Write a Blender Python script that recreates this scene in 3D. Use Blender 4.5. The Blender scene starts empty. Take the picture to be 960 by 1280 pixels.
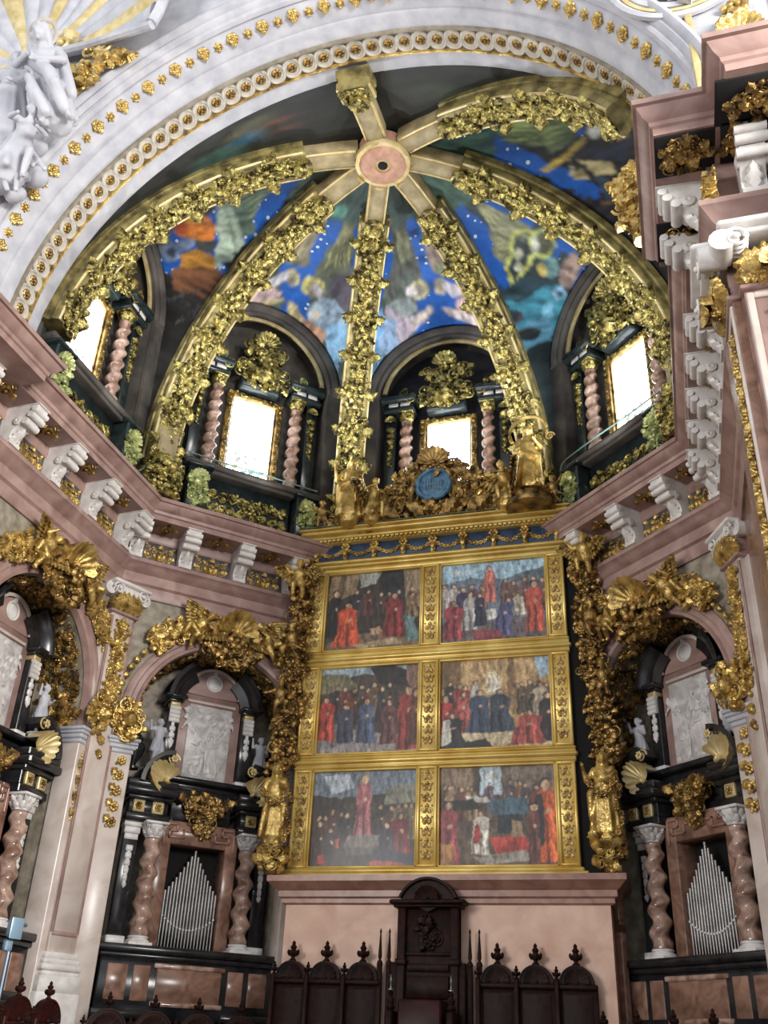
import bpy, math, random
import numpy as np
from mathutils import Matrix, Vector
PI = math.pi
SC = bpy.context.scene
COL = SC.collection
rnd = random.Random(7)

# ------------------------------------------------------------------ materials
def lin(c):
    r = []
    for x in c:
        x = x / 255.0
        r.append(x / 12.92 if x <= .04045 else ((x + .055) / 1.055) ** 2.4)
    return (r[0], r[1], r[2], 1.0)

def newmat(name):
    m = bpy.data.materials.new(name); m.use_nodes = True
    nt = m.node_tree
    return m, nt, nt.nodes['Principled BSDF']

def mat(name, c1, c2=None, scale=3.0, rough=.5, metal=0.0, detail=6.0, lo=.35, hi=.65, bump=0.0, bscale=30.0, dist=0.0, coat=0.0, spec=.5):
    m, nt, b = newmat(name)
    b.inputs['Roughness'].default_value = rough
    b.inputs['Metallic'].default_value = metal
    b.inputs['Specular IOR Level'].default_value = spec
    if coat: b.inputs['Coat Weight'].default_value = coat
    tc = nt.nodes.new('ShaderNodeTexCoord')
    if c2 is None:
        b.inputs['Base Color'].default_value = lin(c1)
    else:
        n = nt.nodes.new('ShaderNodeTexNoise'); n.inputs['Scale'].default_value = scale; n.inputs['Detail'].default_value = detail
        n.inputs['Distortion'].default_value = dist
        nt.links.new(tc.outputs['Object'], n.inputs['Vector'])
        cr = nt.nodes.new('ShaderNodeValToRGB')
        cr.color_ramp.elements[0].position = lo; cr.color_ramp.elements[0].color = lin(c1)
        cr.color_ramp.elements[1].position = hi; cr.color_ramp.elements[1].color = lin(c2)
        nt.links.new(n.outputs['Fac'], cr.inputs['Fac'])
        nt.links.new(cr.outputs['Color'], b.inputs['Base Color'])
    if bump:
        n2 = nt.nodes.new('ShaderNodeTexNoise'); n2.inputs['Scale'].default_value = bscale; n2.inputs['Detail'].default_value = 3.0
        nt.links.new(tc.outputs['Object'], n2.inputs['Vector'])
        bp = nt.nodes.new('ShaderNodeBump'); bp.inputs['Strength'].default_value = bump; bp.inputs['Distance'].default_value = .03
        nt.links.new(n2.outputs['Fac'], bp.inputs['Height']); nt.links.new(bp.outputs['Normal'], b.inputs['Normal'])
    return m

M = {}
M['gold'] = mat('gilding', (122, 90, 44), (230, 198, 120), 6.0, .28, .66, lo=.32, hi=.62, bump=.5, bscale=34)
M['oldgold'] = mat('old_gilding', (62, 52, 26), (206, 190, 116), 7.0, .26, .78, lo=.36, hi=.66, bump=.5, bscale=34)
M['darkgold'] = mat('dark_gilding', (70, 50, 26), (204, 166, 98), 6.0, .28, .66, lo=.36, hi=.66, bump=.5, bscale=34)
M['framegold'] = mat('frame_gilding', (206, 168, 80), (244, 218, 136), 2.0, .36, .42, lo=.3, hi=.7)
M['framerelief'] = mat('frame_relief', (150, 116, 62), (214, 186, 122), 9.0, .45, .4)
M['pink'] = mat('pink_marble', (136, 106, 100), (178, 148, 138), 2.2, .38, 0, lo=.3, hi=.7, dist=.8)
M['pinklight'] = mat('pale_pink_marble', (186, 168, 156), (218, 206, 198), 1.6, .32, 0, lo=.3, hi=.7, dist=1.0)
M['brownmarble'] = mat('brown_marble', (112, 82, 68), (158, 122, 104), 3.0, .25, 0, dist=1.2)
M['twist'] = mat('veined_brown_marble', (118, 86, 70), (196, 166, 150), 3.2, .2, 0, dist=1.5, coat=.3)
M['white'] = mat('white_stucco', (168, 168, 176), (192, 191, 196), 3.0, .55)
M['tan'] = mat('tan_ground', (118, 108, 92), (146, 136, 118), 6.0, .6)
M['greystucco'] = mat('grey_stucco', (158, 150, 138), (196, 188, 176), 5.0, .55)
M['wmarble'] = mat('white_marble', (206, 200, 196), (232, 228, 224), 5.0, .4)
M['relief'] = mat('grey_veined_marble', (176, 170, 168), (222, 217, 214), 4.0, .4, dist=1.0)
M['black'] = mat('black_marble', (30, 29, 31), (46, 45, 47), 4.0, .22)
M['dgreen'] = mat('dark_green_marble', (26, 34, 36), (44, 54, 54), 4.0, .25)
M['stone'] = mat('mottled_stone', (120, 112, 96), (166, 156, 138), 5.0, .6, bump=.2)
M['niche'] = mat('mottled_niche_stone', (112, 104, 90), (168, 152, 136), 7.0, .5, dist=.5)
M['plaster'] = mat('dark_grey_plaster', (56, 52, 50), (90, 84, 78), 2.0, .8)
M['recess'] = mat('dark_blue_recess', (26, 26, 36), (40, 38, 46), 3.0, .7)
M['wood'] = mat('dark_walnut', (20, 9, 7), (46, 22, 16), 3.0, .6, dist=2.0, spec=.2)
M['redwood'] = mat('reddish_wood', (30, 12, 10), (58, 22, 18), 4.0, .5, spec=.3)
M['tin'] = mat('organ_tin', (122, 120, 118), (156, 153, 150), 3.0, .38, .7)
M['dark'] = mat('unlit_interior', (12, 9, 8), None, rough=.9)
M['cream'] = mat('cream_pink_wall', (204, 162, 140), (226, 190, 168), 2.0, .5, dist=.5)
M['moulding'] = mat('terracotta_marble', (140, 100, 86), (170, 130, 112), 3.0, .35, dist=1.0)
M['floor'] = mat('dark_floor_tile', (70, 62, 58), (98, 88, 82), 2.0, .35)
M['slate'] = mat('slate_ground', (70, 72, 80), (104, 102, 108), 6.0, .5)
M['blue'] = mat('deep_blue_ground', (44, 62, 88), (62, 84, 112), 5.0, .5)
M['roundel'] = mat('enamel_blue', (36, 80, 124), (104, 148, 170), 9.0, .35)
M['cable'] = mat('cable_sheath', (92, 116, 112), None, rough=.4)
M['lampblue'] = mat('pale_blue_metal', (150, 180, 200), None, rough=.3, metal=.3)
M['ribside'] = mat('tarnished_rib_gilding', (84, 74, 44), (160, 146, 92), 4.0, .4, .35)
M['rib'] = mat('painted_rib_stone', (132, 118, 86), (168, 152, 116), 4.0, .5)
M['bosspink'] = mat('boss_pink', (166, 122, 100), (192, 150, 126), 6.0, .6)
M['shellgold'] = mat('pale_gilding', (196, 172, 110), (222, 204, 158), 5.0, .45, .35)
M['greengold'] = mat('verdigris_gilding', (118, 128, 78), (214, 218, 150), 6.0, .35, .4, bump=.3)
M['steelblue'] = mat('blue_grey_steel', (120, 140, 160), None, rough=.3, metal=.5)  # flat blue-grey metal for window leading, lamp pole and bracket

def paint_mat(name, stars=False, rough=.55, coat=0.0, mottled=.12):
    m, nt, b = newmat(name)
    b.inputs['Roughness'].default_value = rough
    if coat: b.inputs['Coat Weight'].default_value = coat; b.inputs['Coat Roughness'].default_value = .12
    at = nt.nodes.new('ShaderNodeAttribute'); at.attribute_name = 'pigment'
    tc = nt.nodes.new('ShaderNodeTexCoord')
    n = nt.nodes.new('ShaderNodeTexNoise'); n.inputs['Scale'].default_value = 5.0; n.inputs['Detail'].default_value = 8.0
    nt.links.new(tc.outputs['Object'], n.inputs['Vector'])
    mr = nt.nodes.new('ShaderNodeMapRange'); mr.inputs['From Min'].default_value = .3; mr.inputs['From Max'].default_value = .7
    mr.inputs['To Min'].default_value = 1 - mottled; mr.inputs['To Max'].default_value = 1 + mottled
    nt.links.new(n.outputs['Fac'], mr.inputs['Value'])
    mx = nt.nodes.new('ShaderNodeVectorMath'); mx.operation = 'SCALE'
    n3 = nt.nodes.new('ShaderNodeTexNoise'); n3.inputs['Scale'].default_value = 26.0; n3.inputs['Detail'].default_value = 4.0; n3.inputs['Distortion'].default_value = 1.0
    nt.links.new(tc.outputs['Object'], n3.inputs['Vector'])
    m3 = nt.nodes.new('ShaderNodeMapRange'); m3.inputs['From Min'].default_value = .25; m3.inputs['From Max'].default_value = .75; m3.inputs['To Min'].default_value = 1 - mottled * 1.6; m3.inputs['To Max'].default_value = 1 + mottled * 1.6
    nt.links.new(n3.outputs['Fac'], m3.inputs['Value'])
    mm = nt.nodes.new('ShaderNodeMath'); mm.operation = 'MULTIPLY'; nt.links.new(mr.outputs['Result'], mm.inputs[0]); nt.links.new(m3.outputs['Result'], mm.inputs[1])
    nt.links.new(at.outputs['Color'], mx.inputs[0]); nt.links.new(mm.outputs[0], mx.inputs['Scale'])
    out = mx.outputs['Vector']
    if stars:
        v = nt.nodes.new('ShaderNodeTexVoronoi'); v.inputs['Scale'].default_value = 4.6; v.inputs['Randomness'].default_value = .4
        nt.links.new(tc.outputs['Object'], v.inputs['Vector'])
        lt = nt.nodes.new('ShaderNodeMath'); lt.operation = 'LESS_THAN'; lt.inputs[1].default_value = .2
        nt.links.new(v.outputs['Distance'], lt.inputs[0])
        mu = nt.nodes.new('ShaderNodeMath'); mu.operation = 'MULTIPLY'
        nt.links.new(lt.outputs[0], mu.inputs[0]); nt.links.new(at.outputs['Alpha'], mu.inputs[1])
        mi = nt.nodes.new('ShaderNodeMixRGB'); mi.inputs['Color2'].default_value = lin((206, 214, 214))
        nt.links.new(mu.outputs[0], mi.inputs['Fac']); nt.links.new(out, mi.inputs['Color1'])
        out = mi.outputs['Color']
    nt.links.new(out, b.inputs['Base Color'])
    return m
M['fresco'] = paint_mat('fresco', True, .6)
M['panel'] = paint_mat('oil_panel', False, .45, .12, .2)

def glass_mat():
    m, nt, b = newmat('stained_glass')
    tc = nt.nodes.new('ShaderNodeTexCoord')
    v = nt.nodes.new('ShaderNodeTexVoronoi'); v.inputs['Scale'].default_value = 14.0
    nt.links.new(tc.outputs['Object'], v.inputs['Vector'])
    sx = nt.nodes.new('ShaderNodeSeparateXYZ'); nt.links.new(tc.outputs['Object'], sx.inputs[0])
    hs = nt.nodes.new('ShaderNodeHueSaturation'); hs.inputs['Saturation'].default_value = .85; hs.inputs['Value'].default_value = .13
    nt.links.new(v.outputs['Color'], hs.inputs['Color'])
    mr = nt.nodes.new('ShaderNodeMapRange'); mr.inputs['From Min'].default_value = 1.45; mr.inputs['From Max'].default_value = .2
    mr.inputs['To Min'].default_value = -.6; mr.inputs['To Max'].default_value = 2.2
    nt.links.new(sx.outputs['Z'], mr.inputs['Value'])
    n = nt.nodes.new('ShaderNodeTexNoise'); n.inputs['Scale'].default_value = 6.5; n.inputs['Detail'].default_value = 2.0
    nt.links.new(tc.outputs['Object'], n.inputs['Vector'])
    gt = nt.nodes.new('ShaderNodeMath'); gt.operation = 'GREATER_THAN'; gt.inputs[1].default_value = .55
    nt.links.new(n.outputs['Fac'], gt.inputs[0])
    mu = nt.nodes.new('ShaderNodeMath'); mu.operation = 'MULTIPLY'
    nt.links.new(gt.outputs[0], mu.inputs[0]); nt.links.new(mr.outputs['Result'], mu.inputs[1])
    mi = nt.nodes.new('ShaderNodeMixRGB'); mi.inputs['Color1'].default_value = (.9, .95, 1, 1)
    nt.links.new(mu.outputs[0], mi.inputs['Fac']); nt.links.new(hs.outputs['Color'], mi.inputs['Color2'])
    b.inputs['Base Color'].default_value = (.2, .2, .2, 1); b.inputs['Roughness'].default_value = .2
    nt.links.new(mi.outputs['Color'], b.inputs['Emission Color']); b.inputs['Emission Strength'].default_value = GLASS
    return m
GLASS = 6.0
M['glass'] = glass_mat()

# ------------------------------------------------------------------ mesh builder
class MB:
    def __init__(s): s.v = []; s.f = []; s.n = 0
    def add(s, V, F):
        V = np.asarray(V, float).reshape(-1, 3)
        o = s.n; s.v.append(V); s.n += len(V)
        s.f.extend([tuple(i + o for i in f) for f in F])
        return s
    def box(s, x0, x1, y0, y1, z0, z1, c=0.0):
        if c <= 0:
            V = [(x, y, z) for x in (x0, x1) for y in (y0, y1) for z in (z0, z1)]
            return s.add(V, [(0, 1, 3, 2), (4, 6, 7, 5), (0, 4, 5, 1), (2, 3, 7, 6), (0, 2, 6, 4), (1, 5, 7, 3)])
        prof = [(x0 + c, y0), (x1 - c, y0), (x1, y0 + c), (x1, y1 - c), (x1 - c, y1), (x0 + c, y1), (x0, y1 - c), (x0, y0 + c)]
        cx, cy = (x0 + x1) / 2, (y0 + y1) / 2
        def ring(k, z): return [(px + (c * k if px < cx else -c * k), py + (c * k if py < cy else -c * k), z) for px, py in prof]
        V = ring(.8, z0) + ring(0, z0 + c) + ring(0, z1 - c) + ring(.8, z1)
        F = [tuple(range(7, -1, -1)), tuple(range(24, 32))]
        for r in range(3):
            for i in range(8):
                j = (i + 1) % 8
                F.append((r * 8 + i, r * 8 + j, r * 8 + 8 + j, r * 8 + 8 + i))
        return s.add(V, F)
    def lathe(s, prof, n=16, c=(0, 0, 0), a0=0.0, a1=2 * PI, sx=1.0, sy=1.0):
        full = abs(a1 - a0 - 2 * PI) < 1e-6
        m = n if full else n + 1
        V = []
        for (r, z) in prof:
            for i in range(m):
                a = a0 + (a1 - a0) * i / n
                V.append((c[0] + r * math.cos(a) * sx, c[1] + r * math.sin(a) * sy, c[2] + z))
        F = []
        for k in range(len(prof) - 1):
            for i in range(n):
                j = (i + 1) % m
                F.append((k * m + i, k * m + j, (k + 1) * m + j, (k + 1) * m + i))
        if full:
            if prof[0][0] > 1e-4: F.append(tuple(range(m - 1, -1, -1)))
            if prof[-1][0] > 1e-4: F.append(tuple((len(prof) - 1) * m + i for i in range(m)))
        return s.add(V, F)
    def grid(s, fn, nu, nv, closed=False):
        V = [fn(i / (nu if closed else nu - 1), j / (nv - 1)) for j in range(nv) for i in range(nu)]
        F = []
        for j in range(nv - 1):
            for i in range(nu if closed else nu - 1):
                k = (i + 1) % nu
                F.append((j * nu + i, j * nu + k, (j + 1) * nu + k, (j + 1) * nu + i))
        return s.add(V, F)
    def tube(s, pts, rad, n=6, closed=False):
        pts = np.asarray(pts, float); k = len(pts)
        rad = np.full(k, rad) if np.isscalar(rad) else np.asarray(rad, float)
        T = np.gradient(pts, axis=0)
        if closed: T = np.roll(pts, -1, 0) - np.roll(pts, 1, 0)
        T /= (np.linalg.norm(T, axis=1)[:, None] + 1e-9)
        up = np.array([0, 0, 1.0]) if abs(T[:, 2]).mean() < .8 else np.array([1.0, 0, 0])
        A = np.cross(T, up); A /= (np.linalg.norm(A, axis=1)[:, None] + 1e-9)
        B = np.cross(T, A)
        an = np.arange(n) * 2 * PI / n
        V = (pts[:, None, :] + rad[:, None, None] * (A[:, None, :] * np.cos(an)[None, :, None] + B[:, None, :] * np.sin(an)[None, :, None])).reshape(-1, 3)
        F = []
        for i in range(k if closed else k - 1):
            i2 = (i + 1) % k
            for j in range(n):
                j2 = (j + 1) % n
                F.append((i * n + j, i * n + j2, i2 * n + j2, i2 * n + j))
        if not closed:
            F.append(tuple(range(n - 1, -1, -1))); F.append(tuple((k - 1) * n + j for j in range(n)))
        return s.add(V, F)
    def sweep(s, prof, path, closed=False):
        # prof: (offset to the right-hand side of the path, z); path: plan points
        P = [np.array(p, float) for p in path]; n = len(P); rings = []
        for i in range(n):
            d0 = (P[i] - P[i - 1]) if i > 0 else (P[1] - P[0])
            d1 = (P[i + 1] - P[i]) if i < n - 1 else (P[-1] - P[-2])
            d0 = d0 / np.linalg.norm(d0); d1 = d1 / np.linalg.norm(d1)
            n0 = np.array([d0[1], -d0[0]]); n1 = np.array([d1[1], -d1[0]])
            m = n0 + n1; m = m / max(1e-6, (m @ n0)) / 1.0
            m = m if abs(m @ n0) > 1e-6 else n0
            m = m * (1.0 / max(.3, m @ n0))
            rings.append([(P[i][0] + m[0] * o, P[i][1] + m[1] * o, z) for o, z in prof])
        V = [v for r in rings for v in r]; k = len(prof); F = []
        for i in range(n - 1):
            for j in range(k - 1):
                F.append((i * k + j, i * k + j + 1, (i + 1) * k + j + 1, (i + 1) * k + j))
        F.append(tuple(range(k))); F.append(tuple((n - 1) * k + j for j in range(k - 1, -1, -1)))
        return s.add(V, F)
    def arch(s, prof, c, a0=0.0, a1=PI, n=40):
        # prof: (radius, y); swept about the y axis through c=(x,z)
        k = len(prof); V = []
        for i in range(n + 1):
            a = a1 + (a0 - a1) * i / n
            for r, y in prof: V.append((c[0] + r * math.cos(a), y, c[1] + r * math.sin(a)))
        F = []
        for i in range(n):
            for j in range(k - 1): F.append((i * k + j, i * k + j + 1, (i + 1) * k + j + 1, (i + 1) * k + j))
        F.append(tuple(range(k))); F.append(tuple(n * k + j for j in range(k - 1, -1, -1)))
        return s.add(V, F)
    def stamp(s, kit, fn, u, v, sc=1.0, ang=0.0, d=0.0, sx=1.0, sz=1.0):
        K, F = kit
        ca, sa = math.cos(ang), math.sin(ang)
        x = K[:, 0] * sc * sx; y = K[:, 1] * sc; z = K[:, 2] * sc * sz + d
        return s.add(fn(u + x * ca - y * sa, v + x * sa + y * ca, z), F)
    def mesh(s, name, ang=42):
        me = bpy.data.meshes.new(name)
        V = np.concatenate(s.v) if s.v else np.zeros((0, 3))
        me.from_pydata(V.tolist(), [], s.f)
        if ang:
            me.polygons.foreach_set('use_smooth', [True] * len(me.polygons))
            if ang < 170: me.set_sharp_from_angle(angle=math.radians(ang))
        me.update()
        return me

def link(name, me, m, parent=None, label=None):
    o = bpy.data.objects.new(name, me)
    COL.objects.link(o)
    if m is not None:
        me.materials.clear(); me.materials.append(M[m] if isinstance(m, str) else m)
    if parent is not None: o.parent = parent
    if label: o['label'] = label
    return o
def part(name, mb, m, parent, label=None, ang=42):
    return link(name, mb.mesh(name, ang), m, parent, label)
def tag(o, label, cat, group=None, kind='thing'):
    o['label'] = label; o['category'] = cat; o['kind'] = kind
    if group: o['group'] = group
    return o
def thing(name, label, cat, loc=(0, 0, 0), rz=0.0, group=None):
    o = bpy.data.objects.new(name, None); COL.objects.link(o)
    o.empty_display_size = .2
    o.location = loc; o.rotation_euler = (0, 0, rz)
    return tag(o, label, cat, group)
def solo(name, mb, m, label, cat, loc=(0, 0, 0), rz=0.0, group=None, ang=42):
    o = link(name, mb.mesh(name, ang) if isinstance(mb, MB) else mb, m)
    o.location = loc; o.rotation_euler = (0, 0, rz)
    return tag(o, label, cat, group)
def struct(name, mb, m, loc=(0, 0, 0), rz=0.0, ang=42):
    o = link(name, mb.mesh(name, ang), m)
    o.location = loc; o.rotation_euler = (0, 0, rz)
    o['kind'] = 'structure'
    return o
def copy_tree(o, parent=None):
    c = o.copy(); COL.objects.link(c)
    if parent is not None: c.parent = parent
    for ch in list(o.children): copy_tree(ch, c)
    return c
def dup(o, label, loc, rz=0.0, group=None, scale=None):
    c = copy_tree(o); c.location = loc; c.rotation_euler = (0, 0, rz); c['label'] = label
    if group: c['group'] = group
    if scale is not None: c.scale = scale
    return c

# ------------------------------------------------------------------ ornament kit
def plane_map(x0=0, y0=0, z0=0):
    return lambda u, v, d: np.stack([x0 + u, y0 - d, z0 + v], -1)
def kit_leaf(nl=3):
    ts = np.linspace(0, 1, 9); ws = [-1, -.55, 0, .55, 1]; V = []
    for t in ts:
        w = .42 * math.sin(PI * min(1, t ** .75 * .97 + .03)) * (1 + .25 * math.cos(2 * PI * nl * t)) + .01
        zc = .30 * math.sin(PI * t * .85) + .12 * t
        for k in ws:
            V.append((k * w, t, zc * (1 - .55 * k * k) + .05 * (1 - abs(k)) + .07 * (abs(abs(k) - .55) < .01) - (.12 if abs(k) == 1 else 0)))
    F = [(j * 5 + i, j * 5 + i + 1, j * 5 + 6 + i, j * 5 + 5 + i) for j in range(8) for i in range(4)]
    return np.array(V), F
def kit_volute(turns=1.6, r0=1.0, th=.17, n=20, m=6):
    mb = MB(); pts = []; rad = []
    for i in range(n + 1):
        t = i / n; a = turns * 2 * PI * t; r = r0 * (1 - t) ** .85 * .9 + .12
        pts.append((r * math.cos(a), r * math.sin(a), .10 + .16 * t)); rad.append(th * (1 - .45 * t))
    mb.tube(pts, rad, m)
    V = np.concatenate(mb.v); b = kit_ball(); mb.add(b[0] * .26 + np.array([0, 0, .3]), b[1])
    return np.concatenate(mb.v), mb.f
def kit_ball(nu=8, nv=5):
    V = [(0, 0, -1)]
    for j in range(1, nv):
        p = -PI / 2 + PI * j / nv
        for i in range(nu): V.append((math.cos(p) * math.cos(2 * PI * i / nu), math.cos(p) * math.sin(2 * PI * i / nu), math.sin(p)))
    V.append((0, 0, 1)); F = []
    for i in range(nu):
        k = (i + 1) % nu
        F.append((0, 1 + k, 1 + i))
        for j in range(nv - 2): F.append((1 + j * nu + i, 1 + j * nu + k, 1 + (j + 1) * nu + k, 1 + (j + 1) * nu + i))
        F.append((len(V) - 1, 1 + (nv - 2) * nu + i, 1 + (nv - 2) * nu + k))
    return np.array(V), F
def kit_flower(n=6):
    mb = MB()
    for i in range(n):
        a = 2 * PI * i / n
        def f(u, v):
            w = (u - .5) * 2; r = .22 + .78 * v; wd = .48 * math.sin(PI * (v * .8 + .14)) * w
            x, y = r, wd; z = .12 + .3 * math.sin(PI * v * .9) - .22 * w * w
            return (x * math.cos(a) - y * math.sin(a), x * math.sin(a) + y * math.cos(a), z)
        mb.grid(f, 5, 5)
    b = kit_ball(); mb.add(b[0] * .26 + np.array([0, 0, .3]), b[1])
    return np.concatenate(mb.v), mb.f
def kit_shell(n=9, spread=1.75):
    mb = MB()
    def f(u, v):
        a = PI / 2 + (u - .5) * 2 * spread * .98
        k = abs(math.sin(u * n * PI))
        r = (.12 + .88 * v) * (1 + .07 * k * v)
        return (r * math.cos(a), r * math.sin(a), .1 + .34 * v * v + .10 * v * k)
    mb.grid(f, n * 4 + 1, 7)
    def g(u, v):
        a = PI / 2 + (u - .5) * 2 * spread * .98; k = abs(math.sin(u * n * PI)); r = (1 + .07 * k)
        return (r * math.cos(a) * (1 - .03 * v), r * math.sin(a) * (1 - .03 * v), (.44 + .10 * k) * (1 - v) - .1 * v)
    mb.grid(g, n * 4 + 1, 2)
    b = kit_ball(); mb.add(b[0] * .2 + np.array([0, 0, .2]), b[1])
    return np.concatenate(mb.v), mb.f
def kit_ring(th=.16, n=20, m=6):
    mb = MB(); mb.tube([(math.cos(2 * PI * i / n), math.sin(2 * PI * i / n), .1) for i in range(n)], th, m, closed=True)
    return np.concatenate(mb.v), mb.f
def kit_disc(n=16):
    mb = MB(); mb.lathe([(1, -.1), (1, .08), (.9, .14), (0, .14)], n)
    return np.concatenate(mb.v), mb.f
LEAF, VOL, BALL, FLOW, SHELL, RING, DISC = kit_leaf(), kit_volute(), kit_ball(), kit_flower(), kit_shell(), kit_ring(), kit_disc()
LEAF2 = kit_leaf(4)

def curl(mb, fn, u, v, sc, ang, flip=1, d=0.0):
    "a C-scroll with a leaf thrown off it"
    K = (VOL[0] * np.array([1, flip, 1]), VOL[1])
    mb.stamp(K, fn, u, v, sc, ang, d)
    mb.stamp(LEAF, fn, u + math.cos(ang) * sc * .9, v + math.sin(ang) * sc * .9, sc * 1.3, ang + flip * .5 - PI / 2 + PI * .5 * flip, d)
def vine(mb, fn, u0, u1, vc, w, pitch, rs, d=0.0, dens=1.0):
    "running scroll along u between u0 and u1"
    n = max(1, int(abs(u1 - u0) / pitch)); st = (u1 - u0) / n; a = w * .28
    pts = [(u0 + (u1 - u0) * i / (n * 8), vc + a * math.sin(PI * i / 8)) for i in range(n * 8 + 1)]
    U = np.array([p[0] for p in pts]); Vv = np.array([p[1] for p in pts])
    mb.tube(fn(U, Vv, np.full(len(U), .05 * w + d)), w * .07, 5)
    for i in range(n):
        s = 1 if i % 2 == 0 else -1; uc = u0 + st * (i + .5)
        curl(mb, fn, uc, vc - s * w * .14, w * .30, rs.uniform(-.3, .3) + (PI / 2 if s > 0 else -PI / 2), s, d)
        mb.stamp(FLOW, fn, uc, vc - s * w * .14, w * .17, rs.uniform(0, 1), d + .05 * w)
        for q in range(int(3 * dens)):
            mb.stamp(LEAF, fn, uc + rs.uniform(-.5, .5) * st, vc + rs.uniform(-.22, .22) * w, w * rs.uniform(.25, .42), rs.uniform(0, 6.28), d + rs.uniform(0, .05) * w)
        for q in range(int(2 * dens)):
            mb.stamp(BALL, fn, uc + rs.uniform(-.5, .5) * st, vc + rs.uniform(-.4, .4) * w, w * rs.uniform(.05, .09), 0, d + .04 * w)
def clump(mb, fn, uc, vc, ru, rv, n, rs, sc=.14, d=0.0, depth=.12):
    "dense carved foliage"
    for i in range(n):
        a = rs.uniform(0, 2 * PI); r = math.sqrt(rs.random())
        u = uc + ru * r * math.cos(a); v = vc + rv * r * math.sin(a); dd = d + depth * (1 - r) * rs.uniform(.3, 1.0)
        k = rs.random(); s = sc * rs.uniform(.7, 1.35)
        if k < .26: mb.stamp(VOL, fn, u, v, s * .75, rs.uniform(0, 6.28), dd)
        elif k < .66: mb.stamp(LEAF if rs.random() < .5 else LEAF2, fn, u, v, s * 1.5, rs.uniform(0, 6.28), dd, sz=1.2)
        elif k < .82: mb.stamp(FLOW, fn, u, v, s * .7, rs.uniform(0, 6.28), dd)
        else: mb.stamp(BALL, fn, u, v, s * .38, 0, dd + .02)
def candelabra(mb, fn, vc0, vc1, uc, w, rs, d=0.0, step=None):
    "mirrored scrolls stacked along v about the axis u=uc"
    step = step or w * .8; n = max(1, int(round((vc1 - vc0) / step))); st = (vc1 - vc0) / n
    for i in range(n):
        v = vc0 + st * (i + .5); k = i % 3
        for s in (-1, 1):
            curl(mb, fn, uc + s * w * .25, v, w * .22, PI / 2 - s * .9 + (PI if k == 1 else 0), s, d)
            mb.stamp(LEAF, fn, uc + s * w * .06, v - st * .3, w * .4, -s * .7, d)
            mb.stamp(BALL, fn, uc + s * w * .42, v + st * .36, w * .07, 0, d + .02)
        mb.stamp(FLOW if k != 2 else SHELL, fn, uc, v, w * (.19 if k != 2 else .24), 0, d + .04 * w)
        mb.stamp(LEAF2, fn, uc, v + st * .1, w * .42, 0, d + .02 * w)
        mb.stamp(BALL, fn, uc, v + st * .46, w * .08, 0, d + .04 * w)

# ------------------------------------------------------------------ sculpted figures
def capsule(mb, p0, p1, r0, r1, n=8):
    p0 = np.array(p0, float); p1 = np.array(p1, float); L = np.linalg.norm(p1 - p0)
    if L < 1e-5: p1 = p0 + np.array([0, 0, 1e-3]); L = 1e-3
    t = (p1 - p0) / L; up = np.array([0, 0, 1.]) if abs(t[2]) < .9 else np.array([1., 0, 0])
    a = np.cross(t, up); a /= np.linalg.norm(a); b = np.cross(t, a)
    st = []
    for q in (-1, -.7, 0): st.append((p0 + t * r0 * q, r0 * math.sqrt(max(0.0004, 1 - q * q))))
    for q in (0, .7, 1): st.append((p1 + t * r1 * q, r1 * math.sqrt(max(0.0004, 1 - q * q))))
    V = []
    for c, r in st:
        for i in range(n): V.append(c + r * (a * math.cos(2 * PI * i / n) + b * math.sin(2 * PI * i / n)))
    F = [tuple(range(n))] + [tuple(5 * n + i for i in range(n - 1, -1, -1))]
    for k in range(5):
        for i in range(n):
            j = (i + 1) % n; F.append((k * n + j, k * n + i, (k + 1) * n + i, (k + 1) * n + j))
    mb.add(V, F)
def ellip(mb, c, r):
    K, F = kit_ball(12, 8)
    mb.add(K * np.array(r) + np.array(c), F)
def remesh(mb, voxel, smooth=2, name='body'):
    me = mb.mesh('tmp_' + name, 0); o = bpy.data.objects.new('tmp_' + name, me); COL.objects.link(o)
    r = o.modifiers.new('r', 'REMESH'); r.mode = 'VOXEL'; r.voxel_size = voxel
    if smooth:
        s = o.modifiers.new('s', 'SMOOTH'); s.iterations = smooth; s.factor = .5
    dg = bpy.context.evaluated_depsgraph_get()
    out = bpy.data.meshes.new_from_object(o.evaluated_get(dg)); out.name = name
    bpy.data.objects.remove(o); bpy.data.meshes.remove(me)
    out.polygons.foreach_set('use_smooth', [True] * len(out.polygons)); out.update()
    return out
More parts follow.
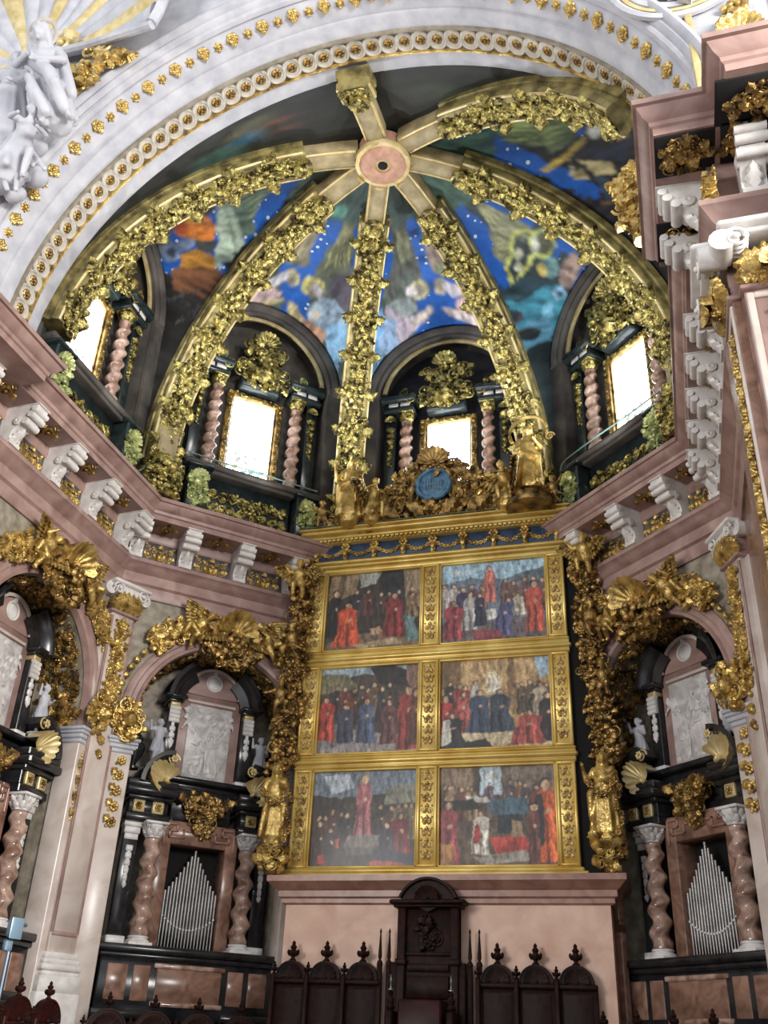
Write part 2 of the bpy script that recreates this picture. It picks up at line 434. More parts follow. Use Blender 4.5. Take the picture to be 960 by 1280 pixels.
def figure(H, J, chub=1.0, robe=None, head=.066, hair=True, folds=8, seed=1, voxel=None, cloth=None, fingers=False):
    """one continuous carved figure; J maps joints to unit coordinates (z up, -y forward)"""
    rs = random.Random(seed); mb = MB(); c = chub
    g = lambda k: np.array(J[k], float)
    nk, hd, ch, pv = g('neck'), g('head'), g('chest'), g('pelvis')
    capsule(mb, pv, ch, .085 * c, .10 * c, 10); capsule(mb, ch, nk, .075 * c, .04 * c, 10)
    capsule(mb, nk, hd, .034 * c, .036 * c)
    for s, k in ((-1, 'l'), (1, 'r')):
        sh, el, ha = g('sh' + k), g('el' + k), g('ha' + k)
        capsule(mb, ch * .4 + sh * .6, sh, .06 * c, .045 * c)
        capsule(mb, sh, el, .042 * c, .033 * c); capsule(mb, el, ha, .033 * c, .022 * c)
        t = (ha - el) / (np.linalg.norm(ha - el) + 1e-6)
        pm = ha + t * .03; ellip(mb, pm, (.024 * c, .018 * c, .026 * c))
        side = np.cross(t, [0, 1.0, .2]); side /= np.linalg.norm(side) + 1e-6
        for q in range(4):
            b = pm + side * (q - 1.5) * .012 * c; m = b + t * (.03 - .004 * abs(q - 1.5)); e = m + t * .018 + np.array([0, -.012, -.006])
            capsule(mb, b, m, .0075 * c, .007 * c, 6); capsule(mb, m, e, .007 * c, .005 * c, 6)
        th = pm - side * .022 * c; capsule(mb, th, th + t * .022 - side * .014, .008 * c, .006 * c, 6)
        hp, kn, ft = g('hip' + k), g('kn' + k), g('ft' + k)
        capsule(mb, pv, hp, .075 * c, .07 * c)
        capsule(mb, hp, kn, .068 * c, .047 * c); capsule(mb, kn, kn * .5 + ft * .5, .045 * c, .044 * c); capsule(mb, kn * .5 + ft * .5, ft, .044 * c, .026 * c)
        toe = g('to' + k); capsule(mb, ft, toe, .028 * c, .02 * c)
    fw = np.array(J.get('face', (0, -1, 0)), float); fw /= np.linalg.norm(fw); sd = np.cross(fw, [0, 0, 1.0]); sd /= np.linalg.norm(sd); h = head
    upv = np.cross(sd, fw)
    ellip(mb, hd, (h * .78, h * .86, h * 1.02))
    capsule(mb, hd + fw * h * .35 - upv * h * .45, hd + fw * h * .55 - upv * h * .75, h * .42, h * .26)      # jaw and chin
    capsule(mb, hd + fw * h * .82 + upv * h * .12, hd + fw * h * 1.04 - upv * h * .2, h * .09, h * .15, 6)   # nose
    capsule(mb, hd + fw * h * .80 - sd * h * .4 + upv * h * .2, hd + fw * h * .80 + sd * h * .4 + upv * h * .2, h * .14, h * .14, 6)  # brow
    for s in (-1, 1):
        ellip(mb, hd + fw * h * .78 + sd * s * h * .28 + upv * h * .02, (h * .11,) * 3)
        ellip(mb, hd + sd * s * h * .8, (h * .1, h * .16, h * .2))
    capsule(mb, hd + fw * h * .86 - sd * h * .16 - upv * h * .45, hd + fw * h * .86 + sd * h * .16 - upv * h * .45, h * .09, h * .09, 6)  # lips
    if hair:
        for i in range(26):
            a = rs.uniform(0, 2 * PI); b = rs.uniform(-.15, 1.2)
            q = -fw * math.cos(a) * math.cos(b) + sd * math.sin(a) * math.cos(b) + upv * math.sin(b)
            if q @ fw > .35 and b < .75: continue
            ellip(mb, hd + q * h * .88, (h * rs.uniform(.22, .34),) * 3)
    if hair == 'long':
        for s in (-1, 1):
            for q in range(3): capsule(mb, hd - fw * h * (.2 + .2 * q) + sd * s * h * .75, nk - fw * .02 + sd * s * (.05 + .012 * q) - upv * .07, h * .3, h * .2)
    if robe:
        # robe: tapering cloth from chest to hem with hanging folds
        top, hem, rt, rh = robe
        top = np.array(top, float); hem = np.array(hem, float)
        capsule(mb, top, hem, rt, rh, 14)
        for i in range(folds):
            a = 2 * PI * i / folds + rs.uniform(-.15, .15); b = a + rs.uniform(-.5, .5)
            p = top + np.array([math.cos(a), math.sin(a) * .8, 0]) * rt * .92
            q = hem + np.array([math.cos(b), math.sin(b) * .85, rs.uniform(-.01, .02)]) * rh * 1.08
            m = (p + q) / 2 + np.array([math.cos(a), math.sin(a), 0]) * .012
            capsule(mb, p, m, .02, .026, 6); capsule(mb, m, q, .026, .03, 6)
    for (p, q, r0, r1) in (cloth or []): capsule(mb, p, q, r0, r1)
    out = remesh(mb, (voxel or .016), 2, 'figure')
    return scale_mesh(out, H)
def scale_mesh(me, H):
    n = len(me.vertices); a = np.empty(n * 3); me.vertices.foreach_get('co', a); me.vertices.foreach_set('co', a * H); me.update(); return me
def wing_mesh(L, side=1, spread=.55):
    mb = MB()
    rows = ((.95, 9, .30), (.62, 8, .22), (.34, 6, .16))
    for r, (ln, n, wd) in enumerate(rows):
        for i in range(n):
            t = i / (n - 1); a = -.35 + t * 1.75
            b = np.array([.10 + .34 * t, 0, .05 + .30 * math.sin(t * 1.4)])
            d = np.array([math.cos(-1.25 + a * spread), 0, math.sin(-1.25 + a * spread)])
            nn = np.array([-d[2], 0, d[0]])
            def f(u, v, b=b, d=d, nn=nn, ln=ln, wd=wd, r=r):
                w = (u - .5) * wd * .5 * math.sin(PI * (.12 + .8 * v)) ** .5
                p = b + d * ln * v * .62 + nn * w
                return (side * p[0] * L, (.03 * r + .05 * v * v - .02 * (1 - (2 * u - 1) ** 2)) * L * -1, p[2] * L)
            mb.grid(f, 5, 6)
            def fb(u, v, f=f):
                p = f(u, v); return (p[0], p[1] + .03 * L, p[2])
            mb.grid(fb, 3, 4)
    K, F = kit_ball(8, 6)
    for i in range(6):
        t = i / 5; mb.add(K * np.array([.07, .05, .07]) * L + np.array([side * (.08 + .36 * t), 0, .05 + .30 * math.sin(t * 1.4)]) * L, F)
    return mb.mesh('wing', 60)
def J_stand(**k):
    d = dict(pelvis=(0, 0, .52), chest=(0, -.005, .71), neck=(0, 0, .835), head=(0, -.015, .925),
             shl=(-.105, 0, .79), ell=(-.16, -.02, .64), hal=(-.10, -.13, .60), shr=(.105, 0, .79), elr=(.16, -.02, .64), har=(.12, -.13, .68),
             hipl=(-.055, 0, .49), knl=(-.06, -.03, .28), ftl=(-.065, 0, .04), tol=(-.075, -.075, .02),
             hipr=(.055, 0, .49), knr=(.07, -.05, .28), ftr=(.075, 0, .04), tor=(.09, -.075, .02))
    d.update(k); return d
def J_putto(**k):
    d = dict(pelvis=(0, 0, .42), chest=(0, -.01, .62), neck=(0, 0, .74), head=(0, -.02, .87),
             shl=(-.12, 0, .69), ell=(-.22, -.04, .62), hal=(-.30, -.12, .72), shr=(.12, 0, .69), elr=(.22, -.05, .60), har=(.27, -.14, .50),
             hipl=(-.07, 0, .38), knl=(-.11, -.16, .30), ftl=(-.10, -.10, .06), tol=(-.11, -.17, .03),
             hipr=(.07, 0, .38), knr=(.10, -.08, .20), ftr=(.09, .02, .04), tor=(.10, -.06, .02))
    d.update(k); return d
WORLD, EXPO, LEDGE = 0.70, 0.52, 2.3
ORD = ['first', 'second', 'third', 'fourth', 'fifth', 'sixth']
FRESCO = {
 'W1': [
  ((84,98,88),[(0,16.45),(0.27,17.87),(0.6,16.76),(0.73,16.16),(0.66,15.65)]),
  ((30,92,178),[(0.31,13.38),(0.16,14.22),(0.2,15.83),(0.16,16.73),(0.81,15.66),(1.54,13.57),(1.61,13.31),(1.62,12.69),(1.42,12.68),(0.98,13.02)]),
  ((112,112,104),[(0.29,13.6),(0.25,13.89),(0.56,13.79),(1.06,13.35),(1.37,12.85),(1,13.11)]),
  ((92,112,98),[(0.35,15.07),(0.24,15.54),(0.22,16.14),(0.53,15.8),(0.79,15.26),(1.05,14.87),(1.18,14.49),(0.84,14.81)]),
  ((150,164,126),[(0.41,15.28),(0.36,15.66),(0.3,16.04),(0.27,16.05),(0.32,15.67),(0.38,15.29)]),
  ((150,164,126),[(0.53,15.24),(0.47,15.58),(0.4,15.91),(0.37,15.92),(0.43,15.59),(0.5,15.25)]),
  ((150,164,126),[(0.64,15.18),(0.57,15.48),(0.49,15.77),(0.46,15.79),(0.54,15.49),(0.61,15.19)]),
  ((150,164,126),[(0.74,15.13),(0.66,15.38),(0.59,15.64),(0.56,15.65),(0.63,15.39),(0.71,15.14)]),
  ((150,164,126),[(0.83,15.07),(0.75,15.28),(0.67,15.5),(0.65,15.5),(0.73,15.29),(0.81,15.07)]),
  ((150,164,126),[(0.92,15),(0.84,15.18),(0.76,15.35),(0.74,15.35),(0.82,15.18),(0.9,15)]),
  ((188,198,120),[(0.44,14.72),(0.55,14.62),(0.62,14.48),(0.64,14.33),(0.61,14.21),(0.53,14.14),(0.41,14.13),(0.28,14.17),(0.16,14.27),(0.08,14.4),(0.04,14.52),(0.1,14.67),(0.19,14.75),(0.31,14.77)]),
  ((60,56,46),[(0.55,14.63),(0.65,14.54),(0.72,14.42),(0.75,14.32),(0.73,14.24),(0.67,14.21),(0.57,14.22),(0.46,14.28),(0.35,14.36),(0.27,14.47),(0.24,14.57),(0.26,14.65),(0.33,14.69),(0.44,14.68)]),
  ((184,182,172),[(0.57,14.46),(0.65,14.39),(0.71,14.31),(0.73,14.24),(0.72,14.19),(0.67,14.17),(0.6,14.19),(0.51,14.24),(0.42,14.31),(0.36,14.39),(0.33,14.46),(0.34,14.5),(0.4,14.52),(0.48,14.51)]),
  ((208,122,50),[(0.66,13.86),(0.55,14.17),(0.76,14.42),(1,14.35),(1.2,14.02),(1.17,13.76),(1.08,13.65),(0.96,13.54)]),
  ((190,84,46),[(0.91,13.87),(0.95,13.81),(0.99,13.74),(1,13.67),(0.99,13.61),(0.95,13.59),(0.91,13.59),(0.85,13.62),(0.8,13.68),(0.76,13.75),(0.75,13.82),(0.76,13.87),(0.8,13.9),(0.85,13.9)]),
  ((222,170,70),[(0.76,14.12),(0.79,14.09),(0.81,14.05),(0.81,14.02),(0.8,13.99),(0.79,13.97),(0.76,13.97),(0.73,13.98),(0.71,14.01),(0.69,14.05),(0.68,14.08),(0.69,14.11),(0.71,14.13),(0.74,14.13)]),
  ((178,196,176),[(0.39,14.84),(0.36,15.11),(0.98,14.72),(1.25,14.43),(1.39,14.03),(1.52,13.56),(1.48,13.59),(1.19,14.18)]),
  ((120,136,120),[(0.48,14.95),(1.03,14.52),(1.3,14.24),(1.29,14.29),(1.02,14.57),(0.49,14.99)]),
  ((58,64,66),[(1.13,13.72),(1.19,14.16),(1.37,13.79),(1.33,13.62)]),
  ((120,142,176),[(1.29,13.3),(1.37,13.2),(1.42,13.08),(1.44,12.97),(1.43,12.9),(1.39,12.88),(1.32,12.91),(1.24,12.99),(1.16,13.09),(1.1,13.21),(1.07,13.31),(1.09,13.38),(1.14,13.41),(1.21,13.38)]),
  ((64,70,90),[(1.28,13.23),(1.32,13.17),(1.35,13.11),(1.36,13.06),(1.35,13.03),(1.33,13.01),(1.3,13.03),(1.25,13.07),(1.21,13.12),(1.18,13.18),(1.17,13.23),(1.18,13.27),(1.2,13.28),(1.24,13.26)]),
  ((128,146,180),[(1.16,13.76),(1.2,13.7),(1.24,13.62),(1.27,13.51),(1.28,13.41),(1.28,13.34),(1.26,13.3),(1.22,13.3),(1.18,13.36),(1.14,13.44),(1.11,13.54),(1.09,13.64),(1.1,13.72),(1.12,13.76)]),
  ((200,142,60),[(1.33,13.27),(1.29,13.61),(1.41,13.75),(1.53,13.48),(1.54,12.97)]),
  ((126,84,58),[(1.53,12.84),(1.53,13.52),(1.59,13.4),(1.67,13.02),(1.8,12.54),(1.75,12.43)]),
  ((74,72,76),[(1.82,12.37),(1.69,12.95),(1.89,11.95),(1.97,11.54)]),
  ((40,40,44),[(1.81,12.52),(1.94,11.68),(1.93,11.72),(1.8,12.56)]),
  ((104,102,104),[(1.82,12.44),(1.96,11.64),(1.95,11.66),(1.82,12.46)]),
 ],
 'W2': [
  ((66,88,82),[(-0.33,16.99),(0.13,17.74),(0.61,16.65),(0.43,16.15),(-0.16,16.03),(-0.49,16.29)]),
  ((96,160,140),[(0.18,16.41),(0.2,16.35),(0.19,16.28),(0.15,16.23),(0.09,16.2),(-0.01,16.18),(-0.06,16.22),(-0.12,16.27),(-0.15,16.33),(-0.13,16.4),(-0.08,16.46),(-0.03,16.48),(0.07,16.5),(0.13,16.47)]),
  ((30,92,178),[(-0.06,15.92),(-0,16.12),(0.2,16.16),(0.35,15.84),(0.31,15.25),(0.35,14.85),(0.42,14.57),(0.28,14.5),(0.02,15.25),(-0.08,15.68)]),
  ((30,92,178),[(0.46,16.11),(0.66,16.06),(1.02,15.14),(0.99,15.08),(0.79,15.23),(0.69,15.62)]),
  ((30,92,178),[(-0.48,14.57),(0.2,14.85),(0.48,14.6),(0.64,13.89),(0.46,13.71),(0.1,13.7),(-0.11,13.92)]),
  ((30,92,178),[(-0,0.13),(0.18,13.71),(0.63,13.91),(0.99,13.37),(0.79,12.93),(0,0.19)]),
  ((112,166,212),[(1.47,12.84),(1.47,13.72),(1.86,12.12),(1.95,11.91)]),
  ((122,116,100),[(-0.18,16.06),(-0.1,15.72),(0.05,15.13),(0.13,14.82),(-0.46,14.62),(-0.44,15.32)]),
  ((160,150,116),[(-0.21,15.93),(-0.08,15.45),(0.03,14.92),(0.08,14.93),(-0.04,15.45),(-0.17,15.94)]),
  ((160,150,116),[(-0.23,15.82),(-0.14,15.36),(-0.05,14.89),(-0.03,14.88),(-0.1,15.37),(-0.19,15.82)]),
  ((160,150,116),[(-0.26,15.7),(-0.2,15.28),(-0.15,14.84),(-0.11,14.84),(-0.16,15.28),(-0.21,15.7)]),
  ((160,150,116),[(-0.28,15.58),(-0.26,15.19),(-0.25,14.79),(-0.21,14.79),(-0.22,15.19),(-0.24,15.57)]),
  ((160,150,116),[(-0.3,15.45),(-0.33,15.1),(-0.35,14.75),(-0.31,14.74),(-0.28,15.1),(-0.26,15.45)]),
  ((100,104,84),[(0.19,16.22),(0.42,16.1),(0.8,15.43),(0.87,14.97),(0.81,14.76),(0.45,14.72),(0.36,15.1),(0.37,15.76)]),
  ((156,152,104),[(0.23,16.13),(0.36,15.56),(0.49,14.95),(0.53,14.95),(0.4,15.56),(0.27,16.13)]),
  ((156,152,104),[(0.28,16.11),(0.42,15.56),(0.57,14.98),(0.6,14.98),(0.46,15.56),(0.31,16.11)]),
  ((156,152,104),[(0.33,16.09),(0.48,15.57),(0.64,15.02),(0.67,15.02),(0.51,15.57),(0.36,16.09)]),
  ((156,152,104),[(0.38,16.06),(0.54,15.57),(0.71,15.05),(0.73,15.05),(0.57,15.57),(0.41,16.06)]),
  ((156,152,104),[(0.42,16.04),(0.6,15.57),(0.77,15.08),(0.8,15.08),(0.62,15.57),(0.45,16.04)]),
  ((156,152,104),[(0.47,16.01),(0.65,15.57),(0.83,15.11),(0.86,15.11),(0.68,15.57),(0.5,16.01)]),
  ((92,86,98),[(0.79,14.81),(1,14.98),(1.38,14),(1.2,14.05),(0.83,14.31)]),
  ((200,192,112),[(0.75,14.45),(0.78,14.32),(0.77,14.19),(0.7,14.09),(0.6,14.04),(0.47,14.04),(0.35,14.11),(0.27,14.21),(0.23,14.34),(0.25,14.47),(0.33,14.57),(0.44,14.63),(0.56,14.62),(0.67,14.56)]),
  ((150,140,116),[(0.76,14.35),(0.79,14.24),(0.79,14.14),(0.75,14.06),(0.68,14.02),(0.59,14.04),(0.51,14.1),(0.44,14.19),(0.4,14.3),(0.41,14.4),(0.45,14.48),(0.53,14.52),(0.61,14.5),(0.7,14.45)]),
  ((200,192,200),[(0.73,14.31),(0.76,14.22),(0.78,14.14),(0.76,14.09),(0.73,14.08),(0.69,14.1),(0.63,14.16),(0.58,14.24),(0.55,14.32),(0.54,14.4),(0.55,14.45),(0.58,14.47),(0.63,14.45),(0.68,14.39)]),
  ((156,176,196),[(0.77,14.09),(1.08,14.17),(1.37,13.93),(1.68,13.03),(1.87,12.2),(1.56,12.75),(1.3,13.03),(1.1,13.35)]),
  ((184,206,220),[(1.08,13.7),(1.12,13.56),(1.13,13.42),(1.1,13.33),(1.04,13.29),(0.95,13.32),(0.85,13.41),(0.77,13.54),(0.72,13.68),(0.72,13.82),(0.75,13.91),(0.82,13.94),(0.91,13.92),(1,13.83)]),
  ((210,200,190),[(1.02,13.61),(1.05,13.52),(1.06,13.44),(1.04,13.38),(1.01,13.36),(0.96,13.38),(0.9,13.44),(0.85,13.52),(0.82,13.62),(0.81,13.7),(0.83,13.76),(0.86,13.78),(0.92,13.76),(0.97,13.7)]),
  ((208,162,134),[(0.67,13.4),(0.96,13.36),(1.3,13.18),(1.42,12.75),(1.12,12.92)]),
  ((146,190,224),[(1.22,13.33),(1.45,13.56),(1.68,13.03),(1.9,12.11),(1.77,12.4),(1.54,12.67)]),
  ((196,180,132),[(0.19,13.69),(0.37,13.69),(0.82,13.28),(0.75,13.1),(0.46,13.29)]),
  ((196,180,140),[(0.12,13.74),(-0.37,13.55),(-0.82,13.06),(-0.86,12.84),(-0.19,13.23)]),
  ((182,172,112),[(0.14,14.46),(0.18,14.36),(0.18,14.26),(0.14,14.18),(0.08,14.15),(-0.02,14.16),(-0.09,14.23),(-0.17,14.31),(-0.21,14.42),(-0.21,14.52),(-0.17,14.59),(-0.09,14.62),(-0.02,14.6),(0.07,14.55)]),
  ((138,130,116),[(0.1,14.39),(0.12,14.31),(0.12,14.24),(0.09,14.18),(0.03,14.15),(-0.02,14.17),(-0.09,14.21),(-0.14,14.27),(-0.17,14.35),(-0.17,14.42),(-0.14,14.48),(-0.08,14.51),(-0.03,14.49),(0.04,14.45)]),
  ((204,200,206),[(-0.17,14.52),(-0.39,14.23),(-0.59,13.87),(-0.6,13.63),(-0.32,13.9),(-0.1,14.24)]),
  ((216,186,186),[(-0.32,13.9),(-0.02,13.85),(-0.15,13.58),(-0.69,13),(-0.78,13.17),(-0.68,13.51)]),
 ],
 'W3': [
  ((70,84,80),[(-0.08,17.71),(-0.52,16.64),(-0.24,16.28),(0.31,16.32),(0.73,16.36),(0.28,17.19)]),
  ((30,92,178),[(-0.15,16.29),(0.07,16.36),(0.26,16.26),(0.14,15.81),(0.13,15.39),(0.12,14.95),(0.51,14.78),(0.66,14.56),(0.39,14.37),(0.14,14.72),(-0.07,14.7),(-0.14,14.8),(-0.16,15.05),(-0.13,15.65),(-0.18,16.07)]),
  ((30,92,178),[(-0.58,16.15),(-0.44,16.1),(-0.71,15.31),(-1.01,14.67),(-1.29,13.96),(-1.35,13.96),(-1.05,14.89),(-0.82,15.52)]),
  ((30,92,178),[(-0.21,14.88),(0.15,14.77),(0.22,14.43),(0.54,14.13),(0.51,13.85),(0.11,13.9),(-0.05,13.83),(-0.57,13.95),(-0.43,14.31),(-0.13,14.5)]),
  ((30,92,178),[(-0.63,13.56),(-0.2,13.88),(0.03,13.84),(0.43,13.47),(0.91,13.17),(0.06,13.31),(-0.36,13.28),(-0.9,12.99)]),
  ((116,168,214),[(-1.38,13.9),(-1.19,14.11),(-1.33,13.28),(-1.71,12.44),(-1.95,11.89),(-1.65,13.08)]),
  ((88,90,84),[(-0.39,16.1),(-0.14,16.27),(-0.15,15.49),(-0.16,14.99),(-0.59,14.85),(-0.98,14.35),(-1.06,14.4),(-0.7,15.3)]),
  ((146,148,110),[(-0.36,16.11),(-0.46,15.72),(-0.56,15.31),(-0.52,15.31),(-0.42,15.71),(-0.32,16.1)]),
  ((146,148,110),[(-0.31,16.12),(-0.4,15.74),(-0.49,15.34),(-0.45,15.34),(-0.36,15.74),(-0.28,16.12)]),
  ((146,148,110),[(-0.26,16.14),(-0.34,15.77),(-0.41,15.37),(-0.38,15.37),(-0.3,15.77),(-0.23,16.14)]),
  ((146,148,110),[(-0.22,16.16),(-0.28,15.79),(-0.34,15.41),(-0.31,15.41),(-0.24,15.79),(-0.18,16.16)]),
  ((146,148,110),[(-0.17,16.17),(-0.22,15.81),(-0.27,15.44),(-0.23,15.44),(-0.18,15.82),(-0.14,16.18)]),
  ((154,134,128),[(0.15,15.76),(0.42,15.64),(0.51,15.19),(0.64,14.77),(0.18,14.87),(0.12,15.28)]),
  ((140,146,112),[(0.18,15.21),(0.51,15.04),(0.64,14.77),(0.2,14.87)]),
  ((204,194,142),[(-0.11,14.49),(-0.17,14.38),(-0.25,14.3),(-0.36,14.26),(-0.45,14.28),(-0.52,14.34),(-0.56,14.45),(-0.54,14.57),(-0.49,14.68),(-0.41,14.76),(-0.31,14.8),(-0.21,14.78),(-0.14,14.72),(-0.1,14.61)]),
  ((138,132,118),[(-0.23,14.49),(-0.27,14.41),(-0.33,14.34),(-0.41,14.32),(-0.48,14.33),(-0.53,14.38),(-0.56,14.46),(-0.55,14.55),(-0.51,14.63),(-0.45,14.69),(-0.37,14.72),(-0.3,14.71),(-0.25,14.66),(-0.22,14.58)]),
  ((206,196,194),[(-0.41,14.5),(-0.44,14.43),(-0.49,14.38),(-0.54,14.36),(-0.59,14.37),(-0.62,14.41),(-0.63,14.46),(-0.62,14.53),(-0.59,14.6),(-0.55,14.65),(-0.5,14.67),(-0.45,14.67),(-0.42,14.63),(-0.41,14.57)]),
  ((142,152,152),[(-0.91,14.32),(-0.55,14.34),(-0.52,13.99),(-0.79,13.79),(-0.98,13.75),(-1.13,14.11)]),
  ((194,180,194),[(-1.12,14.15),(-0.81,13.74),(-0.55,13.87),(-0.15,14),(-0.34,13.66),(-0.84,13.29),(-1.13,12.88),(-1.42,12.72),(-1.5,13.05)]),
  ((156,184,220),[(-1.27,13.89),(-1.08,13.74),(-1.18,12.99),(-1.49,12.68),(-1.63,12.82)]),
  ((222,208,190),[(-0.82,13.44),(-0.45,13.68),(-0.14,13.89),(-0.18,14.01),(-0.49,13.8),(-0.85,13.56)]),
  ((194,180,142),[(0.38,14.49),(0.34,14.4),(0.27,14.33),(0.18,14.3),(0.1,14.32),(0.04,14.38),(0.02,14.46),(0.03,14.56),(0.07,14.65),(0.14,14.72),(0.22,14.74),(0.3,14.73),(0.36,14.67),(0.39,14.59)]),
  ((140,132,120),[(0.36,14.49),(0.33,14.43),(0.28,14.38),(0.23,14.36),(0.17,14.37),(0.13,14.41),(0.12,14.47),(0.12,14.54),(0.15,14.61),(0.2,14.65),(0.26,14.67),(0.31,14.66),(0.35,14.62),(0.37,14.56)]),
  ((204,194,204),[(0.28,14.65),(0.59,14.46),(0.79,14.21),(0.43,14.13),(0.26,14.37)]),
  ((214,176,182),[(0.93,13.82),(0.87,13.73),(0.78,13.67),(0.66,13.65),(0.55,13.67),(0.47,13.74),(0.42,13.83),(0.42,13.94),(0.47,14.03),(0.56,14.09),(0.67,14.11),(0.79,14.09),(0.88,14.02),(0.93,13.93)]),
  ((226,200,196),[(0.79,13.83),(0.76,13.79),(0.72,13.75),(0.66,13.74),(0.6,13.75),(0.56,13.79),(0.54,13.83),(0.54,13.89),(0.56,13.93),(0.61,13.97),(0.67,13.98),(0.72,13.96),(0.77,13.93),(0.79,13.88)]),
  ((224,210,208),[(0.07,13.98),(0.49,13.73),(1.02,13.39),(1.1,13.03),(0.7,13.26),(0.15,13.65)]),
 ],
 'W4': [
  ((74,104,90),[(-0.23,17.81),(0.11,17.12),(-0.01,16.18),(-0.42,16.12),(-0.61,16.15),(-0.52,16.7)]),
  ((30,92,178),[(-0.57,16.15),(-0.38,16.21),(-0.5,15.92),(-0.61,15.47),(-0.93,14.95),(-1.22,14.31),(-1.4,13.91),(-1.45,13.91),(-1.19,14.74),(-0.85,15.6)]),
  ((30,92,178),[(-0.05,16.19),(-0.1,15.76),(0,15.35),(0.03,14.96),(-0.3,14.82),(-0.35,15.21),(-0.26,15.67),(-0.23,15.99)]),
  ((30,92,178),[(-0.11,14.52),(-0.1,14.02),(-0.03,13.3),(-0.01,0.34),(-1.19,12.85),(-0.89,13.26),(-0.61,13.43),(-0.37,13.98),(-0.79,13.83),(-0.45,14.17)]),
  ((120,122,96),[(-0.15,16.18),(-0.25,15.72),(-0.19,15.43),(-0.29,14.87),(-0.6,14.68),(-0.61,14.97),(-1.14,14.46),(-1.09,14.66),(-0.85,15.2),(-0.6,15.45),(-0.35,15.95)]),
  ((170,170,124),[(-0.24,16.05),(-0.27,15.73),(-0.31,15.4),(-0.27,15.41),(-0.24,15.74),(-0.2,16.06)]),
  ((170,170,124),[(-0.27,16),(-0.35,15.7),(-0.43,15.39),(-0.39,15.4),(-0.32,15.71),(-0.24,16.01)]),
  ((170,170,124),[(-0.31,15.96),(-0.43,15.67),(-0.54,15.38),(-0.51,15.38),(-0.39,15.67),(-0.28,15.96)]),
  ((170,170,124),[(-0.35,15.91),(-0.5,15.64),(-0.64,15.36),(-0.61,15.36),(-0.47,15.64),(-0.32,15.91)]),
  ((170,166,124),[(-0.67,15.33),(-0.58,15.23),(-0.48,15.11),(-0.45,15.14),(-0.55,15.26),(-0.64,15.37)]),
  ((170,166,124),[(-0.75,15.22),(-0.67,15.13),(-0.58,15.04),(-0.55,15.07),(-0.64,15.17),(-0.72,15.26)]),
  ((170,166,124),[(-0.82,15.11),(-0.75,15.04),(-0.67,14.96),(-0.65,14.99),(-0.73,15.07),(-0.8,15.14)]),
  ((170,166,124),[(-0.89,14.99),(-0.83,14.94),(-0.77,14.88),(-0.74,14.92),(-0.81,14.97),(-0.87,15.03)]),
  ((170,166,124),[(-0.96,14.87),(-0.91,14.84),(-0.85,14.8),(-0.83,14.83),(-0.89,14.87),(-0.94,14.91)]),
  ((170,166,124),[(-1.03,14.75),(-0.99,14.73),(-0.94,14.71),(-0.91,14.75),(-0.97,14.77),(-1.01,14.79)]),
  ((188,198,112),[(-0.35,14.22),(-0.5,14.12),(-0.64,14.07),(-0.75,14.09),(-0.8,14.17),(-0.79,14.31),(-0.73,14.46),(-0.62,14.61),(-0.48,14.71),(-0.34,14.75),(-0.22,14.72),(-0.15,14.63),(-0.15,14.5),(-0.23,14.35)]),
  ((84,84,66),[(-0.38,14.25),(-0.49,14.17),(-0.6,14.13),(-0.68,14.13),(-0.71,14.19),(-0.7,14.28),(-0.65,14.4),(-0.55,14.51),(-0.44,14.59),(-0.33,14.63),(-0.25,14.61),(-0.2,14.56),(-0.21,14.47),(-0.28,14.36)]),
  ((200,200,188),[(-0.56,14.39),(-0.64,14.32),(-0.71,14.28),(-0.77,14.27),(-0.78,14.29),(-0.77,14.36),(-0.72,14.44),(-0.64,14.53),(-0.56,14.6),(-0.48,14.64),(-0.43,14.65),(-0.4,14.62),(-0.42,14.56),(-0.48,14.48)]),
  ((186,190,106),[(-0.51,15.05),(-0.85,14.82),(-1.17,14.41),(-1.44,13.82),(-1.42,13.79),(-1.15,14.36),(-0.84,14.74),(-0.5,14.96)]),
  ((186,190,106),[(-1.44,13.75),(-1.22,13.99),(-0.85,14.24),(-0.77,14.26),(-0.74,14.37),(-0.83,14.35),(-1.2,14.1),(-1.42,13.86)]),
  ((186,190,106),[(-0.6,14.97),(-0.43,14.87),(-0.43,14.73),(-0.34,14.77),(-0.35,14.94),(-0.53,15.06)]),
  ((200,200,174),[(-0.86,14.49),(-0.91,14.44),(-0.96,14.41),(-0.99,14.41),(-1,14.43),(-0.99,14.48),(-0.97,14.54),(-0.93,14.61),(-0.88,14.66),(-0.83,14.69),(-0.8,14.69),(-0.78,14.66),(-0.79,14.61),(-0.82,14.55)]),
  ((196,196,176),[(-1.06,14.21),(-1.1,14.17),(-1.13,14.14),(-1.15,14.14),(-1.16,14.16),(-1.15,14.2),(-1.14,14.25),(-1.11,14.31),(-1.07,14.35),(-1.04,14.37),(-1.02,14.37),(-1.01,14.35),(-1.01,14.31),(-1.03,14.26)]),
  ((50,76,86),[(-1.23,14.01),(-1.12,13.65),(-1.09,13.47),(-1.48,13.26),(-1.51,13.58),(-1.44,13.9)]),
  ((72,144,166),[(-1.49,13.69),(-1.54,13.4),(-1.2,13.55),(-1.07,13.31),(-1.2,12.95),(-1.57,12.57),(-1.86,12.17),(-1.93,12.03),(-1.83,12.43),(-1.67,13.01),(-1.63,13.22)]),
  ((112,152,152),[(-0.78,13.69),(-0.88,13.6),(-0.97,13.56),(-1.05,13.57),(-1.08,13.63),(-1.07,13.74),(-1.03,13.86),(-0.96,13.98),(-0.86,14.06),(-0.77,14.1),(-0.69,14.09),(-0.65,14.02),(-0.65,13.92),(-0.7,13.8)]),
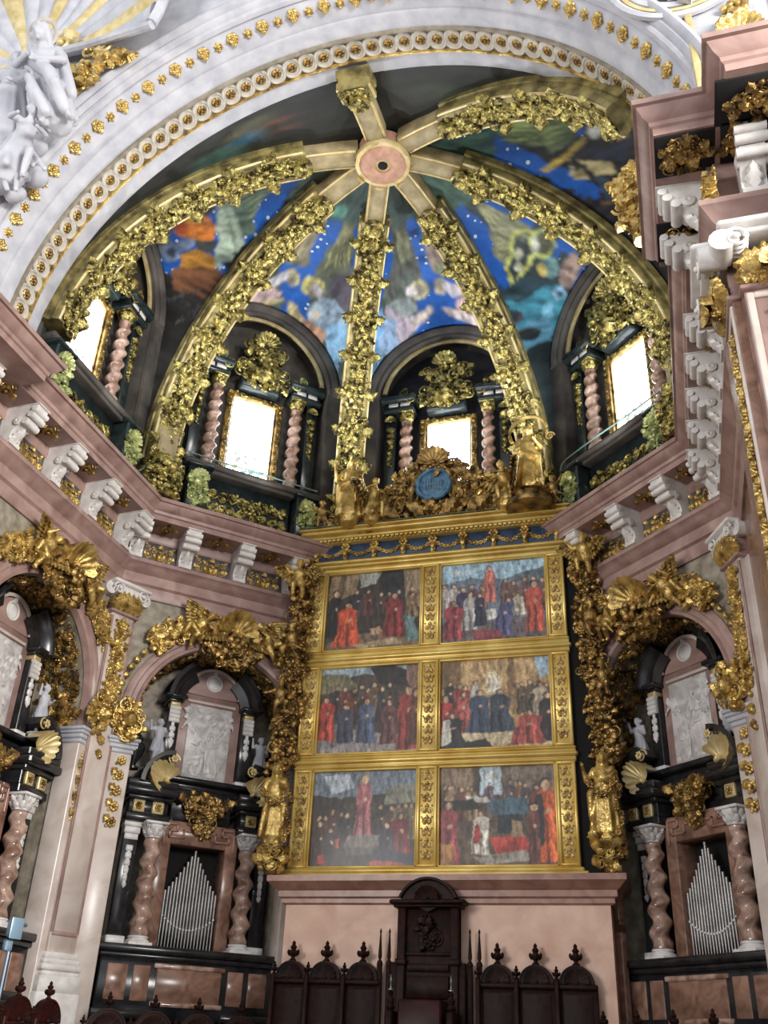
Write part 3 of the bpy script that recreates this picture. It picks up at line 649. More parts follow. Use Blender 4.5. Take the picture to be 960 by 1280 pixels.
  ((192,172,98),[(-0.91,13.82),(-0.98,13.76),(-1.04,13.72),(-1.08,13.72),(-1.1,13.75),(-1.09,13.81),(-1.06,13.89),(-1,13.97),(-0.94,14.04),(-0.88,14.08),(-0.83,14.08),(-0.81,14.04),(-0.82,13.98),(-0.86,13.9)]),
  ((152,194,220),[(-1.16,13.05),(-1.22,12.99),(-1.27,12.96),(-1.32,12.97),(-1.34,13.02),(-1.34,13.09),(-1.32,13.18),(-1.27,13.26),(-1.22,13.32),(-1.16,13.35),(-1.11,13.34),(-1.09,13.29),(-1.08,13.21),(-1.11,13.13)]),
  ((70,120,150),[(-1.19,13.1),(-1.21,13.08),(-1.24,13.07),(-1.26,13.07),(-1.27,13.1),(-1.27,13.13),(-1.26,13.17),(-1.24,13.21),(-1.22,13.24),(-1.19,13.25),(-1.17,13.24),(-1.16,13.21),(-1.16,13.18),(-1.17,13.14)]),
  ((120,180,206),[(-1.52,12.81),(-1.58,12.72),(-1.63,12.66),(-1.66,12.65),(-1.67,12.69),(-1.66,12.77),(-1.62,12.88),(-1.58,12.99),(-1.52,13.08),(-1.47,13.14),(-1.43,13.14),(-1.41,13.1),(-1.42,13.02),(-1.46,12.92)]),
  ((110,170,200),[(-1.7,12.85),(-1.66,12.64),(-1.92,12.05),(-1.87,12.28)]),
  ((106,90,104),[(-1.63,13.21),(-1.67,13),(-1.82,12.46),(-1.79,12.6)]),
  ((154,130,122),[(-1.02,13.48),(-0.58,13.78),(-0.24,13.84),(-0.4,13.52),(-0.76,13.26),(-1.07,13.11),(-1.08,13.33)]),
  ((196,170,150),[(-0.91,13.45),(-0.67,13.6),(-0.4,13.74),(-0.41,13.77),(-0.67,13.63),(-0.91,13.48)]),
  ((196,170,150),[(-0.9,13.39),(-0.67,13.54),(-0.42,13.67),(-0.43,13.7),(-0.67,13.56),(-0.9,13.41)]),
  ((196,170,150),[(-0.89,13.32),(-0.67,13.47),(-0.44,13.61),(-0.45,13.63),(-0.68,13.49),(-0.89,13.35)]),
  ((196,170,150),[(-0.88,13.25),(-0.68,13.4),(-0.46,13.54),(-0.47,13.56),(-0.68,13.43),(-0.88,13.28)]),
 ],
 'W5': [
  ((66,100,90),[(-0.19,17.62),(0.35,16.3),(-0.09,16.17),(-0.69,16.04),(-0.45,16.85)]),
  ((30,92,178),[(-0.27,16.22),(-0.54,15.85),(-0.86,15.18),(-1.02,14.92),(-1.03,14.8),(-1.42,13.82),(-1.5,13.65),(-1.51,13.66),(-1.3,14.38),(-0.98,15.32),(-0.73,16.01)]),
  ((30,92,178),[(0.04,16.09),(0.07,15.67),(-0.12,15.65),(-0.1,16.07)]),
  ((30,92,178),[(-0,15.55),(0.11,15.28),(-0.13,15.27),(-0.1,15.53)]),
  ((30,92,178),[(-0.39,14.92),(-0.36,14.78),(-0.65,14.64),(-0.62,14.81)]),
  ((104,122,84),[(-0.01,16.15),(-0.04,15.59),(0.02,15.26),(-0.09,15.07),(-0.46,14.88),(-0.7,14.88),(-0.83,15.07),(-0.68,15.27),(-0.55,15.84),(-0.29,16.14)]),
  ((172,182,112),[(-0.13,16.13),(-0.17,15.85),(-0.2,15.56),(-0.17,15.57),(-0.14,15.85),(-0.1,16.14)]),
  ((172,182,112),[(-0.21,16.11),(-0.26,15.82),(-0.31,15.53),(-0.28,15.53),(-0.23,15.83),(-0.18,16.12)]),
  ((172,182,112),[(-0.29,16.09),(-0.35,15.79),(-0.41,15.49),(-0.38,15.49),(-0.32,15.8),(-0.26,16.1)]),
  ((172,182,112),[(-0.36,16.07),(-0.44,15.75),(-0.51,15.44),(-0.49,15.45),(-0.41,15.76),(-0.33,16.07)]),
  ((172,182,112),[(-0.44,16.04),(-0.52,15.71),(-0.61,15.39),(-0.58,15.4),(-0.5,15.72),(-0.41,16.04)]),
  ((160,168,104),[(-0.19,15.55),(-0.17,15.41),(-0.16,15.26),(-0.12,15.27),(-0.14,15.42),(-0.16,15.56)]),
  ((160,168,104),[(-0.33,15.49),(-0.3,15.34),(-0.28,15.19),(-0.25,15.2),(-0.27,15.35),(-0.29,15.5)]),
  ((160,168,104),[(-0.46,15.42),(-0.43,15.27),(-0.4,15.12),(-0.37,15.13),(-0.4,15.29),(-0.43,15.44)]),
  ((160,168,104),[(-0.58,15.34),(-0.55,15.19),(-0.52,15.04),(-0.49,15.05),(-0.52,15.21),(-0.55,15.36)]),
  ((160,168,104),[(-0.7,15.25),(-0.66,15.1),(-0.63,14.95),(-0.6,14.96),(-0.64,15.12),(-0.67,15.28)]),
  ((52,48,42),[(-0.47,14.42),(-0.57,14.41),(-0.64,14.44),(-0.67,14.51),(-0.65,14.6),(-0.59,14.7),(-0.49,14.78),(-0.38,14.82),(-0.27,14.81),(-0.2,14.77),(-0.16,14.69),(-0.18,14.6),(-0.25,14.52),(-0.35,14.45)]),
  ((200,200,190),[(-0.56,14.39),(-0.65,14.38),(-0.71,14.4),(-0.73,14.44),(-0.72,14.5),(-0.67,14.57),(-0.6,14.63),(-0.5,14.67),(-0.41,14.67),(-0.34,14.65),(-0.31,14.6),(-0.32,14.54),(-0.38,14.48),(-0.46,14.43)]),
  ((178,150,92),[(-0.56,14.27),(-0.49,14.15),(-0.82,13.88),(-0.84,14.17)]),
  ((44,50,70),[(-0.79,14.65),(-0.96,14.17),(-0.79,13.89),(-1.2,13.7),(-1.11,14.17)]),
  ((184,162,80),[(-1.08,14.97),(-0.96,14.79),(-0.74,14.58),(-0.66,14.68),(-0.88,14.9),(-1.01,15.09)]),
  ((208,198,166),[(-0.85,14.91),(-1.05,14.64),(-1.2,14.33),(-1.16,14.51)]),
  ((192,178,130),[(-0.99,14.6),(-1.16,14.01),(-1.32,13.73),(-1.29,14.04)]),
  ((186,168,120),[(-1.07,14.64),(-1.2,14.26),(-1.29,14.13),(-1.24,14.35)]),
  ((60,84,104),[(-1.3,14.07),(-1.4,13.58),(-1.64,13.08),(-1.53,13.56)]),
  ((122,86,62),[(-1.52,13.61),(-1.67,13.04),(-1.73,12.82),(-1.6,13.35)]),
 ],
}
# ------------------------------------------------------------------ plan of the apse
XC, YK, AP = -4.34, 12.94, 5.95
WK = {'W1': 180, 'W2': 135, 'W3': 90, 'W4': 45, 'W5': 0}
def wp(w, s=0.0, z=0.0, off=0.0):
    a = math.radians(WK[w]); o = (math.cos(a), math.sin(a)); t = (math.sin(a), -math.cos(a))
    return (XC + o[0] * (AP - off) + t[0] * s, YK + o[1] * (AP - off) + t[1] * s, z)
def rz(w): return math.radians(WK[w] - 90)
WHERE = {'W1': 'the side wall nearest the tall pilaster', 'W2': 'the angled wall left of the altarpiece', 'W3': 'the wall behind the altarpiece',
         'W4': 'the angled wall right of the altarpiece', 'W5': 'the side wall by the dark right pier'}
ZC = 11.4          # top of the stone cornice

# floor and lower walls
mb = MB(); mb.box(-30, 26, -12, 24, -.2, 0); struct('floor', mb, 'floor')

def wall_arch(mb, x0, x1, z0, z1, R, zc, yf, yb, n=28, cx=0.0):
    "front face at yf from x0..x1, pierced by a round arch; reveals run back to yb"
    pts = [(cx - R, z0)] + [(cx - R * math.cos(PI * i / n), zc + R * math.sin(PI * i / n)) for i in range(n + 1)] + [(cx + R, z0)]
    V = []; F = []
    for (x, z) in pts: V += [(x, yf, z), (x, yb, z)]
    for i in range(len(pts) - 1): F.append((2 * i, 2 * i + 1, 2 * i + 3, 2 * i + 2))
    mb.add(V, F)
    mb.add([(x0, yf, z0), (cx - R, yf, z0), (cx - R, yf, zc), (x0, yf, zc)], [(0, 1, 2, 3)])
    mb.add([(cx + R, yf, z0), (x1, yf, z0), (x1, yf, zc), (cx + R, yf, zc)], [(0, 1, 2, 3)])
    V = [(x0, yf, zc), (x0, yf, z1)]; F = []; k = 2
    arc = pts[1:-1]
    for i, (x, z) in enumerate(arc): V += [(x, yf, z), (x, yf, z1)]
    V += [(x1, yf, zc), (x1, yf, z1)]
    for i in range(len(arc) + 1): F.append((2 * i, 2 * i + 2, 2 * i + 3, 2 * i + 1))
    mb.add(V, F)

NICHE_S = {'W1': .42, 'W2': .0, 'W4': .12}
HS = AP * math.tan(math.radians(22.5))
walls = {'W1': 'wall_left', 'W2': 'wall_left_angled', 'W4': 'wall_right_angled'}
for w in ('W1', 'W2', 'W4'):
    mb = MB(); c = NICHE_S[w]
    wall_arch(mb, -HS - (3.2 if w == 'W1' else 0), HS, 0, 11.3, 1.68, 7.1, 0.0, 1.12, 32, c)
    struct(walls[w], mb, 'stone', wp(w), rz(w), 30)
    mb = MB(); mb.box(c - 1.75, c + 1.75, 1.1, 1.3, 0, 9.2)
    struct(walls[w] + '_niche', mb, 'niche', wp(w), rz(w))
mb = MB(); mb.box(-HS, HS, 0, .25, 0, 11.3); struct('wall_back', mb, 'stone', wp('W3'), rz('W3'))
mb = MB(); mb.box(-HS, HS + 1.2, 0, .25, 0, 11.3); struct('wall_right', mb, 'brownmarble', wp('W5'), rz('W5'))

# ------------------------------------------------------------------ entablature all round
PATH = [(-9.84, 3.0), (-9.84, 9.85), (-10.29, 9.85), (-10.29, 15.405), (-6.805, 18.89), (-1.875, 18.89), (1.61, 15.405), (1.61, 9.5), (1.28, 9.5), (1.28, 8.72), (2.06, 8.72), (2.06, 8.05), (7.0, 8.05)]
PROF = [(-.02, 9.5), (.05, 9.5), (.07, 9.56), (.07, 9.74), (.12, 9.78), (.12, 9.98), (.15, 10.0), (.22, 10.1), (.27, 10.16), (.29, 10.17), (.29, 10.25), (.05, 10.27), (.05, 10.72), (.09, 10.74), (.12, 10.8), (.12, 10.95),
        (.70, 10.97), (.70, 11.08), (.73, 11.1), (.74, 11.16), (.80, 11.2), (.85, 11.29), (.86, 11.31), (.90, 11.32), (.90, 11.4), (-.02, 11.42)]
mb = MB(); mb.sweep(PROF, PATH); struct('trim_cornice', mb, 'pink', ang=30)

def corbel_mesh():
    mb = MB(); W = .14
    side = [(0, 0), (0, .72), (-.64, .72), (-.66, .70), (-.66, .64), (-.60, .61), (-.62, .52), (-.53, .48), (-.54, .39), (-.44, .34), (-.33, .31), (-.26, .22), (-.24, .1), (-.27, .06), (-.27, 0)]
    n = len(side)
    V = [(-W, y, z) for y, z in side] + [(W, y, z) for y, z in side]
    F = [tuple(range(n)), tuple(range(2 * n - 1, n - 1, -1))] + [(i, (i + 1) % n + 0, (i + 1) % n + n, i + n) for i in range(n)]
    mb.add(V, F)
    for y, z, r in ((-.63, .61, .055), (-.58, .50, .06), (-.49, .38, .065)):
        mb.tube([(-W - .035, y, z), (W + .035, y, z)], r, 10)
    for s in (-1, 1):
        mb.lathe([(.0, 0), (.085, 0), (.085, .03), (.03, .045), (0, .03)], 12, (0, 0, 0))
        K = mb.v.pop(); mb.n -= len(K)
        K = np.stack([s * (W + .0 + K[:, 2]), -.35 + K[:, 0], .40 + K[:, 1]], -1); mb.v.append(K); mb.n += len(K)
    mb.box(-W - .02, W + .02, -.70, 0, .70, .72)
    # acanthus tongue lying down the front
    def fn(u, v, d): return np.stack([u, -.24 - d * .6 - np.maximum(0, v - .05) * .55, .06 + v], -1)
    mb.stamp(LEAF2, fn, 0, -.02, .3, 0, 0, sx=.8)
    return mb.mesh('corbel', 38)
CORB = corbel_mesh()
CB = {'W1': [-3.0, -1.75, -.5, .75, 1.98], 'W2': [-2.3, -1.25, -.05, 1.15], 'W4': [-1.12, .12, 1.34, 2.28], 'W5': [-2.05, -1.15, -.25, .65, 1.55]}
ORD = ['first', 'second', 'third', 'fourth', 'fifth', 'sixth']
def nth(i, n):
    return ORD[i]
SIDE = {'W1': 'from the white arch, left of the tall pilaster', 'W2': 'from the tall pilaster towards the altarpiece',
        'W4': 'from the altarpiece towards the dark pier', 'W5': 'on the side wall leading to the dark pier'}
rs = random.Random(11)
def frieze_mesh(w):
    mb = MB(); fn = plane_map(0, -.075, .0)
    for s in (-1, 1):
        for (u, v, sc, an, fl) in ((.17, .27, .075, .8, 1), (.34, .31, .06, -.6, -1), (.30, .14, .065, 2.4, -1), (.14, .10, .05, -1.8, 1), (.42, .2, .045, 1.2, 1)):
            K = (VOL[0] * np.array([s * fl, 1, 1]), VOL[1]); mb.stamp(K, fn, s * w * u, v, sc, an * s)
        for (u, v, sc, an) in ((.06, .08, .17, .7), (.24, .2, .14, 1.9), (.4, .1, .13, .3), (.1, .34, .12, 2.2), (.36, .38, .1, 1.3)): mb.stamp(LEAF, fn, s * w * u, v, sc, -s * an)
        mb.tube([(s * w * (.02 + .09 * q), -.085, .06 + .3 * abs(math.sin(q * .75))) for q in range(6)], .012, 5)
    mb.stamp(FLOW, fn, 0, .22, .07, 0, .02); mb.stamp(SHELL, fn, 0, .34, .07, 0, .02); mb.stamp(LEAF2, fn, 0, .02, .18, 0, .01)
    for k in range(10): mb.stamp(BALL, fn, (k / 9 - .5) * w * .9, .02 + .02 * (k % 2), .02)
    return mb.mesh('scrollwork', 60)
FRZ = frieze_mesh(.8)
gm = MB(); gm.box(-.42, .42, -.075, -.05, 0, .45, .008); FRG = gm.mesh('ground')
rm = MB(); fnr = lambda u, v, d: np.stack([u, v, -d], -1)
rm.stamp(FLOW, fnr, 0, 0, .14); rm.stamp(LEAF, fnr, .1, 0, .16, -PI / 2); rm.stamp(LEAF, fnr, -.1, 0, .16, PI / 2); rm.stamp(LEAF, fnr, 0, .1, .14, 0); rm.stamp(LEAF, fnr, 0, -.1, .14, PI)
ROSM = rm.mesh('rosette', 60)
for w in ('W1', 'W2', 'W4', 'W5'):
    L = CB[w]
    for i, s in enumerate(L):
        o = link('marble_corbel', CORB, 'wmarble'); o.location = wp(w, s, 10.25, .05); o.rotation_euler = (0, 0, rz(w))
        tag(o, '%s white scrolled corbel under the cornice, %s' % (nth(i, len(L)), SIDE[w]), 'corbel', 'white marble corbels under the stone cornice')
    for i in range(len(L) - 1):
        s = (L[i] + L[i + 1]) / 2; sc = min(1.0, (L[i + 1] - L[i] - .3) / .86)
        t = thing('frieze_panel', '%s gilded frieze panel between corbels, %s' % (nth(i, len(L)), SIDE[w]), 'ornament', wp(w, s, 10.27, .05), rz(w), 'gilded scroll panels in the frieze')
        t.scale = (sc, 1, 1)
        link('ground', FRG, 'slate', t, 'blue-grey ground'); link('scrollwork', FRZ, 'gold', t)
        o = link('soffit_rosette', ROSM, 'darkgold'); o.location = wp(w, s, 10.965, .42); o.rotation_euler = (0, 0, rz(w))
        tag(o, '%s gilded rosette under the cornice, %s' % (nth(i, len(L)), SIDE[w]), 'rosette', 'gilded rosettes under the cornice')

# ------------------------------------------------------------------ vault
ZS, RA, RB = 12.4, 5.65, 5.16
def ell(ph, d=0.0):
    ph = np.asarray(ph, float)
    r = RA * np.cos(ph); z = ZS + RB * np.sin(ph)
    nx, nz = -RB * np.cos(ph), -RA * np.sin(ph); q = np.hypot(nx, nz)
    return r + d * nx / q, z + d * nz / q
PHI = np.linspace(0, PI / 2, 200); er, ez = ell(PHI)
ARC = np.concatenate([[0], np.cumsum(np.hypot(np.diff(er), np.diff(ez)))])
RIB_LEN = ARC[-1] + 1.0
def rib_map(u, v, d):
    u = np.asarray(u, float); v = np.asarray(v, float); d = np.asarray(d, float) + 0 * u
    ph = np.interp(u - 1.0, ARC, PHI)
    r, z = ell(ph, d); low = u < 1.0
    r = np.where(low, RA - d, r); z = np.where(low, 11.4 + u, z)
    return np.stack([v + 0 * u, r, z], -1)
def swept(mb, prof, u0, u1, n, fn):
    k = len(prof); V = []
    for i in range(n + 1):
        u = u0 + (u1 - u0) * i / n
        V.append(fn(np.full(k, u), np.array([p[0] for p in prof]), np.array([p[1] for p in prof])))
    F = [(i * k + j, i * k + j + 1, (i + 1) * k + j + 1, (i + 1) * k + j) for i in range(n) for j in range(k - 1)]
    F += [tuple(range(k)), tuple(n * k + j for j in range(k - 1, -1, -1))]
    mb.add(np.concatenate(V), F)
U_OPEN = float(np.interp(math.acos(1.55 / RA), PHI, ARC)) + 1.0
def rib_parts(u0=0.0, seed=3):
    out = []
    rs = random.Random(seed)
    a = MB(); swept(a, [(-.33, -.45), (-.33, -.30), (-.29, -.28), (-.29, -.20), (-.33, -.18), (-.33, -.06), (-.27, 0), (-.19, .015), (-.19, -.02), (.19, -.02), (.19, .015), (.27, 0), (.33, -.06), (.33, -.18), (.29, -.2), (.29, -.28), (.33, -.30), (.33, -.45)], u0, U_OPEN, 50, rib_map)
    b = MB(); swept(b, [(-.2, -.4), (-.2, -.08), (-.13, 0), (-.08, .04), (.08, .04), (.13, 0), (.2, -.08), (.2, -.4)], U_OPEN - .02, RIB_LEN - .5, 16, rib_map)
    g = MB()
    candelabra(g, lambda u, v, d: rib_map(v, u, d), u0 + .05, U_OPEN - .1, 0, .5, rs, -.01, .30)
    for k in range(int((U_OPEN - u0) * 34)):
        q = k % 5; g.stamp(BALL if q < 2 else FLOW if q == 2 else VOL if q == 3 else LEAF, lambda u, v, d: rib_map(v, u, d), rs.choice((-1, 1)) * rs.uniform(.0, .3), u0 + rs.random() * (U_OPEN - u0 - .15), rs.uniform(.03, .05) if q < 2 else rs.uniform(.06, .1) if q < 4 else rs.uniform(.12, .2), rs.random() * 6, rs.uniform(0, .04))
    for k in range(int((U_OPEN - u0) * 1.15)):
        v = u0 + .4 + k / 1.15
        if v < U_OPEN - .2:
            for s in (-1, 1): g.stamp(LEAF2, lambda u, v, d: rib_map(v, u, d), s * .2, v, .34, -s * 1.2, -.02)
    e = MB()
    for s in (-1, 1):
        u = np.linspace(U_OPEN - .3, RIB_LEN - .55, 16); e.tube(rib_map(u, np.full(16, s * .19), np.full(16, -.05)), .03, 5)
        u = np.linspace(u0, U_OPEN - .05, 40); e.tube(rib_map(u, np.full(40, s * .31), np.full(40, -.035)), .03, 5)
    sc = MB()
    for s in (-1, 1):
        sc.stamp(SHELL, lambda u, v, d: rib_map(v, u, d), s * .0, U_OPEN - .08, .2, 0 if s > 0 else PI, 0)
    return [('rib_moulding', a, 'ribside'), ('bare_rib', b, 'rib'), ('carving', g, 'oldgold'), ('gilt_edge', e, 'shellgold'), ('collar', sc, 'oldgold')]
RLAB = {195.0: 'gilded vault rib running from the keystone towards the left of the white arch', 157.5: 'gilded vault rib coming down above the tall pilaster, left of two windows',
        112.5: 'gilded vault rib coming down to the statue at the left end of the crest', 67.5: 'gilded vault rib coming down to the statue with a gilt halo',
        22.5: 'gilded vault rib coming down beside the rightmost window', -23.0: 'gilded vault rib running from the keystone to the white arch on the right'}
for ang, rend in ((195.0, 5.62), (-23.0, 4.95)):
    rib_lab = RLAB.pop(ang)
    u = thing('vault_rib', rib_lab, 'rib', (XC, YK, 0), math.radians(ang) - PI / 2, 'gilded ribs of the vault')
    uc = float(np.interp(math.acos(rend / RA), PHI, ARC)) + 1.0
    for nm, m_, mt in rib_parts(uc, 9): part(nm, m_, mt, u, 'bare painted rib near the keystone' if nm == 'bare_rib' else None, 50)
proto = None
for ang, lab in RLAB.items():
    a = math.radians(ang)
    if proto is None:
        proto = thing('vault_rib', lab, 'rib', (XC, YK, 0), a - PI / 2, 'gilded ribs of the vault')
        for nm, m_, mt in rib_parts(): part(nm, m_, mt, proto, 'bare painted rib near the keystone' if nm == 'bare_rib' else None, 50)
    else: dup(proto, lab, (XC, YK, 0), a - PI / 2)
u = thing('vault_rib', 'short vault rib running up from the keystone to the crown of the white arch', 'rib', (XC, YK, 0), -PI, 'gilded ribs of the vault')
uc = float(np.interp(math.acos(1.98 / RA), PHI, ARC)) + 1.0
for nm, m_, mt in rib_parts(uc, 5): part(nm, m_, mt, u, None, 50)

# keystone
t = thing('keystone', 'round pink keystone with a dark hole where the vault ribs meet', 'keystone', (XC, YK, 17.35))
mb = MB(); mb.lathe([(.16, .28), (.16, .02), (.2, 0), (.40, 0), (.46, .03), (.5, .1), (.52, .5)], 32); part('boss', mb, 'bosspink', t)
mb = MB(); mb.lathe([(0, 0.1), (.1, .1), (.1, .04), (.07, .02), (.0, .02)], 12); part('hole', mb, 'dark', t, 'dark bell-rope hole')
mb = MB(); mb.lathe([(.5, .06), (.56, .06), (.58, .12), (.56, .2), (.5, .2)], 32); part('rim', mb, 'shellgold', t, 'yellow rim')
for k in (22.5, 67.5, 112.5, 157.5, 202.5, 270, -22.5):
    a = math.radians(k); m2 = MB(); fnk = lambda u, v, d: np.stack([.58 * math.cos(a) - u * math.sin(a), .58 * math.sin(a) + u * math.cos(a), -.02 + v - d * .1 + .0], -1)
    m2.stamp(LEAF, fnk, 0, -.02, .2, 0, .1); part('leaf_clasp', m2, 'shellgold', t)

# webs
EA, EB = 6.03, 5.55
WR, WZ, WH = 2.05, 15.9, 2.05      # wall arch of each window bay
def web_half(sgn, ang_rib=22.5, n=84, m=30):
    """local frame of the bay: x along the wall, y outward, from the keystone axis; rows of equal height"""
    V = []
    for i in range(n + 1):
        h = i / n
        z = 11.4 + (17.95 - 11.4) * (1 - (1 - h) ** 1.7)
        q = max(0.0, min(1.0, (z - ZS) / EB)); r = EA * math.sqrt(max(0, 1 - q * q)) if z > ZS else EA
        A = (sgn * r * math.sin(math.radians(ang_rib)), r * math.cos(math.radians(ang_rib)))
        s = WR if z <= WZ else math.sqrt(max(0, WR ** 2 - min(WR, z - WZ) ** 2)) if z - WZ < WR else 0
        B = (sgn * s, AP - .14)
        for j in range(m + 1):
            f = j / m
            V.append((A[0] + (B[0] - A[0]) * f, A[1] + (B[1] - A[1]) * f, z + .10 * math.sin(PI * f) * h))
    F = [(i * (m + 1) + j, i * (m + 1) + j + 1, (i + 1) * (m + 1) + j + 1, (i + 1) * (m + 1) + j) for i in range(n) for j in range(m)]
    return V, F
def in_poly(px, py, poly):
    ins = np.zeros(len(px), bool); n = len(poly); j = n - 1
    for i in range(n):
        xi, yi = poly[i]; xj, yj = poly[j]
        c = ((yi > py) != (yj > py)) & (px < (xj - xi) * (py - yi) / (yj - yi + 1e-12) + xi)
        ins ^= c; j = i
    return ins
def vnoise(x, y, seed):
    g = np.random.RandomState(seed).rand(64, 64); xi = np.floor(x).astype(int); yi = np.floor(y).astype(int); fx = x - xi; fy = y - yi
    fx = fx * fx * (3 - 2 * fx); fy = fy * fy * (3 - 2 * fy); a = lambda i, j: g[(xi + i) % 64, (yi + j) % 64]
    return (a(0, 0) * (1 - fx) + a(1, 0) * fx) * (1 - fy) + (a(0, 1) * (1 - fx) + a(1, 1) * fx) * fy
def pigment(me, base, alpha0, shapes, coords, blocks=(), passes=1, wob=(.05, 5.0), seed=1):
    n = len(me.vertices); col = np.empty((n, 4)); col[:, :3] = lin(base)[:3]; col[:, 3] = alpha0
    px, py = coords; am, fr = wob
    px, py = (px + am * (vnoise(px * fr, py * fr, seed) - .5) * 2 + am * .5 * (vnoise(px * fr * 3, py * fr * 3, seed + 1) - .5) * 2, py + am * (vnoise(px * fr + 9, py * fr + 5, seed + 2) - .5) * 2 + am * .5 * (vnoise(px * fr * 3, py * fr * 3, seed + 3) - .5) * 2)
    for (c, poly) in shapes:
        mk = in_poly(px, py, poly); col[mk, :3] = lin(c)[:3]; col[mk, 3] = 1.0 if c in (SKY,) else 0.0
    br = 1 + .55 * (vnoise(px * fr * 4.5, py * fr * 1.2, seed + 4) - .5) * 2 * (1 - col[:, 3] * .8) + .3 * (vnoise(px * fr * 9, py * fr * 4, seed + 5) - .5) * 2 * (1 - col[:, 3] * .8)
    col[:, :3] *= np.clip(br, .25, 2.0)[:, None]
    for (st, R_, C_) in blocks:
        g = col[st:st + R_ * C_].reshape(R_, C_, 4)
        for _ in range(passes):
            p = np.pad(g, ((1, 1), (1, 1), (0, 0)), 'edge'); g = (p[:-2, 1:-1] + p[2:, 1:-1] + 2 * p[1:-1, 1:-1]) / 4
            p = np.pad(g, ((1, 1), (1, 1), (0, 0)), 'edge'); g = (p[1:-1, :-2] + p[1:-1, 2:] + 2 * p[1:-1, 1:-1]) / 4
        col[st:st + R_ * C_] = g.reshape(-1, 4)
    at = me.color_attributes.new('pigment', 'FLOAT_COLOR', 'POINT'); at.data.foreach_set('color', col.ravel())
SKY = (30, 92, 178)
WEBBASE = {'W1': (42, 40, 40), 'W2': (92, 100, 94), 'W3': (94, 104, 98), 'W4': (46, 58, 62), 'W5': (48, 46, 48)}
WEBNAME = {'W1': 'ceiling_left', 'W2': 'ceiling_left_angled', 'W3': 'ceiling_back', 'W4': 'ceiling_right_angled', 'W5': 'ceiling_right'}
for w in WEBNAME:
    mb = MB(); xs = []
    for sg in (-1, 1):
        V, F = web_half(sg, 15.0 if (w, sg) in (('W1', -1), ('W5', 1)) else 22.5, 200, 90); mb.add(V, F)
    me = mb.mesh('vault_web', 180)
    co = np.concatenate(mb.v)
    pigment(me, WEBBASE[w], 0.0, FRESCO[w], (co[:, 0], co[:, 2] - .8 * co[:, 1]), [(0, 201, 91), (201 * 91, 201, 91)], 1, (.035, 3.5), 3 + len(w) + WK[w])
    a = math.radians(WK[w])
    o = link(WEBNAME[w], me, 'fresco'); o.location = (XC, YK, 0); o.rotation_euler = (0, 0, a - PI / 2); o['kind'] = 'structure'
# two dark webs between the keystone and the white arch
YARC, RAR, ZAR = 11.06, 5.78, 12.0
for sg, nm in ((-1, 'ceiling_front_left'), (1, 'ceiling_front_right')):
    mb = MB(); V = []; n, m = 60, 40
    for i in range(n + 1):
        z = 11.4 + (17.95 - 11.4) * (1 - (1 - i / n) ** 1.7)
        q = max(0.0, min(1.0, (z - ZS) / EB)); r = EA * math.sqrt(max(0, 1 - q * q)) if z > ZS else EA
        A = (sg * r * math.cos(math.radians(15)), -r * math.sin(math.radians(15)))
        s = RAR if z <= ZAR else math.sqrt(max(0, RAR ** 2 - min(RAR, z - ZAR) ** 2))
        B = (sg * (s + .06), YARC - YK)
        for j in range(m + 1):
            f = j / m; V.append((A[0] + (B[0] - A[0]) * f, A[1] + (B[1] - A[1]) * f, z))
    mb.add(V, [(i * (m + 1) + j, i * (m + 1) + j + 1, (i + 1) * (m + 1) + j + 1, (i + 1) * (m + 1) + j) for i in range(n) for j in range(m)])
    me = mb.mesh('vault_web', 180); co = np.concatenate(mb.v)
    sh = []
    if sg < 0:
        E_ = lambda cx, cy, rx, ry: [(cx + rx * math.cos(t), cy + ry * math.sin(t)) for t in np.linspace(0, 6.28, 14)[:-1]]
        sh = [((96, 90, 60), E_(-2.3, -1.5, .34, .26)), ((58, 62, 56), E_(-2.33, -1.52, .26, .18)), ((40, 84, 110), E_(-2.45, -1.3, .25, .12)), ((130, 66, 50), [(-1.75, -1.45), (-1.55, -1.35), (-1.62, -1.15), (-1.7, -1.2)]), ((52, 78, 70), E_(-3.1, -1.2, .5, .3))]
    else: sh = [((70, 78, 66), [(1.2, -1.4), (2.2, -1.2), (2.0, -.9), (1.3, -1.1)]), ((64, 56, 48), [(2.4, -1.3), (3.2, -1.2), (3.0, -.8)])]
    pigment(me, (38, 40, 38), 0.0, sh, (co[:, 0], co[:, 1]), [(0, 61, 41)], 2)
    o = link(nm, me, 'fresco'); o.location = (XC, YK, 0); o['kind'] = 'structure'

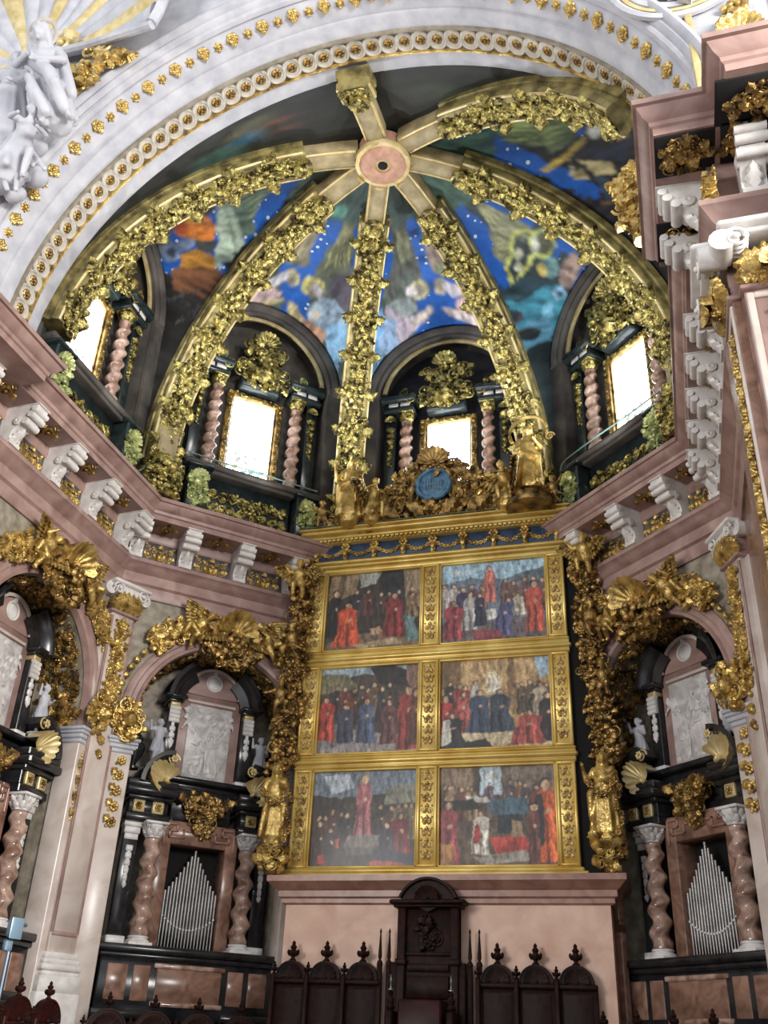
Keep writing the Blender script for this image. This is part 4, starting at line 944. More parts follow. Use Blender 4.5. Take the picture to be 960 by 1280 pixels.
# ------------------------------------------------------------------ clerestory bays
def salomonic(h, r, turns, amp, n=18, m=64, z0=0.0):
    mb = MB()
    def f(u, v):
        a = u * 2 * PI; ph = v * turns * 2 * PI
        e = min(1.0, v * 10, (1 - v) * 10) if 0 < v < 1 else 0.0
        rr = r * (1.0 - .16 * v)
        return (rr * math.cos(a) + amp * e * math.cos(ph), rr * math.sin(a) + amp * e * math.sin(ph), z0 + h * v)
    mb.grid(f, n, m, closed=True)
    return mb
def capital_mb(r, h, z0):
    mb = MB(); mb.lathe([(r * .8, z0), (r * 1.0, z0 + h * .06), (r * .85, z0 + h * .12), (r * .9, z0 + h * .5), (r * 1.25, z0 + h * .8), (r * 1.25, z0 + h * .84)], 16)
    mb.box(-r * 1.45, r * 1.45, -r * 1.45, r * 1.45, z0 + h * .84, z0 + h, .012)
    for row, (n, zz, sc) in enumerate(((8, .1, .5), (8, .36, .5))):
        for i in range(n):
            a = 2 * PI * (i + .5 * row) / n
            fn = lambda u, v, d: np.stack([(r * .86 + d + .35 * r * (v / h) ** 2) * math.cos(a) - u * math.sin(a), (r * .86 + d + .35 * r * (v / h) ** 2) * math.sin(a) + u * math.cos(a), z0 + v], -1)
            mb.stamp(LEAF, fn, 0, h * zz, h * sc, 0, 0)
    for i in range(4):
        a = PI / 4 + PI / 2 * i
        for s in (-1, 1):
            K, F = VOL; q = h * .17
            P = np.stack([K[:, 0] * q * s, K[:, 2] * q, K[:, 1] * q], -1)
            x = r * 1.38 + P[:, 0] * s; y = P[:, 1] * s
            mb.add(np.stack([x * math.cos(a) - y * math.sin(a), x * math.sin(a) + y * math.cos(a), z0 + h * .7 + P[:, 2]], -1), F)
    return mb
def base_mb(r, h, z0=0):
    mb = MB(); mb.box(-r * 1.4, r * 1.4, -r * 1.4, r * 1.4, z0, z0 + h * .35, .008)
    mb.lathe([(r * 1.3, z0 + h * .35), (r * 1.38, z0 + h * .45), (r * 1.3, z0 + h * .58), (r * 1.08, z0 + h * .66), (r * 1.08, z0 + h * .72), (r * 1.2, z0 + h * .8), (r * 1.18, z0 + h * .9), (r, z0 + h)], 18)
    return mb

BAYS = ('W1', 'W2', 'W3', 'W4', 'W5')
WORDS = {'W1': 'window cut by the white arch', 'W2': 'window left of the crest', 'W3': 'window behind the crest', 'W4': 'rightmost bright window', 'W5': 'bay behind the dark pier'}
clr = {}
def rs_bay(seed): return random.Random(seed)
for bi, w in enumerate(BAYS):
    L, r_ = wp(w), rz(w); rs = random.Random(40 + bi)
    mb = MB(); wall_arch(mb, -HS, HS, 11.3, 18.2, 1.72, 15.9, -.12, .45, 36)
    struct(walls.get(w, {'W3': 'wall_back', 'W5': 'wall_right'}.get(w)) + '_clerestory', mb, 'plaster', L, r_, 30)
    mb = MB(); mb.arch([(2.06, -.12), (2.06, -.2), (1.96, -.26), (1.86, -.24), (1.82, -.2), (1.74, -.2), (1.70, -.12)], (0, 15.9), 0, PI, 40)
    for s in (-1, 1): mb.box(min(s * 1.70, s * 2.06), max(s * 1.70, s * 2.06), -.2, -.11, 11.5, 15.9)
    struct('trim_window_arch', mb, 'plaster', L, r_, 40)
    mb = MB(); mb.box(-1.8, 1.8, .42, .55, 11.3, 17.7); struct('wall_window_recess', mb, 'recess' if w in ('W3',) else 'plaster', L, r_)
    if w == 'W5': continue
    mb = MB(); mb.arch([(1.66, .0), (1.66, -.05), (1.60, -.07), (1.54, -.05), (1.54, .0)], (0, 15.98), .12, PI - .12, 40)
    solo('gilt_arch_moulding', mb, 'shellgold', 'thin bright gilded arch moulding over the ' + WORDS[w], 'moulding', L, r_, 'gilded arch mouldings over the windows')
    # glass
    t = thing('window_%d' % (bi + 1), 'bright stained glass ' + WORDS[w], 'window', wp(w, 0, 13.0, -.34), r_); t['kind'] = 'structure'
    mb = MB(); mb.box(-.57, .57, -.02, .0, .0, 2.28); part('pane', mb, 'glass', t)
    mb = MB()
    for x in (-.57, .57): mb.box(x - .007, x + .007, -.035, -.018, 0, 2.28)
    for k in (0, 2, 4): mb.box(-.57, .57, -.03, -.018, 2.28 * k / 6 - .005, 2.28 * k / 6 + .005)
    part('leading', mb, 'steelblue', t)
    mb = MB()
    for x0, x1, z0, z1 in ((-.72, -.57, -.12, 2.43), (.57, .72, -.12, 2.43), (-.57, .57, 2.28, 2.43), (-.57, .57, -.12, .0)): mb.box(x0, x1, -.14, .02, z0, z1, .02)
    for s in (-1, 1): mb.box(s * .56 - .03, s * .56 + .03, -.06, .0, 0, 2.28)
    part('window_frame', mb, 'darkgold', t)
    mb = MB(); fn = plane_map(0, -.14, 0)
    for k in range(16):
        for s in (-1, 1): mb.stamp(FLOW if k % 2 else BALL, fn, s * .645, -.05 + k * .16, .055 if k % 2 else .035, k)
    for k in range(8): mb.stamp(FLOW if k % 2 else LEAF, fn, -.5 + k * .143, 2.355, .06 if k % 2 else .09, k)
    part('bead_border', mb, 'oldgold', t)
    # sill slab and gilded panel
    mb = MB(); mb.box(-1.62, 1.62, -.42, .42, 12.72, 12.86, .03); mb.box(-1.5, 1.5, -.36, .42, 12.62, 12.72, .02); struct('window_sill_%d' % (bi + 1), mb, 'plaster', L, r_)
    t = thing('gilded_apron_panel', 'gilded foliage panel below the ' + WORDS[w], 'panel', wp(w, 0, 11.45, .1), r_, 'gilded panels below the windows')
    mb = MB(); mb.box(-1.0, 1.0, -.06, .5, 0, 1.18, .02); part('ground', mb, 'dgreen', t, 'dark ground')
    mb = MB(); fn = plane_map(0, -.06, .42)
    for s in (-1, 1):
        vine(mb, fn, s * .05, s * .95, .34, .36, .22, rs, 0, 1.0); vine(mb, fn, s * .05, s * .95, .02, .36, .22, rs, 0, 1.0); vine(mb, fn, s * .05, s * .95, -.25, .3, .2, rs, 0, 1.0)
    mb.stamp(FLOW, fn, 0, .2, .16, 0, .04)
    part('scrollwork', mb, 'oldgold', t)
    for s in (-1, 1):
        t = thing('gilt_pedestal', 'green-gold carved pedestal under the %s column of the %s' % ('left' if s < 0 else 'right', WORDS[w]), 'pedestal', wp(w, s * 1.28, 11.42, .28), r_, 'carved pedestals below the windows')
        mb = MB(); mb.box(-.25, .25, -.22, .5, .1, 1.2, .03); mb.box(-.29, .29, -.26, .5, 0, .1, .02); mb.box(-.3, .3, -.27, .5, 1.2, 1.28, .02); part('block', mb, 'dgreen', t, 'dark marble block')
        mb = MB(); fn = plane_map(0, -.22, .68); mb.stamp(SHELL, fn, 0, .22, .2, 0); clump(mb, fn, 0, 0, .2, .42, 60, rs, .1, 0, .1); part('carving', mb, 'greengold', t)
        # columns
        t = thing('twisted_column', 'twisted brown marble column %s of the %s' % ('left' if s < 0 else 'right', WORDS[w]), 'column', wp(w, s * 1.02, 12.86, -.1), r_, 'twisted columns beside the windows')
        part('shaft', salomonic(2.28, .155, 7.5, .036, 14, 90, .16), 'twist', t, None, 180); part('base', base_mb(.15, .16), 'oldgold', t); part('capital', capital_mb(.13, .3, 2.42), 'oldgold', t, None, 60)
        t = thing('gilt_pilaster_drop', 'outer %s dark pilaster with gilded drop at the %s' % ('left' if s < 0 else 'right', WORDS[w]), 'pilaster', wp(w, s * 1.42, 12.86, -.15), r_, 'outer pilasters beside the windows')
        mb = MB(); mb.box(-.13, .13, -.1, .2, 0, 2.7, .01); part('pilaster', mb, 'dgreen', t)
        mb = MB(); fn = plane_map(0, -.1, 0); mb.stamp(SHELL, fn, 0, 2.5, .13, 0); 
        for k in range(7): mb.stamp(LEAF, fn, 0, 2.35 - k * .17, .26 - k * .015, PI); mb.stamp(BALL, fn, .05 * (-1) ** k, 2.2 - k * .17, .035)
        part('drop', mb, 'oldgold', t)
        t = thing('entablature_block', 'dark entablature block over the %s column of the %s' % ('left' if s < 0 else 'right', WORDS[w]), 'moulding', wp(w, s * 1.2, 15.58, -.1), r_, 'entablature blocks over the windows')
        mb = MB(); mb.box(-.4, .4, -.18, .5, 0, .12, .015); mb.box(-.36, .36, -.14, .5, .12, .26, .01); mb.box(-.46, .46, -.28, .5, .26, .42, .03); part('moulding', mb, 'dgreen', t)
        for x0 in (-.26, .04): mb = MB(); mb.box(x0, x0 + .24, -.17, -.13, .13, .25, .01); part('inlay', mb, 'wmarble', t, 'pale marble inlay')
        fn = plane_map(0, -.2, 0)
        for (u_, v_, q_) in ((-s * .3, .3, .14), (-s * .12, .5, .12)): mb = MB(); curl(mb, fn, u_, v_, q_, PI / 2, s); mb.box(u_ - q_ * .3, u_ + q_ * .3, -.2, -.16, v_ - q_ * .4, v_ + q_ * .9); part('scroll', mb, 'oldgold' if w != 'W2' else 'greengold', t)
    t = thing('gilded_crest', 'gilded openwork cartouche crowning the ' + WORDS[w], 'cartouche', wp(w, 0, 15.45, -.05), r_, 'gilded crests over the windows')
    mb = MB(); fn = plane_map(0, -.1, 0)
    for s in (-1, 1):
        for (u, v, sc, an) in ((.28, .45, .2, .6), (.52, .62, .2, 2.2), (.24, 1.0, .22, -.6), (.46, 1.22, .17, 2.8), (.62, .35, .16, 1.0), (.14, 1.42, .14, .3)):
            curl(mb, fn, s * u, v, sc, an if s > 0 else PI - an, s, rs.uniform(0, .05))
        for k in range(9): mb.stamp(LEAF2, fn, s * rs.uniform(.05, .6), rs.uniform(.15, 1.35), rs.uniform(.2, .36), rs.uniform(0, 6.28), rs.uniform(0, .06))
    mb.stamp(SHELL, fn, 0, 1.35, .3, 0, .06); mb.stamp(FLOW, fn, 0, .8, .2, 0, .1); mb.stamp(LEAF2, fn, 0, .15, .5, 0, .1)
    clump(mb, fn, 0, .3, .5, .22, 60, rs, .09, .02, .08); clump(mb, fn, 0, 1.0, .4, .5, 60, rs, .09, .02, .08)
    part('scrollwork', mb, 'oldgold', t)
    mb = MB(); mb.box(-.5, .5, -.09, .48, .02, .3, .03); mb.box(-.3, .3, -.06, .47, .3, 1.1, .05); part('backing', mb, 'dgreen', t, 'dark marble backing')
    # gilded clumps at the feet of the ribs
for k, (ang, lab) in enumerate(((157.5, 'gilded foliage heap at the foot of the vault rib left of two windows'), (22.5, 'gilded foliage heap at the foot of the rib by the rightmost window'))):
    a = math.radians(ang); rs = random.Random(90 + k)
    t = thing('gilded_rib_base', lab, 'ornament', (XC + 5.6 * math.cos(a), YK + 5.6 * math.sin(a), 11.42), a - PI / 2, 'gilded rib bases')
    mb = MB(); mb.lathe([(.45, 0), (.5, .1), (.42, .2), (.4, .7), (.48, .78), (.36, .9), (.3, 1.0)], 20, (0, .1, 0), sy=.8); part('plinth', mb, 'oldgold', t)
    mb = MB(); fn = lambda u, v, d: np.stack([(.4 + d) * np.sin(u / .4), .1 - (.33 + d) * np.cos(u / .4), v], -1); clump(mb, fn, 0, .45, .62, .42, 150, rs, .11, 0, .12); part('carving', mb, 'oldgold', t)
    mb = MB(); mb.box(-.24, .24, -.05, .3, .9, 2.0, .04); part('bare_shaft', mb, 'rib', t, 'plain ochre shaft')

# ------------------------------------------------------------------ white triumphal arch
AC = (XC, ZAR)
t = thing('triumphal_arch', 'great white and gold coffered arch framing the vault', 'arch', (0, 0, 0))
def am(prof, m_, nm, n=72, lab=None, a0=-.02, a1=PI + .02):
    mb = MB(); mb.arch(prof, AC, a0, a1, n); part(nm, mb, m_, t, lab, 35)
am([(5.9, 11.12), (5.78, 11.1), (5.76, 11.05), (5.74, 10.78), (5.72, 10.76)], 'white', 'white_band')
am([(5.72, 10.77), (5.68, 10.755), (5.68, 10.725), (5.73, 10.71)], 'gold', 'gilt_fillet', lab='thin gilded fillet')
am([(5.74, 10.72), (5.74, 10.33), (5.70, 10.32), (5.66, 10.3), (5.66, 10.26), (5.7, 10.24)], 'tan', 'medallion_band')
am([(5.70, 10.25), (5.68, 9.98), (5.70, 9.94), (5.74, 9.92), (5.74, 9.86)], 'white', 'plain_fascia')
am([(5.74, 9.87), (5.75, 9.72), (5.78, 9.6), (5.82, 9.52), (5.88, 9.48), (5.88, 9.43)], 'white', 'rosette_cavetto')
am([(5.86, 9.45), (5.88, 9.38), (5.92, 9.35), (5.95, 9.35), (5.97, 9.30), (6.01, 9.26), (6.05, 9.26), (6.07, 9.2), (6.12, 9.16), (6.17, 9.16), (6.18, 9.2), (6.18, 9.36)], 'white', 'outer_moulding')
def soffit_map(ya, r0, sl=0.0):
    # u along the arch (angle*r), v towards the viewer, d inward
    def f(u, v, d):
        a = u / 5.7; r = r0 - d + sl * v
        return np.stack([AC[0] + r * np.cos(a), ya - v + 0 * u, AC[1] + r * np.sin(a)], -1)
    return f
proto = None; NMED = 56
mbm = MB(); fn = lambda u, v, d: np.stack([u, v, d], -1)
mbm.stamp((RING[0] * np.array([1, 1, .6]), RING[1]), fn, 0, 0, .150); mbm.stamp((RING[0] * np.array([.86, 1, .8]), RING[1]), fn, 0, 0, .185); mbm.stamp((RING[0] * np.array([1, 1, .6]), RING[1]), fn, 0, 0, .115)
ME_RING = mbm.mesh('ring', 60)
mbm = MB(); mbm.stamp(FLOW, fn, 0, 0, .10, 0, 0, sz=.8); ME_FL = mbm.mesh('flower', 60)
def orient(o, a, y, r):
    # local z points to the arch centre, local x along the arch, local y towards +y
    zx = Vector((-math.cos(a), 0, -math.sin(a))); yx = Vector((0, 1, 0)); xx = yx.cross(zx)
    m = Matrix((xx, yx, zx)).transposed().to_4x4(); m.translation = Vector((AC[0] + r * math.cos(a), y, AC[1] + r * math.sin(a)))
    o.matrix_local = m
for i in range(NMED):
    a = .04 + (PI - .08) * (i + .5) / NMED
    o = link('medallion', ME_RING, 'greystucco', t); orient(o, a, 10.525, 5.74)
    q = link('flower', ME_FL, 'darkgold', o, 'gilded flower')
def big_rosette():
    mb = MB(); fn = lambda u, v, d: np.stack([u, v, d], -1)
    mb.stamp(FLOW, fn, 0, -.02, .115, 0, .02); mb.stamp(FLOW, fn, 0, -.02, .075, .5, .06)
    for k in range(8): mb.stamp(LEAF, fn, .03 * math.sin(k * PI / 4), -.03 * math.cos(k * PI / 4), .13 if k % 2 else .16, k * PI / 4, 0)
    mb.stamp(BALL, fn, 0, -.02, .05, 0, .06); return mb.mesh('rosette', 60)
def small_rosette():
    mb = MB(); fn = lambda u, v, d: np.stack([u, v, d], -1)
    mb.stamp(FLOW, fn, 0, 0, .055, 0, .02)
    for k in range(6): mb.stamp(LEAF, fn, 0, 0, .095, k * PI / 3)
    mb.stamp(BALL, fn, 0, 0, .04, 0, .04); return mb.mesh('floret', 60)
MR, MS = big_rosette(), small_rosette(); NR = 30
for i in range(NR):
    for k, me in ((0, MR), (.5, MS)):
        a = .05 + (PI - .1) * (i + .25 + k) / NR
        o = link('rosette' if k == 0 else 'floret', me, 'gold', t)
        zx = Vector((-math.cos(a), -.55, -math.sin(a))).normalized(); xx = Vector((-math.sin(a), 0, math.cos(a))); yx = zx.cross(xx)
        m = Matrix((xx, yx, zx)).transposed().to_4x4(); m.translation = Vector((AC[0] + 5.78 * math.cos(a), 9.63, AC[1] + 5.78 * math.sin(a))); o.matrix_local = m
t['kind'] = 'thing'
# spandrel wall over the arch
mb = MB(); n = 64; R = 6.14; V = []; F = []
for i in range(n + 1):
    a = PI - PI * i / n; V += [(AC[0] + R * math.cos(a), 9.32, AC[1] + R * math.sin(a)), (AC[0] + R * 1.0 * math.cos(a) * 1.0, 9.32, 24.0)]
for i in range(n): F.append((2 * i, 2 * i + 2, 2 * i + 3, 2 * i + 1))
mb.add(V, F)
mb.add([(-22, 9.32, 11.4), (AC[0] - R, 9.32, 11.4), (AC[0] - R, 9.32, 24), (-22, 9.32, 24)], [(0, 1, 2, 3)])
mb.add([(AC[0] + R, 9.32, 11.4), (12, 9.32, 11.4), (12, 9.32, 24), (AC[0] + R, 9.32, 24)], [(0, 1, 2, 3)])
struct('wall_front', mb, 'white')
# piers carrying the arch, nave side
mb = MB(); mb.box(1.30, 3.2, 8.74, 11.0, 0, 12.3); mb.box(2.08, 8, 8.07, 9.3, 0, 12.3); struct('wall_pier_right', mb, 'brownmarble')
mb = MB(); mb.box(-13.0, -9.86, 8.2, 9.83, 0, 12.3); mb.box(-13, -10.3, 9.83, 11.1, 0, 12.3); struct('wall_pier_left', mb, 'pinklight')
# ------------------------------------------------------------------ shared figures
WING = {1: wing_mesh(1.0, 1), -1: wing_mesh(1.0, -1)}
def fig_thing(name, label, cat, me, m, loc, rzv, group=None, wings=None, wy=.06, wz=.60, wl=.5, wm=None, scale=1.0, tilt=0.0, roll=0.0, wrot=.35):
    o = link(name, me, m); tag(o, label, cat, group)
    o.location = loc; o.rotation_euler = (tilt, roll, rzv); o.scale = (scale,) * 3
    if wings:
        H = wings
        for s in (-1, 1):
            q = link('wing', WING[s].copy(), wm or m, o); q.location = (s * .05 * H, wy * H, wz * H); q.scale = (wl * H,) * 3; q.rotation_euler = (0, 0, s * -wrot)
    return o
PUT = [figure(1.0, J_putto(), 1.45, None, .105, True, seed=1, voxel=.02),
       figure(1.0, J_putto(hal=(-.20, -.16, .78), ell=(-.22, -.08, .66), har=(.34, -.08, .82), elr=(.24, -.04, .72), knl=(-.14, -.17, .34), ftl=(-.05, -.14, .14), tol=(-.02, -.2, .12), knr=(.14, -.10, .26), ftr=(.20, .02, .10), tor=(.24, -.04, .08)), 1.45, None, .105, True, seed=2, voxel=.02,
              cloth=[((-.12, -.12, .40), (.16, -.10, .36), .06, .07), ((.16, -.1, .36), (.30, .02, .28), .06, .03)]),
       figure(1.0, J_putto(hal=(-.36, -.10, .56), har=(.20, -.16, .74), knl=(-.08, -.04, .2), ftl=(-.10, .06, .02), tol=(-.12, -.02, .0), knr=(.16, -.16, .34), ftr=(.12, -.06, .12), tor=(.15, -.12, .09)), 1.4, None, .105, True, seed=3, voxel=.02)]
STAND = figure(1.0, J_stand(), 1.0, ((0, 0, .70), (0, .01, .10), .095, .145), .066, 'long', 11, 5, voxel=.015, cloth=[((-.16, -.05, .62), (.14, -.11, .46), .04, .045), ((.14, -.11, .46), (.13, -.09, .22), .04, .03)])
STAND2 = figure(1.0, J_stand(hal=(-.20, -.12, .80), ell=(-.19, -.04, .66), har=(.06, -.15, .62), head=(.01, -.025, .925), face=(.3, -1, 0)), 1.0, ((0, 0, .70), (0, .01, .08), .1, .16), .066, 'long', 12, 8, voxel=.015, cloth=[((.15, -.03, .74), (-.12, -.12, .50), .035, .05), ((-.12, -.12, .50), (-.15, -.08, .24), .05, .03)])
CHER = figure(1.0, J_stand(head=(0, -.02, .915), hal=(-.22, -.05, .88), ell=(-.2, -.03, .74), knl=(-.05, -.07, .28)), 1.15, ((0, 0, .56), (0, .01, .30), .10, .13), .085, True, 9, 9, voxel=.017)
KNEEL = figure(1.0, dict(pelvis=(0, .06, .42), chest=(0, -.03, .62), neck=(0, -.06, .75), head=(0, -.09, .85), shl=(-.11, -.04, .70), ell=(-.20, -.16, .62), hal=(-.16, -.34, .60), shr=(.11, -.04, .70), elr=(.18, -.18, .60), har=(.08, -.34, .56),
                         hipl=(-.06, .06, .40), knl=(-.08, -.16, .12), ftl=(-.08, .16, .06), tol=(-.08, .26, .03), hipr=(.06, .06, .40), knr=(.09, -.22, .34), ftr=(.10, -.20, .05), tor=(.11, -.28, .02), face=(0, -1, .1)),
               1.05, ((0, .04, .56), (0, .05, .12), .11, .19), .075, True, 12, 4, voxel=.016)

# ------------------------------------------------------------------ niches
def add_local(o_parent, me, nm, m, loc, sc, rot=(0, 0, 0)):
    q = link(nm, me, m, o_parent); q.location = loc; q.scale = sc; q.rotation_euler = rot; return q
NW = {'W1': 'the leftmost niche', 'W2': 'the niche left of the altarpiece', 'W4': 'the niche right of the altarpiece'}
PANELTXT = 0
for ni, w in enumerate(('W1', 'W2', 'W4')):
    c = NICHE_S[w]; r_ = rz(w); rs = random.Random(60 + ni); N = NW[w]
    P = lambda s, z, off: wp(w, c + s, z, off)
    inner = 1 if w in ('W1', 'W2') else -1        # the jamb turned towards the camera
    # stone archivolt and imposts
    t = thing('niche_arch', 'pinkish stone arch moulding around ' + N, 'arch', P(0, 0, 0), r_, 'stone arches around the wall niches')
    mb = MB(); mb.arch([(2.0, .02), (2.0, -.05), (1.94, -.09), (1.86, -.08), (1.84, -.05), (1.76, -.05), (1.74, -.09), (1.68, -.07), (1.66, .05)], (0, 7.1), 0, PI, 44)
    for s in (-1, 1):
        mb.box(min(s * 1.66, s * 2.0), max(s * 1.66, s * 2.0), -.07, .05, 6.62, 7.1)
    part('archivolt', mb, 'pink', t)
    for s in (-1, 1):
        mb = MB()
        for z0, z1, e in ((6.34, 6.42, .0), (6.42, 6.50, .03), (6.50, 6.56, .06), (6.56, 6.62, .09)): mb.box(s * 1.84 - .22 - e, s * 1.84 + .22 + e, -.12 - e, .3, z0, z1, .01)
        part('impost', mb, 'white', t, 'white moulded impost')
        mb = MB(); mb.box(s * 1.84 - .2, s * 1.84 + .2, -.10, .3, .5, 6.34, .012); part('jamb_pilaster', mb, 'pinklight', t)
        mb = MB(); fn = plane_map(s * 1.84, -.10, 6.2)
        for k in range(9): mb.stamp(LEAF if k % 2 else FLOW, fn, .03 * (-1) ** k, -k * .14, .17 if k % 2 else .09, PI + .5 * (-1) ** k, .02); mb.stamp(BALL, fn, -.05 * (-1) ** k, -k * .14 - .06, .035)
        part('gilded_drop', mb, 'gold', t)
    # gilded soffit of the arch
    t = thing('gilded_soffit', 'gilded foliage lining the inside of ' + N, 'ornament', P(0, 0, 0), r_, 'gilded foliage inside the niches')
    mb = MB()
    def sm(u, v, d): a = u / 1.68; return np.stack([(1.68 - d) * np.cos(a), .1 + v, 7.1 + (1.68 - d) * np.sin(a)], -1)
    clumps = 420
    for k in range(clumps):
        a = rs.uniform(0, PI * 1.0); s_ = rs.uniform(.08, .16); q = rs.random()
        mb.stamp(LEAF if q < .5 else VOL if q < .75 else FLOW, sm, a * 1.68, rs.uniform(.03, .85), s_ * (1.2 if q < .5 else .6), rs.uniform(0, 6.28), rs.uniform(0, .05))
    for k in range(220): mb.stamp(BALL, sm, rs.uniform(0, PI) * 1.68, rs.uniform(.03, .85), rs.uniform(.022, .042), 0, .04)
    part('foliage', mb, 'darkgold', t)
    mb = MB(); fj = lambda u, v, d: np.stack([inner * (1.66 - d), .1 + u, 6.62 + v], -1)
    clump(mb, fj, .42, .22, .4, .3, 110, rs, .13, 0, .1); part('jamb_foliage', mb, 'darkgold', t)
    # shell cartouche on the crown
    t = thing('shell_cartouche', 'big gilded shell cartouche on the crown of ' + N, 'cartouche', P(0, 8.95, .1), r_, 'gilded shells over the niches')
    mb = MB(); fn = plane_map(0, -.25, .3)
    mb.stamp(SHELL, lambda u, v, d: np.stack([u, -.2 - d * 1.3 - .25 * np.maximum(0, v), .10 + v], -1), 0, 0, .40, 0, .02)
    part('shell', mb, 'gold', t)
    mb = MB(); fn = plane_map(0, -.1, .1)
    for s in (-1, 1):
        curl(mb, fn, s * .42, -.02, .2, PI / 2 - s * .6, s, .1); curl(mb, fn, s * .62, .2, .17, PI / 2 + s * .5, -s, .06); curl(mb, fn, s * .3, -.35, .18, -PI / 2, s, .12)
        mb.stamp(LEAF2, fn, s * .2, -.1, .5, -s * 1.2, .1)
    clump(mb, fn, 0, -.28, .55, .38, 170, rs, .13, .02, .28); clump(mb, fn, 0, .1, .75, .25, 90, rs, .12, .0, .15)
    mb.stamp(FLOW, fn, 0, -.2, .2, 0, .3)
    part('scrolls', mb, 'darkgold', t)
    # gilded spandrels
    for s in (-1, 1):
        t = thing('gilded_spandrel', 'gilded foliage in the %s spandrel of %s' % ('left' if s < 0 else 'right', N), 'ornament', P(0, 0, .02), r_, 'gilded spandrels over the niches')
        mb = MB()
        def am2(u, v, d): a = u / 2.05; return np.stack([s * (2.05 + v) * np.cos(a), -.08 - d, 7.1 + (2.05 + v) * np.sin(a)], -1)
        a0 = .62 if s * inner > 0 else .75
        for k in range(260):
            a = rs.uniform(a0, 1.45); q = rs.random(); vv = rs.uniform(-.1, .30 if a < 1.15 else .12) 
            if (2.05 + vv) * math.cos(a) > 2.15: continue
            mb.stamp(LEAF if q < .45 else VOL if q < .7 else FLOW if q < .85 else BALL, am2, a * 2.05, vv, rs.uniform(.09, .17) * (1.2 if q < .45 else .6 if q < .85 else .32), rs.uniform(0, 6.28), rs.uniform(0, .1))
        for k in range(14):
            a = .12 + k * .045; mb.stamp(BALL if k % 2 else LEAF, am2, a * 2.05, .06, .045 if k % 2 else .16, 1.2, .02)
        part('foliage', mb, 'gold', t)
        H = .95
        fig_thing('winged_cherub', 'gilded winged cherub reclining on the %s haunch of %s' % ('left' if s < 0 else 'right', N), 'cherub', PUT[1 if s < 0 else 2].copy(), 'gold', P(s * 1.08, 8.72, .22), r_ + s * .2, 'gilded cherubs over the niches', wings=1.0, wl=.62, scale=H, roll=s * -.75)
        t = thing('gilded_impost_scroll', 'gilded cherub-head scroll on the %s impost of %s' % ('left' if s < 0 else 'right', N), 'ornament', P(s * 1.84, 6.62, .14), r_, 'gilded scrolls on the niche imposts')
        mb = MB(); fn = plane_map(0, -.05, .3)
        curl(mb, fn, -.1, .26, .15, .5, 1, .1); curl(mb, fn, .12, -.1, .15, 3.6, 1, .1); clump(mb, fn, 0, 0, .26, .32, 80, rs, .11, .02, .16); part('scrolls', mb, 'gold', t)
        mb = MB(); ellip(mb, (0, -.26, .30), (.1, .11, .125)); capsule(mb, (0, -.36, .31), (0, -.385, .27), .015, .022)
        for k in range(16): ellip(mb, (.1 * math.cos(k * .42), -.25 + .02 * (k % 3), .31 + .11 * math.sin(k * .42)), (.04, .04, .04))
        link('cherub_head', remesh(mb, .014), 'gold', t)
    # -------------------------------------------------------------- organ case
    D = -.40
    t = thing('organ_case', 'black marble organ case standing in ' + N, 'organ', P(.08, 0, 0), r_, 'black marble organ cases')
    mb = MB(); mb.box(-1.62, 1.62, .10, 1.05, 2.0, 2.95, .02)
    for x0, x1 in ((-1.68, -.62), (.62, 1.68)): mb.box(x0, x1, .0, 1.05, 2.0, 2.14, .02)
    mb.box(-1.72, 1.72, -.02, 1.05, 3.02, 3.14, .02); mb.box(-1.66, 1.66, .04, 1.05, 2.93, 3.02, .02); part('plinth', mb, 'black', t)
    for x0, x1 in ((-1.48, -1.12), (-1.02, -.72), (.72, 1.02), (1.12, 1.48), (-.6, .6)): mb = MB(); mb.box(x0, x1, .082, .2, 2.27, 2.83, .01); part('inlay', mb, 'brownmarble', t, 'pinkish inlaid panel')
    for a, b_, z0, z1 in ((-.66, .66, 2.80, 2.88), (-.66, .66, 2.2, 2.28)): mb = MB(); mb.box(a, b_, .06, .2, z0, z1, .015); part('inlay_bar', mb, 'twist', t)
    # side black pilasters with white drops
    for s in (-1, 1):
        mb = MB(); mb.box(s * 1.33 - .14, s * 1.33 + .14, .5, 1.05, 3.14, 5.55, .01); part('side_pilaster', mb, 'black', t)
        mb = MB(); mb.box(s * 1.33 - .17, s * 1.33 + .17, .46, .8, 3.14, 3.3, .012); part('white_base', mb, 'wmarble', t, 'white marble base'); mb = MB()
        for z0, z1, e in ((4.95, 5.06, 0), (5.06, 5.18, .02), (5.18, 5.28, .045)): mb.box(s * 1.33 - .13 - e, s * 1.33 + .13 + e, .48 - e, .7, z0, z1, .01)
        part('white_capital', mb, 'wmarble', t, 'white marble capital'); mb = MB()
        mb.box(s * 1.33 - .03, s * 1.33 + .03, .485, .52, 4.17, 4.85)
        for k in range(5): mb.box(s * 1.33 - .065 + .006 * k, s * 1.33 + .065 - .006 * k, .475, .52, 4.74 - k * .13, 4.85 - k * .13, .012)
        mb.lathe([(0, -.08), (.04, -.04), (.05, 0), (.03, .03)], 10, (s * 1.33, .49, 4.17)); part('white_drop', mb, 'wmarble', t, 'white marble drop')
    # frame around the pipes
    mb = MB(); mb.box(-.80, -.55, .52, 1.0, 3.14, 5.4, .012); mb.box(.55, .80, .52, 1.0, 3.14, 5.4, .012); mb.box(-.55, .55, .52, 1.0, 4.98, 5.4, .012); part('pipe_frame', mb, 'brownmarble', t, 'pinkish brown marble frame')
